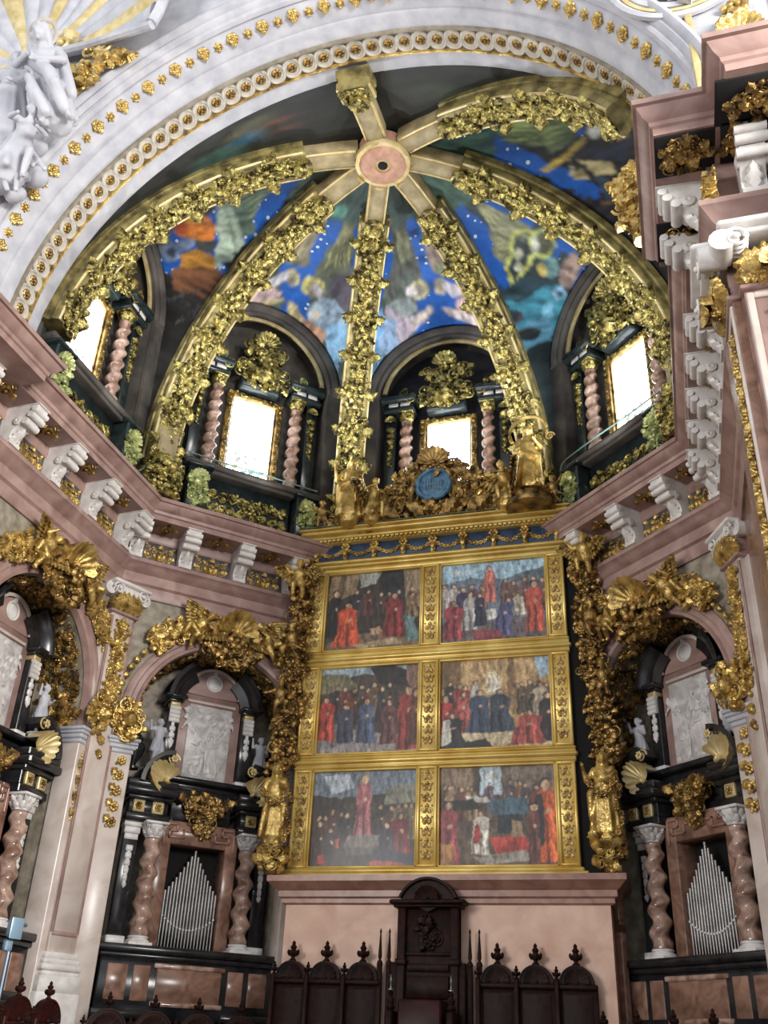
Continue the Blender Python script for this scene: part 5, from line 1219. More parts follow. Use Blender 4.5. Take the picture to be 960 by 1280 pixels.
    for s in (-1, 1):
        mb = MB(); pts = [(s * .70, 4.95), (s * .70, 5.34), (s * .46, 5.34), (s * .46, 5.22), (s * .6, 5.22), (s * .6, 5.10), (s * .32, 5.10), (s * .32, 5.24), (s * .2, 5.24)]
        for (x0, z0), (x1, z1) in zip(pts[:-1], pts[1:]): mb.box(min(x0, x1) - .022, max(x0, x1) + .022, .49, .53, min(z0, z1) - .022, max(z0, z1) + .022, .008)
        part('meander_moulding', mb, 'moulding', t)
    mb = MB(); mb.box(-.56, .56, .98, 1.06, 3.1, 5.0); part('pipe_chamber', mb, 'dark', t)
    # entablature blocks, gilt dies, broken scroll pediments
    for s in (-1, 1):
        mb = MB(); mb.box(s * 1.12 - .42, s * 1.12 + .42, .32, 1.0, 5.28, 5.42, .015); mb.box(s * 1.12 - .38, s * 1.12 + .38, .36, 1.0, 5.42, 5.68, .01)
        mb.box(s * 1.12 - .44, s * 1.12 + .44, .26, 1.0, 5.66, 5.74, .015); mb.box(s * 1.12 - .52, s * 1.12 + .52, .14, 1.0, 5.74, 5.88, .03); mb.box(s * 1.12 - .5, s * 1.12 + .5, .2, 1.0, 5.88, 6.02, .02); part('entablature', mb, 'black', t)
        fn = plane_map(0, .31, 5.54)
        for x in (.95, 1.32): mb = MB(); mb.box(s * x - .11, s * x + .11, .31, .4, 5.43, 5.65, .012); p = part('gilt_die', mb, 'shellgold', t, 'pale gilt square die'); mb = MB(); mb.stamp(FLOW, fn, s * x, 0, .075); part('die_flower', mb, 'darkgold', p)
        mb = MB(); mb.arch([(.62, .16), (.64, .10), (.56, .10), (.5, .2), (.5, .8), (.62, .8)], (s * .78, 5.98), 0 if s > 0 else PI * .52, PI * .48 if s > 0 else PI, 16); part('scroll_pediment', mb, 'black', t)
        mb = MB(); fn = lambda u, v, d: np.stack([s * .84 + u, .30 - d, 6.02 + v], -1); mb.stamp(SHELL, fn, s * .05, .02, .42, -s * .85, 0, sx=.62); mb.stamp(VOL, fn, s * -.02, .44, .12, 0, .1); mb.stamp(FLOW, fn, s * -.02, .44, .08, 0, .18); part('gilt_shell', mb, 'shellgold', t)
    mb = MB(); mb.box(-.62, .62, .62, 1.08, 5.4, 6.05, .02); mb.box(-1.3, 1.3, .7, 1.08, 6.02, 6.26, .02); part('attic_base', mb, 'black', t)
    mb = MB(); fn = plane_map(0, .5, 5.66)
    for s in (-1, 1): curl(mb, fn, s * .26, .06, .17, PI / 2, s, .05); curl(mb, fn, s * .2, -.25, .12, -PI / 2, -s, .05); mb.stamp(LEAF2, fn, s * .4, .12, .26, -s * 1.1, .03)
    clump(mb, fn, 0, .02, .38, .24, 120, rs, .11, .02, .22); clump(mb, fn, 0, -.36, .16, .18, 40, rs, .08, .02, .1)
    part('gilt_cartouche', mb, 'darkgold', t)
    # upper tabernacle
    t2 = thing('relief_tabernacle', 'black and pink marble frame around the pale relief in ' + N, 'frame', P(.05, 0, 0), r_, 'marble frames around the reliefs')
    mb = MB(); mb.box(-.66, .66, .72, 1.08, 6.24, 8.0, .01)
    mb.arch([(.0, .72), (.62, .72), (.62, 1.08), (.0, 1.08)], (0, 8.0), 0.02, PI - .02, 20); part('panel', mb, 'pink', t2)
    mb = MB(); mb.arch([(.60, .70), (.60, .66), (.54, .66), (.54, .70)], (0, 8.0), .02, PI - .02, 20); mb.box(-.52, .52, .68, .73, 7.82, 7.88, .008); part('panel_moulding', mb, 'pinklight', t2)
    mb = MB(); fn = plane_map(0, .72, 8.3); mb.stamp((RING[0] * np.array([1, 1, .7]), RING[1]), fn, 0, 0, .16); mb.stamp(DISC, fn, 0, 0, .13, 0, .0, sz=.5); mb.stamp(LEAF, fn, 0, .14, .12, 0); part('medallion', mb, 'wmarble', t2, 'pale oval medallion')
    for s in (-1, 1):
        mb = MB(); mb.box(s * .80 - .13, s * .80 + .13, .60, 1.06, 6.34, 7.6, .01); mb.box(s * .80 - .15, s * .80 + .15, .56, 1.06, 7.72, 7.80, .01); part('pilaster', mb, 'black', t2, 'black marble pilaster')
        mb = MB(); mb.box(s * .80 - .15, s * .80 + .15, .58, .9, 6.24, 6.34, .012); part('white_base', mb, 'wmarble', t2, 'white marble base'); mb = MB(); mb.box(s * .8 - .03, s * .8 + .03, .585, .62, 6.8, 7.6)
        for k in range(4): mb.tube([(s * .8 - .11, .585, 7.60 - k * .085), (s * .8 + .11, .585, 7.60 - k * .085)], .046, 8)
        for k in range(3): mb.box(s * .80 - .06, s * .80 + .06, .57, .62, 7.12 - k * .13, 7.22 - k * .13, .012)
        mb.lathe([(0, -.1), (.05, -.03), (.05, 0), (.0, .02)], 10, (s * .8, .59, 6.86))
        part('white_drop', mb, 'wmarble', t2, 'white marble fluted drop')
        mb = MB(); mb.box(s * .80 - .1, s * .80 + .1, .57, .8, 7.64, 7.74, .01); part('gilt_die', mb, 'shellgold', t2)
        # broken segmental pediment
        mb = MB(); a0, a1 = (.06, .98) if s > 0 else (PI - .98, PI - .06)
        mb.arch([(1.0, .5), (1.02, .40), (.94, .40), (.90, .46), (.84, .5), (.80, .6), (.62, .66), (.62, 1.06), (1.0, 1.06)], (s * .0, 7.74), a0, a1, 16)
        mb.box(min(s * .6, s * 1.06), max(s * .6, s * 1.06), .44, 1.06, 7.78, 7.86, .02); part('broken_pediment', mb, 'black', t2)
    mb = MB(); mb.box(-1.15, 1.15, .52, 1.06, 6.16, 6.26, .02); part('ledge', mb, 'black', t2)
    # pale carved relief
    t3 = thing('marble_relief', 'pale veined marble relief of robed figures in ' + N, 'relief', P(.05, 6.28, -.72), r_, 'pale marble reliefs in the niches')
    mb = MB(); mb.box(-.46, .46, -.035, .04, 0, 1.5, .008); part('slab', mb, 'relief', t3)
    for k, (x, z, h, me, ry) in enumerate(((-.20, .06, .72, STAND, .1), (.16, .10, .92, STAND2, -.12), (.0, .72, .6, PUT[1], .5), (-.26, .86, .5, PUT[2], -.6), (.30, .95, .45, PUT[0], .4))):
        q = link('carved_figure', me.copy(), 'relief', t3); q.location = (x, -.03, z); q.scale = (h, h * .3, h); q.rotation_euler = (0, ry, 0)
    mb = MB(); fn = plane_map(0, -.03, .75)
    for k in range(12): mb.stamp(LEAF, fn, rs.uniform(-.4, .4), rs.uniform(-.65, .65), rs.uniform(.15, .3), rs.uniform(0, 6.28), -.005, sz=.4)
    part('carved_foliage', mb, 'relief', t3)
    # free columns and statuettes
    for s in (-1, 1):
        side = 'left' if s < 0 else 'right'
        t = thing('twisted_column', 'twisted marble column %s of the organ pipes in %s' % (side, N), 'column', P(.08 + s * .95, 3.14, D + .02), r_, 'twisted marble columns of the organ cases')
        part('base', base_mb(.155, .18), 'wmarble', t, 'white marble base'); part('shaft', salomonic(1.66, .168, 4.6, .040, 18, 96, .18), 'twist', t, None, 180); part('capital', capital_mb(.155, .30, 1.84), 'wmarble', t, 'white marble leaf capital', 60)
        st = fig_thing('statuette', 'white marble statuette %s of the relief in %s' % (side, N), 'statue', CHER.copy(), 'white', P(.05 + s * 1.08, 6.36, -.46), r_, 'white marble statuettes in the niches', scale=.92)
        mb = MB(); mb.lathe([(.2, 0), (.22, .02), (.16, .05), (.16, .09), (.2, .11), (.2, .12), (0, .12)], 14, (0, 0, -.12)); q = part('pedestal', mb, 'wmarble', st); 
        if s * inner < 0 or w == 'W2':
            tt = thing('dark_urn', 'dark marble urn behind the %s statuette in %s' % (side, N), 'urn', P(s * 1.42, 6.26, -.62), r_, 'dark urns in the niches')
            mb = MB(); mb.lathe([(.0, 0), (.13, 0), (.13, .04), (.06, .08), (.08, .14), (.17, .28), (.2, .42), (.17, .5), (.12, .54), (.14, .58), (.1, .66), (.03, .72), (.05, .78), (0, .82)], 18); part('body', mb, 'black', tt)
    # organ pipes
    t = thing('organ_pipes', 'pointed rank of grey tin organ pipes in ' + N, 'organ pipes', P(.08, 3.14, -.62), r_, 'ranks of organ pipes')
    NP = 17; ww = 1.06 / NP
    for i in range(NP):
        q = abs(i - (NP - 1) / 2) / ((NP - 1) / 2); x = -.53 + ww * (i + .5); top = 1.02 + .75 * (1 - q) ** 1.15; mo = .34 + .22 * q * q; r = ww * .46
        mb = MB(); mb.lathe([(.012, 0), (r, mo - .02), (r, mo), (r, top), (r * .8, top), (r * .8, top - .05)], 10, (x, 0, 0)); o = part('pipe', mb, 'tin', t)
        mb = MB(); mb.lathe([(0, -.025), (r * .8, -.012), (r * .8, .012), (0, .025)], 8, (x, -r * .75, mo + .02)); part('mouth', mb, 'wmarble', o, 'bright pipe mouth')

# ------------------------------------------------------------------ corner pilasters
for k, (ang, lab) in enumerate(((157.5, 'tall pale marble pilaster with gilded drop standing between the two left niches'), (22.5, 'tall marble pilaster with gilded garland right of the right-hand niche'))):
    a = math.radians(ang); R = 6.18; tx = .09 if ang > 90 else -.04
    loc = (XC + R * math.cos(a) + tx * math.sin(a), YK + R * math.sin(a) - tx * math.cos(a), 0); rs = random.Random(80 + k)
    t = thing('corner_pilaster', lab, 'pilaster', loc, a - PI / 2)
    mb = MB(); mb.box(-.27, .27, 0, .6, 2.9, 8.96, .015); mb.box(-.42, .42, .1, .6, 2.9, 8.96, .015); part('shaft', mb, 'pinklight', t)
    mb = MB(); 
    for x in (-.25, .25): mb.box(x - .025, x + .025, -.018, .02, 3.2, 8.9, .008)
    mb.box(-.25, .25, -.018, .02, 3.15, 3.22, .008); part('edge_moulding', mb, 'pink', t)
    mb = MB()
    for z0, z1, e in ((2.3, 2.55, .10), (2.55, 2.62, .06), (2.62, 2.72, .08), (2.72, 2.80, .05), (2.80, 2.9, .02)): mb.box(-.3 - e, .3 + e, -.03 - e, .6, z0, z1, .015)
    mb.box(-.42, .42, -.14, .6, 0, 2.3, .02); part('base', mb, 'wmarble', t, 'white marble base')
    mb = MB(); fn = plane_map(0, -.01, 0); candelabra(mb, fn, 6.75, 8.85, 0, .36, rs, 0, .2)
    for q in range(5): mb.stamp(LEAF if q % 2 else BALL, fn, .02 * (-1) ** q, 6.7 - q * .13, .2 - .02 * q if q % 2 else .05, PI, .02)
    for q in range(110): mb.stamp(BALL if q % 2 else LEAF, fn, rs.uniform(-.17, .17), rs.uniform(6.8, 8.8), rs.uniform(.02, .04) if q % 2 else .1, q, .03)
    part('garland', mb, 'gold', t, 'gilded garland')
    mb = MB(); mb.box(-.33, .33, -.06, .6, 8.96, 9.02, .012); mb.box(-.27, .27, -.0, .6, 9.02, 9.34, .01); part('necking', mb, 'pink', t)
    mb = MB(); fn = plane_map(0, .0, 9.02)
    for q in range(5): mb.stamp(LEAF2, lambda u, v, d: np.stack([u, -.0 - d - .35 * v * v, 9.02 + v], -1), -.24 + .12 * q, 0, .32, 0, .01)
    for q in range(4): mb.stamp(LEAF, lambda u, v, d: np.stack([u, -.0 - d - .3 * v * v, 9.14 + v], -1), -.18 + .12 * q, 0, .28, 0, .03)
    part('gilt_leaves', mb, 'gold', t)
    mb = MB()
    for s in (-1, 1):
        mb.add(np.stack([s * (.29 + .0 * VOL[0][:, 0]) + s * VOL[0][:, 0] * .13, -.12 - VOL[0][:, 2] * .14, 9.42 + VOL[0][:, 1] * .13], -1), VOL[1])
        mb.tube([(s * .42, -.05 + q * .04, 9.42) for q in range(9)], .13, 12)
    mb.box(-.45, .45, -.2, .6, 9.52, 9.6, .02); mb.box(-.3, .3, -.12, .6, 9.34, 9.52, .02); part('volutes', mb, 'wmarble', t, 'white marble volutes')
# ------------------------------------------------------------------ dark pier on the right
for k, (loc, r_, lab, w2) in enumerate((((1.30, 9.12, 0), -PI / 2, 'shadowed pilaster with gilded relief on the inner face of the dark right pier', .34), ((1.69, 8.74, 0), 0.0, 'pale pink framed pilaster with gilded relief on the front of the dark right pier', .37))):
    rs = random.Random(120 + k)
    t = thing('pier_pilaster', lab, 'pilaster', loc, r_)
    mb = MB(); mb.box(-w2, w2, -.10, .02, 0, 9.0, .015); part('shaft', mb, 'brownmarble' if k == 0 else 'pink', t)
    mb = MB()
    for x in (-w2 + .05, w2 - .05): mb.box(x - .04, x + .04, -.13, -.09, .5, 8.95, .012)
    mb.box(-w2 + .09, w2 - .09, -.13, -.09, 8.87, 8.95, .012); part('panel_frame', mb, 'pinklight', t)
    mb = MB(); candelabra(mb, plane_map(0, -.11, 0), 4.5, 8.7, 0, w2 * 1.0, rs, 0, .22); part('gilded_relief', mb, 'gold', t)
    mb = MB(); mb.box(-w2 - .04, w2 + .04, -.15, .02, 9.0, 9.06, .01); mb.box(-w2, w2, -.1, .02, 9.06, 9.5, .01); part('necking', mb, 'pink', t)
    mb = MB()
    for q in range(9): mb.stamp(LEAF2, lambda u, v, d: np.stack([u, -.12 - d - .5 * v * v, 9.05 + v], -1), (-1 + .25 * q) * w2 * .9, 0, .26, 0, .02)
    for q in range(8): mb.stamp(LEAF, lambda u, v, d: np.stack([u, -.13 - d - .45 * v * v, 9.22 + v], -1), (-.87 + .25 * q) * w2 * .9, 0, .24, 0, .05)
    clump(mb, plane_map(0, -.16, 9.3), 0, 0, w2 * .8, .2, 50, rs, .09, .02, .12)
    mb.stamp(SHELL, lambda u, v, d: np.stack([u, -.2 - d, 9.15 + v], -1), 0, 0, .2, 0, .1)
    part('gilt_leaves', mb, 'gold', t)
    mb = MB()
    for s in (-1, 1):
        for q in range(4): mb.add(np.stack([s * (w2 + .02) + s * VOL[0][:, 0] * .15, -.16 - .07 * q - VOL[0][:, 2] * .14, 9.52 + VOL[0][:, 1] * .15], -1), VOL[1])
        mb.tube([(s * (w2 + .16), -.10 - .05 * q, 9.52) for q in range(7)], .15, 12)
    mb.box(-w2 - .2, w2 + .2, -.46, .02, 9.68, 9.76, .025); mb.box(-w2 - .12, w2 + .12, -.36, .02, 9.60, 9.68, .02); part('volutes', mb, 'wmarble', t, 'white marble volutes and abacus')
for k, (x, y, sx, sy) in enumerate(((.92, 8.35, .34, .3), (.9, 9.75, .34, .34), (1.75, 7.75, .5, .3), (1.62, 8.30, .3, .3))):
    t = thing('leaf_coffer', ('gilded leaf panel under the nearest corner of the dark cornice', 'gilded leaf panel under the dark cornice nearest the vault', 'gilded leaf panel under the foremost step of the dark cornice', 'gilded leaf panel in the inner angle under the dark cornice')[k], 'panel', (x, y, 10.97), 0, 'gilded panels under the dark cornice')
    mb = MB(); mb.box(-sx, sx, -sy, sy, -.03, .02, .01); part('ground', mb, 'dark', t)
    mb = MB(); fn = lambda u, v, d: np.stack([u, v, -.03 - d], -1); clump(mb, fn, 0, 0, sx * .75, sy * .75, 60, random.Random(k), .09, 0, .04); mb.stamp(FLOW, fn, 0, 0, .12, 0, .02); part('leaf_relief', mb, 'darkgold', t)
for k, (x, y, r_, lab) in enumerate(((1.27, 9.72, -PI / 2, 'white scrolled corbel under the dark cornice nearest the vault'), (1.27, 8.95, -PI / 2, 'white scrolled corbel above the shadowed pilaster of the dark pier'), (1.62, 8.70, 0, 'white scrolled corbel on the front of the dark pier'), (2.4, 8.03, 0, 'white scrolled corbel on the foremost step of the dark pier'))):
    o = link('marble_corbel', CORB, 'wmarble'); o.location = (x, y, 10.25); o.rotation_euler = (0, 0, r_); tag(o, lab, 'corbel', 'white marble corbels of the dark pier')
    t = thing('gilded_leaf_bracket', 'gilded leaf ornament beside the ' + lab, 'ornament', (x + (.0 if r_ else .42), y - (.42 if r_ else 0), 10.3), r_, 'gilded ornaments beside the pier corbels')
    mb = MB(); clump(mb, plane_map(0, -.05, .22), 0, 0, .17, .2, 60, random.Random(k), .09, .0, .16); part('leaves', mb, 'gold', t)

# ------------------------------------------------------------------ sculpture over the arch, upper left
t = thing('shell_niche', 'huge white fluted shell with gilded flutes at the upper left', 'shell', (-10.3, 9.25, 17.7))
mbw, mbg = MB(), MB(); NF = 17
for i in range(NF):
    a0, a1 = math.radians(-16 + 200 * i / NF), math.radians(-16 + 200 * (i + 1) / NF)
    def f(u, v, a0=a0, a1=a1):
        a = a0 + (a1 - a0) * u; r = .3 + 2.85 * v
        return (r * math.cos(a), -.05 - .55 * v * v - .16 * v * math.sin(PI * u), r * math.sin(a) * .92)
    (mbg if i % 3 == 1 else mbw).grid(f, 7, 10)
part('white_flutes', mbw, 'white', t); part('gilt_flutes', mbg, 'shellgold', t, 'gilded flutes')
mb = MB(); mb.tube([(3.2 * math.cos(math.radians(a)), -.62, 3.2 * .92 * math.sin(math.radians(a))) for a in range(-16, 186, 5)], .1, 8)
mb.tube([(.3, -.2, -.2), (1.6, -.3, -.42), (3.1, -.62, -.86)], .08, 8); part('rim', mb, 'white', t)
mb = MB(); fn = plane_map(0, -.25, 0)
curl(mb, fn, .95, -.15, .28, .2, 1); curl(mb, fn, 1.9, -.5, .2, 3.4, 1); part('scroll', mb, 'shellgold', t)
VIRGIN = figure(1.0, dict(pelvis=(0, .0, .40), chest=(.0, -.03, .60), neck=(.0, -.05, .72), head=(.0, -.08, .81), shl=(-.12, -.03, .66), ell=(-.20, -.12, .56), hal=(-.06, -.2, .58), shr=(.12, -.03, .66), elr=(.20, -.1, .55), har=(.05, -.2, .54),
        hipl=(-.07, 0, .38), knl=(-.02, -.22, .30), ftl=(.05, -.18, .04), tol=(.07, -.26, .02), hipr=(.07, 0, .38), knr=(.18, -.22, .32), ftr=(.26, -.16, .06), tor=(.30, -.24, .04)), 1.05, ((0, .0, .58), (.10, -.06, .10), .10, .135), .080, 'long', 14, 21, voxel=.011,
        cloth=[((-.14, -.06, .64), (.12, -.2, .42), .05, .06), ((.12, -.2, .42), (.24, -.2, .12), .06, .05), ((.14, 0, .64), (.22, -.06, .3), .04, .06), ((-.05, -.2, .4), (.1, -.24, .1), .04, .05)])
o = fig_thing('carved_woman', 'white carved woman in long robes with a halo seated before the big shell', 'statue', VIRGIN, 'white', (-9.12, 9.12, 15.15), .1, None, scale=2.15, tilt=.5)
mb = MB(); K = RING[0]; mb.add(np.stack([K[:, 0] * .115, .0 + K[:, 2] * .05, K[:, 1] * .115], -1), RING[1]); q = part('halo', mb, 'greystucco', o, 'thin ring halo'); q.location = (0, -.04, .825)
o = fig_thing('carved_kneeling_man', 'white carved kneeling figure in heavy drapery at the left edge, below the haloed woman', 'statue', KNEEL.copy(), 'white', (-9.55, 8.95, 14.0), .9, None, scale=1.55, tilt=.35)
o = fig_thing('carved_standing_man', 'white carved standing figure half cut by the left edge, beside the haloed woman', 'statue', STAND2.copy(), 'white', (-9.95, 9.1, 15.0), .3, None, scale=1.9, tilt=.35)
t = thing('stucco_drapery', 'heap of white carved drapery and clouds under the seated woman', 'relief', (-9.75, 9.2, 14.3))
mb = MB(); r5 = random.Random(5)
for k in range(34): ellip(mb, (r5.uniform(-.9, .5), r5.uniform(-.2, .1), r5.uniform(-.3, .8)), (r5.uniform(.1, .24), r5.uniform(.1, .2), r5.uniform(.1, .2)))
for k in range(16):
    x, z = r5.uniform(-.9, .5), r5.uniform(-.1, 1.2); capsule(mb, (x, -.25, z), (x + r5.uniform(.1, .5), -.3, z - r5.uniform(.3, .7)), .06, .05)
link('folds', remesh(mb, .035), 'white', t)
t = thing('gilded_spray', 'gilded leafy spray on the white arch right of the haloed woman', 'ornament', (-8.55, 9.1, 16.55), 0)
mb = MB(); fn = plane_map(0, 0, 0)
clump(mb, fn, -.25, .0, .28, .3, 70, r5, .14, 0, .15); clump(mb, fn, .32, .30, .42, .14, 60, r5, .13, 0, .12); mb.stamp(VOL, fn, -.1, .55, .2, 0, .1); part('leaves', mb, 'gold', t)
# ornaments in the right spandrel
t = thing('grey_relief_medallion', 'grey carved relief in a round white and gold moulding at the top right', 'relief', (1.3, 9.3, 15.75))
mb = MB(); mb.lathe([(0, 0), (.62, 0), (.62, .05), (0, .06)], 28); K = mb.v[-1]; mb.v[-1] = np.stack([K[:, 0], -K[:, 2], K[:, 1]], -1); part('ground', mb, 'plaster', t, 'grey ground')
mb = MB(); clump(mb, plane_map(0, -.05, 0), 0, 0, .5, .5, 40, r5, .26, 0, .12); part('carving', mb, 'relief', t)
mb = MB(); 
for rr, q in ((.72, .07), (.95, .06)): mb.tube([(rr * math.cos(a * PI / 20), -.05, rr * math.sin(a * PI / 20)) for a in range(40)], q, 6, closed=True)
part('white_ring', mb, 'white', t)
mb = MB(); mb.tube([(.84 * math.cos(a * PI / 24), -.06, .84 * math.sin(a * PI / 24)) for a in range(48)], .035, 6, closed=True); part('gilt_ring', mb, 'shellgold', t)
t = thing('gilded_drop', 'gilded hanging leaf drop on the white wall above the dark cornice', 'ornament', (1.98, 9.28, 13.1))
mb = MB(); fn = plane_map(0, 0, 0)
for k in range(9): mb.stamp(LEAF2 if k % 2 else FLOW, fn, .06 * (-1) ** k, k * .2, .34 if k % 2 else .17, PI + .4 * (-1) ** k, .03); mb.stamp(BALL, fn, -.12 * (-1) ** k, k * .2, .06, 0, .03)
mb.stamp(SHELL, fn, 0, .95, .3, 0, .05); part('leaves', mb, 'gold', t)
mb = MB(); mb.box(1.32, 1.42, 9.24, 9.32, 11.5, 16, .01); mb.box(2.5, 2.6, 9.24, 9.32, 11.5, 16, .01); struct('trim_stucco_strip', mb, 'shellgold')

# ------------------------------------------------------------------ altarpiece
AX, AY, AZ = -4.345, 17.84, 4.45
XS = ((-2.356, -.237), (.153, 2.357)); ZR = ((4.427, 6.234), (2.269, 4.097), (.155, 1.976))
t = thing('altarpiece_frame', 'tall gilded altarpiece frame holding six painted panels', 'altarpiece frame', (AX, AY, AZ))
mb = MB(); mb.box(-2.86, 2.86, -.22, .2, -.04, .06, .02); mb.box(-2.78, 2.78, -.16, .2, .06, .13, .02); mb.box(-2.72, 2.72, -.10, .2, .11, .155, .01); part('bottom_rail', mb, 'framegold', t)
for k, (z0, z1) in enumerate(((1.976, 2.269), (4.097, 4.427))):
    mb = MB(); mb.box(-2.74, 2.74, -.07, .2, z0, z1, .01); mb.box(-2.78, 2.78, -.13, .2, z0 + .10, z0 + .19, .025); mb.box(-2.75, 2.75, -.10, .2, z0 + .02, z0 + .06, .012); mb.box(-2.75, 2.75, -.10, .2, z1 - .05, z1 - .015, .012); part('rail', mb, 'framegold', t)
mb = MB(); mb.box(-2.74, 2.74, -.08, .2, 6.234, 6.34, .01); mb.box(-2.8, 2.8, -.13, .2, 6.34, 6.42, .02); mb.box(-2.82, 2.82, -.17, .2, 6.42, 6.5, .02); part('top_rail', mb, 'framegold', t)
r6 = random.Random(66)
for k, (x0, x1) in enumerate(((-2.72, -2.356), (-.237, .153), (2.357, 2.72))):
    for (z0, z1) in ZR:
        mb = MB(); mb.box(x0, x1, -.08, .2, z0 - .02, z1 + .02, .01)
        for x in (x0 + .03, x1 - .03): mb.box(x - .028, x + .028, -.115, -.07, z0, z1, .012)
        mb.box(x0 + .03, x1 - .03, -.12, -.07, z1 - .05, z1, .012); mb.box(x0 + .03, x1 - .03, -.12, -.07, z0, z0 + .05, .012)
        p = part('pilaster', mb, 'framegold', t)
        mb = MB(); xc = (x0 + x1) / 2; candelabra(mb, plane_map(0, -.075, 0), z0 + .09, z1 - .09, xc, (x1 - x0) * .62, r6, 0, .2); part('arabesque', mb, 'framerelief', p, 'finely carved gilt arabesque')
mb = MB(); mb.box(-2.74, 2.74, -.06, .2, 6.5, 6.92, .01); part('frieze', mb, 'blue', t, 'deep blue frieze')
mb = MB(); fn = plane_map(0, -.06, 0)
for i in range(9):
    x = -2.62 + 5.24 * i / 8; mb.box(x - .05, x + .05, -.12, -.05, 6.5, 6.93, .012); mb.stamp(FLOW, fn, x, 6.84, .11, 0, .05); mb.stamp(LEAF, fn, x, 6.78, .2, PI, .05); mb.stamp(BALL, fn, x, 6.56, .05, 0, .05)
    if i < 8:
        for q in range(15):
            f = (q + .5) / 15; mb.stamp(BALL if q % 2 else FLOW, fn, x + .655 * f, 6.82 - .17 * math.sin(PI * f), .038 if q % 2 else .055, q, .02)
part('swags', mb, 'gold', t, 'gilded festoons')
mb = MB(); mb.box(-2.82, 2.82, -.2, .2, 6.92, 6.97, .015); mb.box(-2.86, 2.86, -.30, .2, 6.97, 7.05, .02); mb.box(-2.92, 2.92, -.40, .2, 7.05, 7.15, .03); mb.box(-2.95, 2.95, -.44, .2, 7.15, 7.2, .015)
for i in range(56): mb.box(-2.8 + i * .1018 - .03, -2.8 + i * .1018 + .03, -.27, -.1, 6.93, 6.975)
part('cornice', mb, 'framegold', t)
# sight mouldings
for r in range(3):
    for c in range(2):
        (x0, x1), (z0, z1) = XS[c], ZR[r]; mb = MB()
        for a, b_, e, f in ((x0, x0 + .035, z0, z1), (x1 - .035, x1, z0, z1), (x0, x1, z0, z0 + .035), (x0, x1, z1 - .035, z1)): mb.box(a, b_, -.075, .05, e, f, .01)
        part('sight_moulding', mb, 'framegold', t)

def fgr(x, y, h, w, robe, skin=(196, 156, 120), hair=(62, 44, 34), lean=0.0, kneel=False, cape=None):
    "robed figure: x,y = top of the head, fractions of the panel from its upper left"
    hd = h * .15; o = []
    E_ = lambda cx, cy, rx, ry, n=10: [(cx + rx * math.cos(2 * PI * i / n), cy + ry * math.sin(2 * PI * i / n)) for i in range(n)]
    b = y + h; sx = x; bx = x + lean
    o.append((robe, [(sx - w * .16, y + hd * .8), (sx + w * .16, y + hd * .8), (sx + w * .42, y + hd * 1.4), (bx + w * .40, y + h * .55), (bx + w * (.62 if kneel else .5), b), (bx - w * (.62 if kneel else .5), b), (bx - w * .40, y + h * .55), (sx - w * .42, y + hd * 1.4)]))
    dk = tuple(int(v * .62) for v in robe); lt = tuple(min(255, int(v * 1.28)) for v in robe)
    o.append((dk, [(bx - w * .05, y + h * .45), (bx + w * .08, y + h * .5), (bx + w * .12, b), (bx - w * .02, b)])); o.append((lt, [(bx + w * .2, y + h * .42), (bx + w * .3, y + h * .45), (bx + w * .36, b), (bx + w * .24, b)]))
    o.append((dk, [(bx - w * .36, y + h * .5), (bx - w * .26, y + h * .5), (bx - w * .30, b), (bx - w * .42, b)]))
    if cape: o.append((cape, [(sx - w * .40, y + hd * 1.3), (sx - w * .1, y + hd * 1.1), (bx - w * .05, y + h * .75), (bx - w * .45, y + h * .9)]))
    o.append((hair, E_(sx, y + hd * .42, hd * .46, hd * .52))); o.append((skin, E_(sx + hd * .06, y + hd * .52, hd * .33, hd * .42)))
    o.append((skin, E_(bx + w * .1, y + h * .40, w * .10, h * .035)))
    return o
def crowd(x0, x1, y, n, rs, cols, h=.3, w=.1):
    o = []
    for i in range(n): o += fgr(x0 + (x1 - x0) * (i + rs.uniform(.2, .8)) / n, y + rs.uniform(-.03, .04), h, w, rs.choice(cols))
    return o
rp = random.Random(31)
WARM = [(96, 54, 42), (70, 56, 46), (120, 60, 44), (58, 52, 56), (110, 84, 56)]
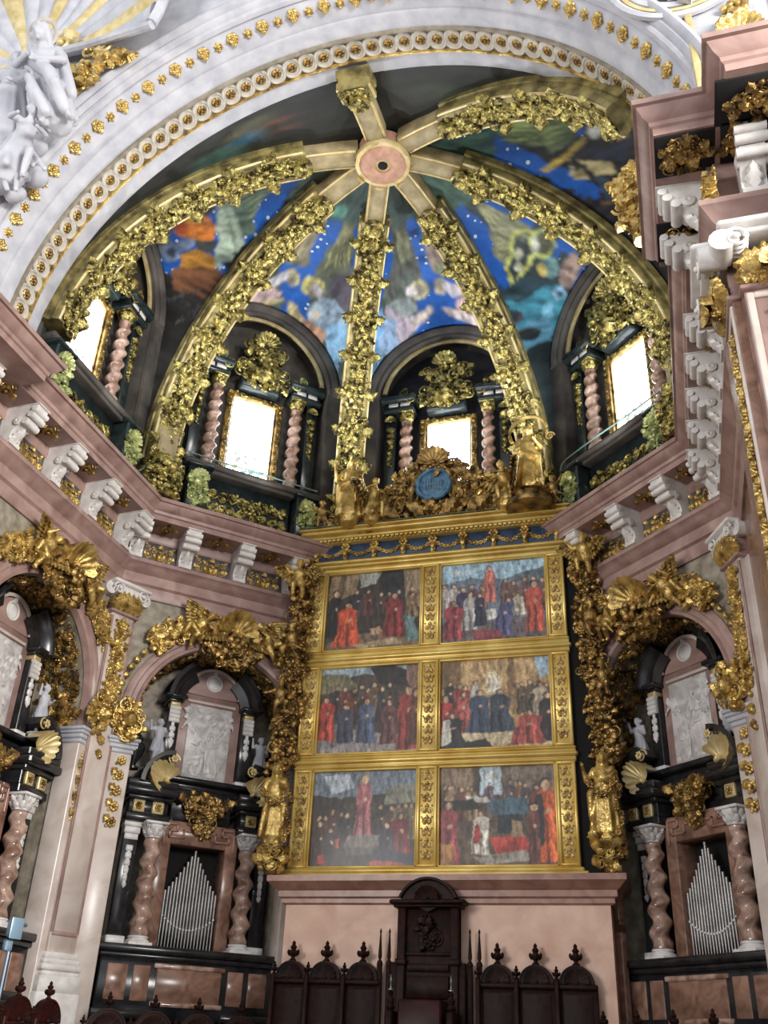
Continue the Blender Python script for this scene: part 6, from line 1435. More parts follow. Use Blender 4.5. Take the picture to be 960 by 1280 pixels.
PANELS = {
 (0, 0): ((60, 50, 40), [((164, 168, 156), [(.34, 0), (.58, 0), (.52, .16), (.36, .2)]), ((150, 122, 86), [(.04, 0), (.34, 0), (.32, .28), (.02, .36)]), ((116, 92, 64), [(.14, 0), (.2, 0), (.18, .3), (.12, .32)]), ((36, 34, 34), [(.56, .02), (.82, 0), (.8, .3), (.6, .34)]), ((146, 124, 90), [(.80, 0), (1, 0), (1, .52), (.84, .42)]), ((120, 98, 70), [(0, .9), (.3, .78), (.8, .8), (1, .9), (1, 1), (0, 1)])]
   + crowd(.3, .95, .26, 6, rp, WARM, .34, .13) + fgr(.10, .22, .6, .17, (44, 36, 32)) + fgr(.72, .30, .55, .2, (142, 44, 40), kneel=True) + [((96, 128, 128), [(.82, .62), (.9, .5), (.98, .9), (.86, .92)])] + fgr(.24, .38, .56, .24, (214, 78, 38), kneel=True) + fgr(.9, .32, .3, .12, (128, 100, 70)) + [((196, 150, 112), [(.46, .74), (.58, .70), (.62, .78), (.50, .82)]), ((172, 146, 104), [(.3, .92), (.75, .86), (.8, .93), (.4, .98)])]),
 (0, 1): ((104, 116, 132), [((150, 186, 206), [(0, 0), (1, 0), (1, .16), (.6, .24), (.3, .2), (0, .26)]), ((178, 196, 204), [(.1, .1), (.4, .06), (.3, .14), (.1, .16)]), ((92, 104, 110), [(.7, .2), (1, .12), (1, .3), (.7, .3)]), ((104, 92, 92), [(0, .74), (1, .74), (1, 1), (0, 1)])]
   + crowd(.02, .42, .28, 5, rp, [(92, 72, 92), (70, 60, 92), (122, 84, 60), (186, 176, 168)], .42, .13) + crowd(.6, .98, .26, 5, rp, [(150, 84, 74), (110, 80, 70), (92, 86, 112)], .4, .13) + fgr(.47, .06, .46, .12, (206, 108, 92), (206, 150, 126)) + fgr(.13, .48, .46, .2, (160, 58, 66)) + fgr(.28, .38, .46, .15, (168, 164, 158)) + fgr(.38, .4, .4, .13, (54, 54, 74))
   + [((206, 200, 190), [(.43, .62), (.53, .6), (.53, .72), (.44, .73)])] + fgr(.64, .48, .44, .17, (84, 84, 128), lean=-.05) + fgr(.74, .44, .26, .12, (190, 178, 158)) + fgr(.88, .3, .6, .18, (196, 78, 56)) + [((140, 60, 66), [(.3, .86), (.55, .84), (.6, .96), (.34, .97)])]),
 (1, 0): ((74, 62, 54), [((150, 170, 180), [(0, 0), (.9, 0), (.85, .12), (.4, .1), (.1, .14), (0, .1)]), ((118, 112, 80), [(0, .08), (.3, .1), (.4, .26), (0, .3)]), ((44, 38, 36), [(.5, .02), (.72, 0), (.95, .14), (.9, .26), (.6, .22)]), ((128, 92, 76), [(.86, 0), (1, 0), (1, .4), (.88, .4)]), ((150, 140, 138), [(0, .82), (.3, .7), (.5, .76), (1, .84), (1, 1), (0, 1)]), ((122, 120, 122), [(0, .72), (.3, .62), (.36, .86), (0, .95)])]
   + crowd(.15, .75, .22, 8, rp, WARM, .4, .12) + fgr(.08, .34, .5, .2, (190, 62, 46)) + fgr(.28, .44, .42, .18, (58, 64, 84)) + fgr(.48, .38, .5, .2, (80, 92, 122)) + fgr(.7, .4, .5, .17, (104, 60, 60)) + fgr(.88, .26, .7, .2, (150, 52, 42)) + fgr(.96, .3, .62, .14, (110, 58, 44))),
 (1, 1): ((176, 138, 84), [((150, 176, 196), [(.86, 0), (1, 0), (1, .22), (.9, .26)]), ((190, 152, 98), [(.15, 0), (.86, 0), (.86, .36), (.15, .36)]), ((140, 104, 60), [(.15, .0), (.2, 0), (.2, .4), (.15, .4)]), ((132, 98, 58), [(.62, 0), (.68, 0), (.68, .44), (.62, .44)]), ((118, 88, 52), [(.0, 0), (.15, 0), (.15, .3), (0, .34)]), ((206, 190, 150), [(.42, .2), (.46, .14), (.52, .14), (.55, .22), (.55, .42), (.42, .42)]), ((236, 226, 200), [(.44, .26), (.5, .2), (.53, .26), (.53, .38), (.44, .38)]), ((196, 174, 132), [(0, .84), (.5, .8), (1, .86), (1, 1), (0, 1)])]
   + crowd(.08, .34, .26, 4, rp, [(150, 60, 52), (186, 176, 166), (54, 46, 44), (130, 84, 54)], .36, .11) + crowd(.66, .98, .28, 5, rp, [(66, 60, 60), (150, 116, 70), (96, 78, 60)], .34, .11) + fgr(.06, .4, .5, .16, (168, 48, 44)) + fgr(.22, .36, .46, .14, (186, 84, 72)) + fgr(.36, .36, .46, .2, (58, 72, 96), kneel=True) + fgr(.54, .36, .46, .22, (62, 74, 88), kneel=True) + fgr(.9, .3, .42, .14, (176, 156, 128)) + fgr(.95, .42, .52, .16, (56, 48, 44))
   + fgr(.8, .6, .36, .26, (176, 74, 62), kneel=True, lean=-.03) + fgr(.12, .6, .4, .22, (44, 40, 40), kneel=True, cape=(190, 184, 170)) + [((40, 40, 42), [(.06, .94), (.4, .88), (.48, .98), (.1, 1)])]),
 (2, 0): ((56, 50, 46), [((112, 126, 140), [(0, 0), (1, 0), (1, .18), (.7, .26), (.3, .3), (0, .26)]), ((176, 186, 196), [(.1, .06), (.35, .04), (.4, .2), (.2, .26)]), ((126, 124, 108), [(.7, .2), (1, .16), (1, .36), (.7, .38)]), ((70, 62, 50), [(.3, .28), (.7, .3), (.66, .5), (.3, .5)])]
   + crowd(.04, .4, .44, 5, rp, [(60, 48, 44), (78, 50, 42), (52, 50, 56)], .36, .12) + crowd(.65, .98, .36, 5, rp, [(66, 54, 52), (92, 60, 52), (120, 100, 70)], .36, .12) + [((126, 116, 106), [(.36, .68), (.66, .66), (.7, .78), (.34, .8)]), ((92, 84, 76), [(.34, .8), (.7, .78), (.7, .86), (.34, .88)])] + fgr(.5, .06, .62, .17, (176, 98, 104), (214, 176, 140), (150, 116, 70)) + fgr(.1, .52, .46, .16, (66, 40, 34)) + fgr(.84, .46, .46, .2, (130, 40, 48), kneel=True) + fgr(.2, .6, .34, .12, (48, 42, 44)) + fgr(.72, .56, .38, .16, (54, 54, 72), kneel=True)
   + [((190, 64, 52), [(.56, .95), (.8, .9), (.9, .98), (.6, 1)]), ((196, 60, 44), [(.1, .88), (.16, .86), (.16, .95), (.1, .95)]), ((200, 80, 40), [(.24, .72), (.29, .71), (.29, .8), (.24, .8)]), ((40, 44, 66), [(.58, .82), (.95, .86), (.98, .96), (.62, .93)])]),
 (2, 1): ((96, 76, 60), [((134, 110, 84), [(0, 0), (.3, 0), (.3, .34), (0, .3)]), ((122, 104, 88), [(.56, 0), (1, 0), (1, .3), (.56, .34)]), ((172, 190, 200), [(.36, .04), (.4, 0), (.52, 0), (.54, .06), (.54, .3), (.36, .3)]), ((206, 210, 206), [(.4, .08), (.5, .06), (.5, .16), (.42, .16)]), ((70, 60, 52), [(.3, 0), (.36, 0), (.36, .36), (.3, .36)]), ((146, 128, 106), [(.64, 0), (.68, 0), (.68, .3), (.64, .3)])]
   + crowd(.02, .34, .2, 5, rp, [(120, 70, 50), (92, 66, 52), (148, 120, 84)], .34, .11) + crowd(.58, .98, .18, 6, rp, [(110, 66, 50), (84, 70, 70), (140, 96, 62)], .34, .11) + fgr(.44, .18, .24, .11, (92, 76, 88)) + [((70, 96, 112), [(.4, .36), (.74, .32), (.78, .44), (.7, .56), (.46, .5)]), ((40, 46, 54), [(.5, .5), (.72, .5), (.7, .7), (.5, .68)]), ((196, 190, 176), [(.24, .32), (.42, .32), (.44, .38), (.26, .38)]), ((46, 40, 38), [(.04, .36), (.3, .34), (.38, .44), (.06, .46)])]
   + fgr(.08, .36, .6, .22, (150, 62, 66)) + [((172, 116, 62), [(0, .76), (.14, .78), (.14, 1), (0, 1)]), ((196, 60, 46), [(.44, .72), (.72, .7), (.78, .84), (.5, .88)]), ((150, 142, 128), [(.3, .9), (.74, .84), (.8, .94), (.4, .98)])] + fgr(.36, .46, .42, .16, (206, 196, 178)) + [((176, 46, 44), [(.3, .6), (.34, .58), (.36, .76), (.31, .78)]), ((150, 124, 90), [(.62, .56), (.72, .56), (.7, .72), (.62, .72)])] + fgr(.9, .16, .8, .2, (222, 92, 40), (190, 150, 116), cape=(54, 48, 50)) + fgr(.8, .4, .56, .1, (110, 60, 48))),
}
PLAB = {(0, 0): 'upper left altarpiece painting, dark ruins with an orange-robed figure', (0, 1): 'upper right altarpiece painting, pale blue sky over a crowd round a raised figure', (1, 0): 'middle left altarpiece painting, hazy brown crowd between red-robed figures',
        (1, 1): 'middle right altarpiece painting, blue-robed figures before a sandstone arch', (2, 0): 'lower left altarpiece painting, pink-robed figure standing on a stone slab', (2, 1): 'lower right altarpiece painting, tall orange-robed figure at its right edge'}
for (r, c), (base, sh) in PANELS.items():
    (x0, x1), (z0, z1) = XS[c], ZR[r]; nu, nv = 240, 200; mb = MB()
    mb.grid(lambda u, v: (x0 + (x1 - x0) * u, 0.0, z0 + (z1 - z0) * v), nu, nv)
    front = len(mb.v[0]); mb.box(x0, x1, .006, .05, z0, z1)
    me = mb.mesh('painted_panel', 0); co = np.concatenate(mb.v)
    mute = lambda q: tuple(int(.82 * v + .18 * (.3 * q[0] + .5 * q[1] + .2 * q[2]) + 4) for v in q)
    base = mute(base); sh = [(mute(q), p) for q, p in sh]
    pigment(me, base, 0.0, sh, ((co[:, 0] - x0) / (x1 - x0), (z1 - co[:, 2]) / (z1 - z0)), [(0, nv, nu)], 2, (.011, 13.0), 10 + r * 7 + c)
    o = link('painted_panel', me, 'panel'); o.location = (AX, AY - .01, AZ); tag(o, PLAB[(r, c)], 'painting', 'panel paintings of the altarpiece')

# plinth under the altarpiece
mb = MB(); mb.box(-6.92, -1.16, 17.5, 19, 0, 4.02); struct('wall_altar_plinth', mb, 'cream')
mb = MB(); mb.sweep([(0, 3.93), (.05, 3.96), (.05, 4.03), (.10, 4.06), (.10, 4.16), (.16, 4.19), (.24, 4.27), (.28, 4.3), (.28, 4.4), (-.3, 4.42)], [(-6.95, 18.6), (-6.95, 17.5), (-1.13, 17.5), (-1.13, 18.6)][::1]); struct('trim_plinth_cornice', mb, 'moulding', ang=30)
mb = MB(); mb.box(-6.9, -1.2, 17.85, 18.9, 4.4, 11.3); struct('wall_altar_core', mb, 'dark')
# crest
t = thing('crest_cartouche', 'large gilded crest with a blue roundel on top of the altarpiece', 'cartouche', (-4.28, 17.62, 11.66))
fn = plane_map(0, -.05, 0); r7 = random.Random(77); mb = MB()
for s in (-1, 1):
    for (u, v, sc, an) in ((.52, .55, .2, .9), (.62, 1.0, .2, 2.4), (.38, 1.32, .18, -.4), (.85, .35, .2, 2.6), (1.2, .3, .17, .6), (.2, 1.5, .14, .2), (.95, .72, .15, 1.2), (.45, .18, .18, -1.2)):
        curl(mb, fn, s * u, v, sc, an if s > 0 else PI - an, s, r7.uniform(.0, .08))
    mb.tube([(s * (.36 + .12 * math.sin(q * .4)), -.2, .25 + q * .1) for q in range(10)], [.05] * 10, 6)
    mb.stamp(LEAF2, fn, s * .2, .05, .5, -s * .9, .1); mb.stamp(LEAF2, fn, s * .75, .1, .55, -s * 1.2, .08)
    clump(mb, fn, s * 1.35, .16, .55, .2, 130, r7, .11, 0, .14); clump(mb, fn, s * 2.25, .1, .45, .13, 80, r7, .1, 0, .1); clump(mb, fn, s * .7, .75, .3, .55, 110, r7, .11, 0, .14)
mb.stamp(SHELL, fn, 0, 1.35, .34, 0, .12); clump(mb, fn, 0, 1.3, .5, .25, 40, r7, .16, .0, .14); clump(mb, fn, 0, .22, .4, .16, 30, r7, .15, .05, .1)
part('scrollwork', mb, 'darkgold', t)
mb = MB(); mb.box(-2.85, 2.85, -.03, .06, -.04, .08, .02); mb.box(-1.0, 1.0, -.04, .08, .05, .9, .05); mb.box(-.5, .5, -.04, .08, .9, 1.35, .05); part('backing', mb, 'darkgold', t)
mb = MB(); mb.stamp(DISC, fn, 0, .80, .33, 0, .12, sz=.5); mb.stamp(RING, fn, 0, .80, .36, 0, .12, sz=.8); o = part('roundel', mb, 'roundel', t, 'blue enamel roundel')
mb = MB()
for k in range(7): mb.tube([(-.18 + .06 * k, -.225, .66), (-.18 + .06 * k, -.225, .94 - .02 * (k % 2))], .009, 4)
mb.tube([(-.2, -.225, .8), (.2, -.225, .8)], .008, 4); part('inscription', mb, 'lampblue', t, 'pale tall letter strokes')
fig_thing('gilded_statue', 'gilded robed statue standing at the left end of the altarpiece crest', 'statue', STAND2.copy(), 'gold', (-6.14, 17.32, 11.68), .1, None, scale=1.6)
o = fig_thing('haloed_statue', 'gilded robed statue with a curved gilt halo at the right end of the crest', 'statue', STAND.copy(), 'gold', (-2.18, 17.34, 11.88), -.1, None, scale=1.72)
mb = MB(); mb.tube([(.24 * math.cos(a), .03, .93 + .24 * math.sin(a)) for a in np.linspace(-.3, PI + .5, 18)], np.linspace(.02, .026, 18), 6); mb.stamp((VOL[0], VOL[1]), plane_map(0, .03, 0), .27, .82, .06, 0); part('halo', mb, 'gold', o, 'curved gilt halo')
mb = MB(); mb.lathe([(.3, -.2), (.3, -.14), (.2, -.1), (.2, -.02), (.24, 0), (0, 0)], 16); part('pedestal', mb, 'darkgold', o)
fig_thing('kneeling_angel', 'gilded winged angel kneeling left of the blue roundel, facing it', 'angel', KNEEL.copy(), 'gold', (-5.6, 17.36, 11.66), .75, 'kneeling angels of the crest', wings=1.0, wl=.72, wz=.55, wy=.1, wm='gold', scale=1.12, wrot=.5)
fig_thing('kneeling_angel', 'gilded winged angel kneeling right of the blue roundel, reaching towards it', 'angel', KNEEL.copy(), 'gold', (-2.72, 17.36, 11.66), -.75, 'kneeling angels of the crest', wings=1.0, wl=.78, wz=.55, wy=.1, wm='gold', scale=1.2, wrot=.5)
fig_thing('seated_cherub', 'gilded cherub seated at the far left end of the altarpiece cornice', 'cherub', PUT[0].copy(), 'darkgold', (-6.82, 17.45, 11.62), .5, 'cherubs on the altarpiece cornice', scale=.75)
fig_thing('seated_cherub', 'gilded cherub seated at the far right end of the altarpiece cornice', 'cherub', PUT[1].copy(), 'darkgold', (-1.72, 17.45, 11.62), -.5, 'cherubs on the altarpiece cornice', scale=.75)
# carved side ornaments
for s, xc in ((-1, -7.2), (1, -1.20)):
    sd = 'left' if s < 0 else 'right'; r8 = random.Random(88 + s); xo = lambda z: xc + s * (.0 if z > 8.5 else (8.5 - z) * .075)
    t = thing('carved_side_border', 'gilded carved fruit and foliage border along the %s edge of the altarpiece' % sd, 'ornament', (0, 17.72, 0), 0, 'carved borders of the altarpiece')
    mb = MB(); fn = plane_map(0, -.02, 0)
    for k in range(22):
        z = 6.5 + k * .205; clump(mb, fn, xo(z) + .06 * math.sin(k * 1.3), z, .19 + .07 * math.sin(k * .9 + 1) ** 2, .15, 34, r8, .10, 0, .22)
    for k in range(130): z = r8.uniform(6.4, 10.9); mb.stamp(BALL, fn, xo(z) + r8.uniform(-.22, .22), z, r8.uniform(.035, .065), 0, r8.uniform(.08, .24))
    for k in range(6): z = 6.9 + k * .7; curl(mb, fn, xo(z) + s * .2, z, .17, PI / 2, s, .06)
    part('foliage', mb, 'darkgold', t)
    mb = MB(); mb.tube([(xo(z), .03, z) for z in np.linspace(4.7, 10.9, 20)], .11, 8); part('core', mb, 'darkgold', t)
    for k, (z, H, dx, me, rr) in enumerate(((10.0, .95, .02, 0, -.3), (8.55, .95, .05, 1, .4), (7.45, .8, .12, 2, -.4))):
        fig_thing('border_cherub', '%s gilded cherub from the top clinging to the carved border %s of the altarpiece' % (ORD[k], sd), 'cherub', PUT[me].copy(), 'darkgold' if k else 'gold', (xo(z) + s * dx, 17.45, z), rr * s, 'cherubs on the carved borders', wings=1.0 if k == 0 else None, wl=.6, scale=H)
    t = fig_thing('gilded_caryatid', 'large gilded draped figure holding a garland at the foot of the %s border' % sd, 'statue', (STAND2 if s > 0 else STAND).copy(), 'gold', (xc + s * .08, 17.38, 4.95), s * -.25, 'gilded figures at the foot of the borders', scale=1.52)
    mb = MB(); fnc = lambda u, v, d: np.stack([u, -.13 - d, v], -1); r9 = random.Random(5)
    for k in range(13): q = k / 12; mb.stamp(FLOW if k % 2 else BALL, fnc, -.14 + .32 * q, .64 - .16 * math.sin(PI * q), .045 if k % 2 else .03, k, .02)
    for k in range(12): mb.stamp(FLOW if k % 2 else BALL, fnc, .2 + .03 * math.sin(k), .6 - k * .05, .04 if k % 2 else .032, k)
    part('garland', mb, 'darkgold', t)
    b = thing('gilded_bracket', 'gilded scroll bracket under the draped figure of the %s border' % sd, 'bracket', (xc + s * .08, 17.5, 4.45), 0, 'gilded brackets of the borders')
    mb = MB(); mb.lathe([(.10, 0), (.14, .06), (.12, .12), (.2, .3), (.3, .42), (.32, .46), (.32, .5), (0, .5)], 16); part('corbel', mb, 'darkgold', b)
    mb = MB(); fb = lambda u, v, d: np.stack([(.18 + d + .3 * v) * np.sin(u / .2), -(.18 + d + .3 * v) * np.cos(u / .2), .1 + v], -1); clump(mb, fb, 0, .15, .3, .2, 26, r8, .14, 0, .05); part('leaves', mb, 'gold', b)
# walls beside the altarpiece and the dark doorway
mb = MB(); mb.box(-2.1, -1.38, -.03, .05, 0, 3.55); o = struct('door_1', mb, 'dark', wp('W4'), rz('W4'))
mb = MB(); mb.box(-1.38, -1.2, -.10, .02, 0, 3.7, .01); mb.box(-2.4, -1.2, -.10, .02, 3.55, 3.75, .01); mb.box(-2.45, -1.74, -.06, .02, 3.75, 6.3, .01); struct('trim_door', mb, 'brownmarble', wp('W4'), rz('W4'))
mb = MB(); mb.box(-1.74, -1.2, -.12, .02, 3.75, 4.6, .01); mb.box(-1.8, -1.15, -.16, .02, 4.55, 4.65, .015); struct('trim_door_panel', mb, 'brownmarble', wp('W4'), rz('W4'))

# ------------------------------------------------------------------ choir stalls
def finial(mb, x, y, z, h):
    mb.lathe([(h * .16, 0), (h * .2, h * .06), (h * .1, h * .14), (h * .1, h * .2), (h * .24, h * .34), (h * .26, h * .42), (h * .12, h * .56), (h * .18, h * .66), (h * .08, h * .8), (h * .1, h * .88), (0, h)], 12, (x, y, z))
    for a in range(4): mb.add(np.stack([x + (h * .2 + LEAF[0][:, 2] * h * .3) * math.cos(a * PI / 2) - LEAF[0][:, 0] * h * .3 * math.sin(a * PI / 2), y + (h * .2 + LEAF[0][:, 2] * h * .3) * math.sin(a * PI / 2) + LEAF[0][:, 0] * h * .3 * math.cos(a * PI / 2), z + h * .25 + LEAF[0][:, 1] * h * .3], -1), LEAF[1])
def stall(label, loc, r_, group, W=.64, wood='wood', Z=2.72, fh=.34):
    t = thing('choir_stall', label, 'choir stall', loc, r_, group)
    mb = MB(); mb.box(-W / 2, W / 2, 0, .09, .2, Z, .01); mb.box(-W / 2 + .08, W / 2 - .08, -.02, .02, 1.2, Z - .14, .02); mb.box(-W / 2, W / 2, -.06, .1, Z - .08, Z, .015); part('back_panel', mb, wood, t)
    mb = MB(); mb.arch([(.0, -.03), (W * .40, -.03), (W * .40, .07), (.0, .07)], (0, Z), 0.02, PI - .02, 16); mb.arch([(W * .40, -.05), (W * .44, -.05), (W * .44, .07), (W * .40, .07)], (0, Z), 0.02, PI - .02, 16); mb.stamp(SHELL, plane_map(0, -.03, Z + .03), 0, 0, W * .3, 0, 0, sz=.5); part('arched_crest', mb, wood, t)
    mb = MB(); finial(mb, 0, .02, Z + W * .42, fh); part('finial', mb, wood, t)
    mb = MB(); mb.box(-W / 2 - .03, -W / 2 + .04, -.10, .1, .0, Z + .06, .01); finial(mb, -W / 2, 0, Z + .06, fh * .62); part('post', mb, wood, t)
    mb = MB(); mb.box(-W / 2 + .04, W / 2 - .02, -.5, .0, .9, .96, .012); part('seat', mb, wood, t); mb = MB(); mb.box(-W / 2 - .03, -W / 2 + .04, -.52, -.05, .0, 1.35, .02); part('arm', mb, wood, t)
    return t
for k, x in enumerate((-6.64, -6.02, -5.36)): stall('%s dark carved stall from the left under the altarpiece' % ORD[k], (x, 17.3, 0), 0, 'stalls left of the throne')
for k, x in enumerate((-3.04, -2.41, -1.76)): stall('%s dark carved stall to the right of the throne' % ORD[k], (x, 17.3, 0), 0, 'stalls right of the throne')
t = thing('bishop_throne', 'tall dark carved throne at the centre of the stalls under the altarpiece', 'throne', (-4.2, 17.28, 0))
mb = MB(); mb.box(-.53, .53, -.02, .14, .3, 3.95, .015); part('back_panel', mb, 'wood', t)
mb = MB()
for s in (-1, 1): mb.box(s * .46 - .07, s * .46 + .07, -.10, .12, 0, 3.92, .012); mb.box(s * .46 - .09, s * .46 + .09, -.13, .12, 2.95, 3.05, .012); mb.box(s * .58 - .06, s * .58 + .06, -.06, .1, 0, 3.0, .01)
mb.box(-.40, .40, -.05, .0, 3.1, 3.16, .01); mb.box(-.36, .36, -.06, .0, 2.86, 2.98, .01); mb.box(-.36, .36, -.06, .0, 2.45, 2.8, .01); part('posts', mb, 'wood', t)
mb = MB(); mb.box(-.66, .66, -.22, .16, 3.9, 3.97, .02); mb.box(-.60, .60, -.16, .16, 3.85, 3.9, .015); part('cornice', mb, 'wood', t)
mb = MB(); mb.arch([(.0, -.12), (.50, -.12), (.52, -.18), (.56, -.18), (.56, .1), (0, .1)], (0, 3.78), .42, PI - .42, 18); mb.stamp(SHELL, plane_map(0, -.14, 3.98), 0, 0, .2, 0, 0); part('pediment', mb, 'wood', t)
mb = MB(); fn = plane_map(0, -.02, 3.45); mb.stamp(DISC, fn, 0, 0, .14, 0, 0); clump(mb, fn, 0, -.02, .16, .2, 26, random.Random(2), .12, 0, .05); part('carved_arms', mb, 'wood', t, 'carved oval crest')
mb = MB(); mb.box(-.36, .36, -.6, -.0, 1.5, 2.42, .03); part('seat', mb, 'redwood', t)
for s in (-1, 1):
    mb = MB(); mb.box(s * .5 - .06, s * .5 + .06, -.62, .0, .4, 2.25, .02); mb.lathe([(.05, 0), (.08, .05), (.05, .1), (.07, .16), (.03, .22), (.05, .26), (0, .3)], 10, (s * .5, -.5, 2.25)); part('arm', mb, 'wood', t)
    c_ = thing('candle_stand', 'small bright metal candlestick on the %s arm of the throne' % ('left' if s < 0 else 'right'), 'candlestick', (-4.2 + s * .5, 16.78, 2.55), 0, 'candlesticks on the throne')
    mb = MB(); mb.lathe([(.05, 0), (.05, .015), (.015, .03), (.012, .1), (.028, .13), (.012, .16), (.02, .2), (.035, .22), (0, .23)], 12); part('stem', mb, 'tin', c_)
for k, (x, lab) in enumerate(((-5.06, 'outer thin dark pinnacle left of the throne'), (-4.9, 'inner thin dark pinnacle left of the throne'), (-3.5, 'inner thin dark pinnacle right of the throne'), (-3.34, 'outer thin dark pinnacle right of the throne'))):
    mb = MB(); mb.box(-.04, .04, -.04, .04, 0, 2.95, .008); mb.lathe([(.055, 2.95), (.05, 3.0), (.02, 3.04), (.035, 3.08), (.012, 3.45), (.022, 3.48), (0, 3.54)], 10)
    solo('pinnacle', mb, 'wood', lab, 'pinnacle', (x, 17.32, 0), 0, 'pinnacles beside the throne')
k = 0
for w, off, sl in (('W1', 1.0, (-1.0, -.24, .51, 1.26)), ('W2', 1.0, (-1.55, -.8, -.05, .7, 1.4)), ('W4', 1.0, (-.75, 0.0, .75, 1.5))):
    for i, s in enumerate(sl):
        stall({'W1': '%s reddish-topped low stall in front of the leftmost niche', 'W2': '%s low dark stall in front of the left organ, counted from the tall pilaster', 'W4': '%s low dark stall in front of the right organ, counted from the doorway'}[w] % ORD[i],
              wp(w, s, 0, off), rz(w), 'low stalls in front of the side walls', .74, 'redwood' if w == 'W1' else 'wood', 1.84 if w == 'W1' else 1.78, .26)

# ------------------------------------------------------------------ floodlight, cables
t = thing('floodlight', 'pale blue floodlight on a pole beside the leftmost twisted column', 'lamp', wp('W1', .02, 0, 1.0), rz('W1') - .3)
mb = MB(); mb.tube([(0, 0, 0), (0, 0, 2.7)], .025, 8); mb.lathe([(.2, 0), (.2, .03), (.03, .06)], 14); part('pole', mb, 'steelblue', t)
mb = MB(); mb.box(-.09, .09, -.08, .05, 2.88, 3.12, .025); mb.box(-.105, .105, -.09, -.07, 2.86, 3.14, .01); mb.box(-.06, .06, .0, .1, 2.7, 2.86, .02); part('lamp_head', mb, 'lampblue', t)
mb = MB(); mb.box(.08, .22, -.03, .03, 3.04, 3.09, .012); part('bracket', mb, 'steelblue', t)
def cable(lab, pts, r=.018):
    P = np.array(pts, float); n = len(P); f = np.linspace(0, n - 1, n * 8); Q = np.stack([np.interp(f, range(n), P[:, i]) for i in range(3)], -1)
    for _ in range(3): Q[1:-1] = (Q[:-2] + Q[2:] + 2 * Q[1:-1]) / 4
    mb = MB(); mb.tube(Q, r, 6); solo('cable', mb, 'cable', lab, 'cable', group='cables along the cornice')
cable('pale cable drooping along the ledge below the window left of the crest', [wp('W2', -1.6, 12.9, .5), wp('W2', -.8, 12.88, .5), wp('W2', .2, 12.9, .5), wp('W2', 1.5, 12.88, .5)])
cable('pale cable running along the cornice below the window cut by the white arch', [wp('W1', -1.5, 11.46, .8), wp('W1', 0, 11.45, .84), wp('W1', 1.2, 11.46, .8), wp('W1', 2.0, 12.2, .5), wp('W2', -2.3, 12.3, .5), wp('W2', -2.1, 11.6, .6)])
cable('pale cable stretched along the ledge below the rightmost window', [wp('W4', -1.6, 11.6, .5), wp('W4', -1.55, 12.9, .5), wp('W4', -.6, 12.95, .48), wp('W4', .8, 12.9, .5), wp('W4', 1.6, 12.95, .48)])
cable('pale cable hanging beside the dark pier right of the rightmost window', [wp('W4', 2.2, 14.6, .5), wp('W4', 2.25, 13.6, .6), wp('W4', 2.2, 12.4, .55), wp('W4', 2.3, 11.45, .6)])
cable('thin dark cable along the top edge of the altarpiece cornice', [(-7.2, 17.4, 11.68), (-5.5, 17.41, 11.67), (-3.2, 17.4, 11.68), (-1.4, 17.42, 11.72)], .012)

# ------------------------------------------------------------------ camera
cam = bpy.data.cameras.new('camera'); co = bpy.data.objects.new('camera', cam); COL.objects.link(co)
cam.sensor_fit = 'VERTICAL'; cam.sensor_height = 36.0; cam.lens = 36.0 * 1204.75 / 1280.0; cam.clip_end = 200
def rot(yaw, pitch, roll):
    cy, sy, cp, sp, cr, sr = math.cos(yaw), math.sin(yaw), math.cos(pitch), math.sin(pitch), math.cos(roll), math.sin(roll)
    fwd = Vector((sy * cp, cy * cp, sp)); right = Vector((cy, -sy, 0)); down = -right.cross(fwd)
    r2 = cr * right + sr * down; d2 = -sr * right + cr * down
    return Matrix((r2, -d2, -fwd)).transposed()
m4 = rot(-.299, .5141, -.044).to_4x4(); m4.translation = Vector((0, 0, 1.6)); co.matrix_world = m4
SC.camera = co

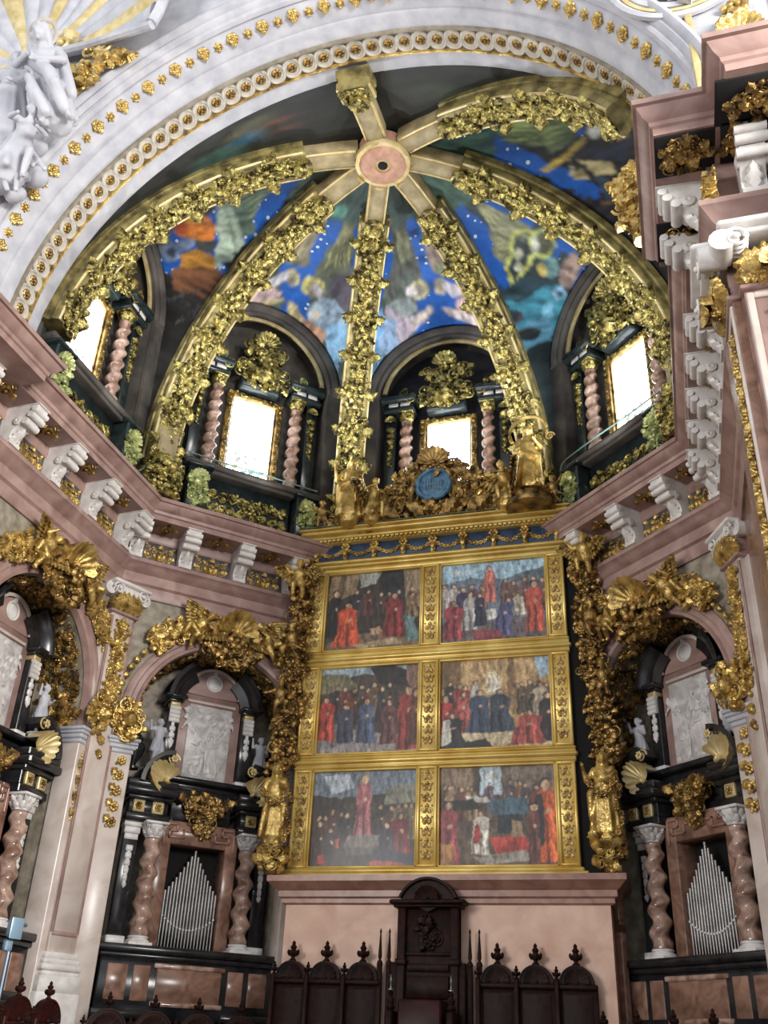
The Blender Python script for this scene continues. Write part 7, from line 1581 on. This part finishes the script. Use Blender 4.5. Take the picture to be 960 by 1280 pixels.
# ------------------------------------------------------------------ light: daylight entering from the nave
w = bpy.data.worlds.new('world'); SC.world = w; w.use_nodes = True
bg = w.node_tree.nodes['Background']; bg.inputs['Color'].default_value = (.86, .92, 1.0, 1); bg.inputs['Strength'].default_value = WORLD
def area(name, loc, target, size, power, col=(1, .97, .92)):
    l = bpy.data.lights.new(name, 'AREA'); l.shape = 'RECTANGLE'; l.size, l.size_y = size; l.energy = power; l.color = col
    o = bpy.data.objects.new(name, l); COL.objects.link(o); o.location = loc
    o.rotation_euler = (Vector(target) - Vector(loc)).to_track_quat('-Z', 'Y').to_euler()
    return o
area('nave_window_right', (13, -1, 10), (-8, 13, 6), (7, 5), 4800)
area('nave_window_left', (-15, -8, 8), (-1, 17, 5), (7, 5), 1700)
t = thing('gilded_spray', 'gilded leaf spray at the foot of the rib meeting the dark cornice', 'ornament', (.45, 11.25, 13.1))
mb = MB(); clump(mb, plane_map(0, 0, .3), 0, 0, .3, .75, 120, r5, .15, 0, .15); mb.tube([(0, .1, -.5), (0, .1, .9)], .14, 8); part('leaves', mb, 'gold', t)
# floodlights standing on the cornice ledge, turned up to the vault (their cables run along the ledge)
for (w_, s_, p_) in (('W1', .6, 150), ('W2', 0, 190), ('W3', -1.2, 120), ('W3', 1.2, 120), ('W4', 0, 190), ('W5', .6, 150)):
    l = bpy.data.lights.new('cornice_floodlight', 'SPOT'); l.energy = p_ * LEDGE; l.spot_size = 2.3; l.spot_blend = .6; l.shadow_soft_size = .12; l.color = (.95, .98, 1)
    o = bpy.data.objects.new('cornice_floodlight', l); COL.objects.link(o); o.location = wp(w_, s_, 11.75, .95); o.rotation_euler = (Vector((XC, YK, 19.5)) - o.location).to_track_quat('-Z', 'Y').to_euler()
vs = SC.view_settings; vs.view_transform = 'Standard'; vs.look = 'None'; vs.gamma = 1.0; vs.use_curve_mapping = False; vs.exposure = EXPO
SC.cycles.max_bounces = 5; SC.cycles.diffuse_bounces = 3; SC.cycles.glossy_bounces = 3; SC.cycles.use_denoising = True
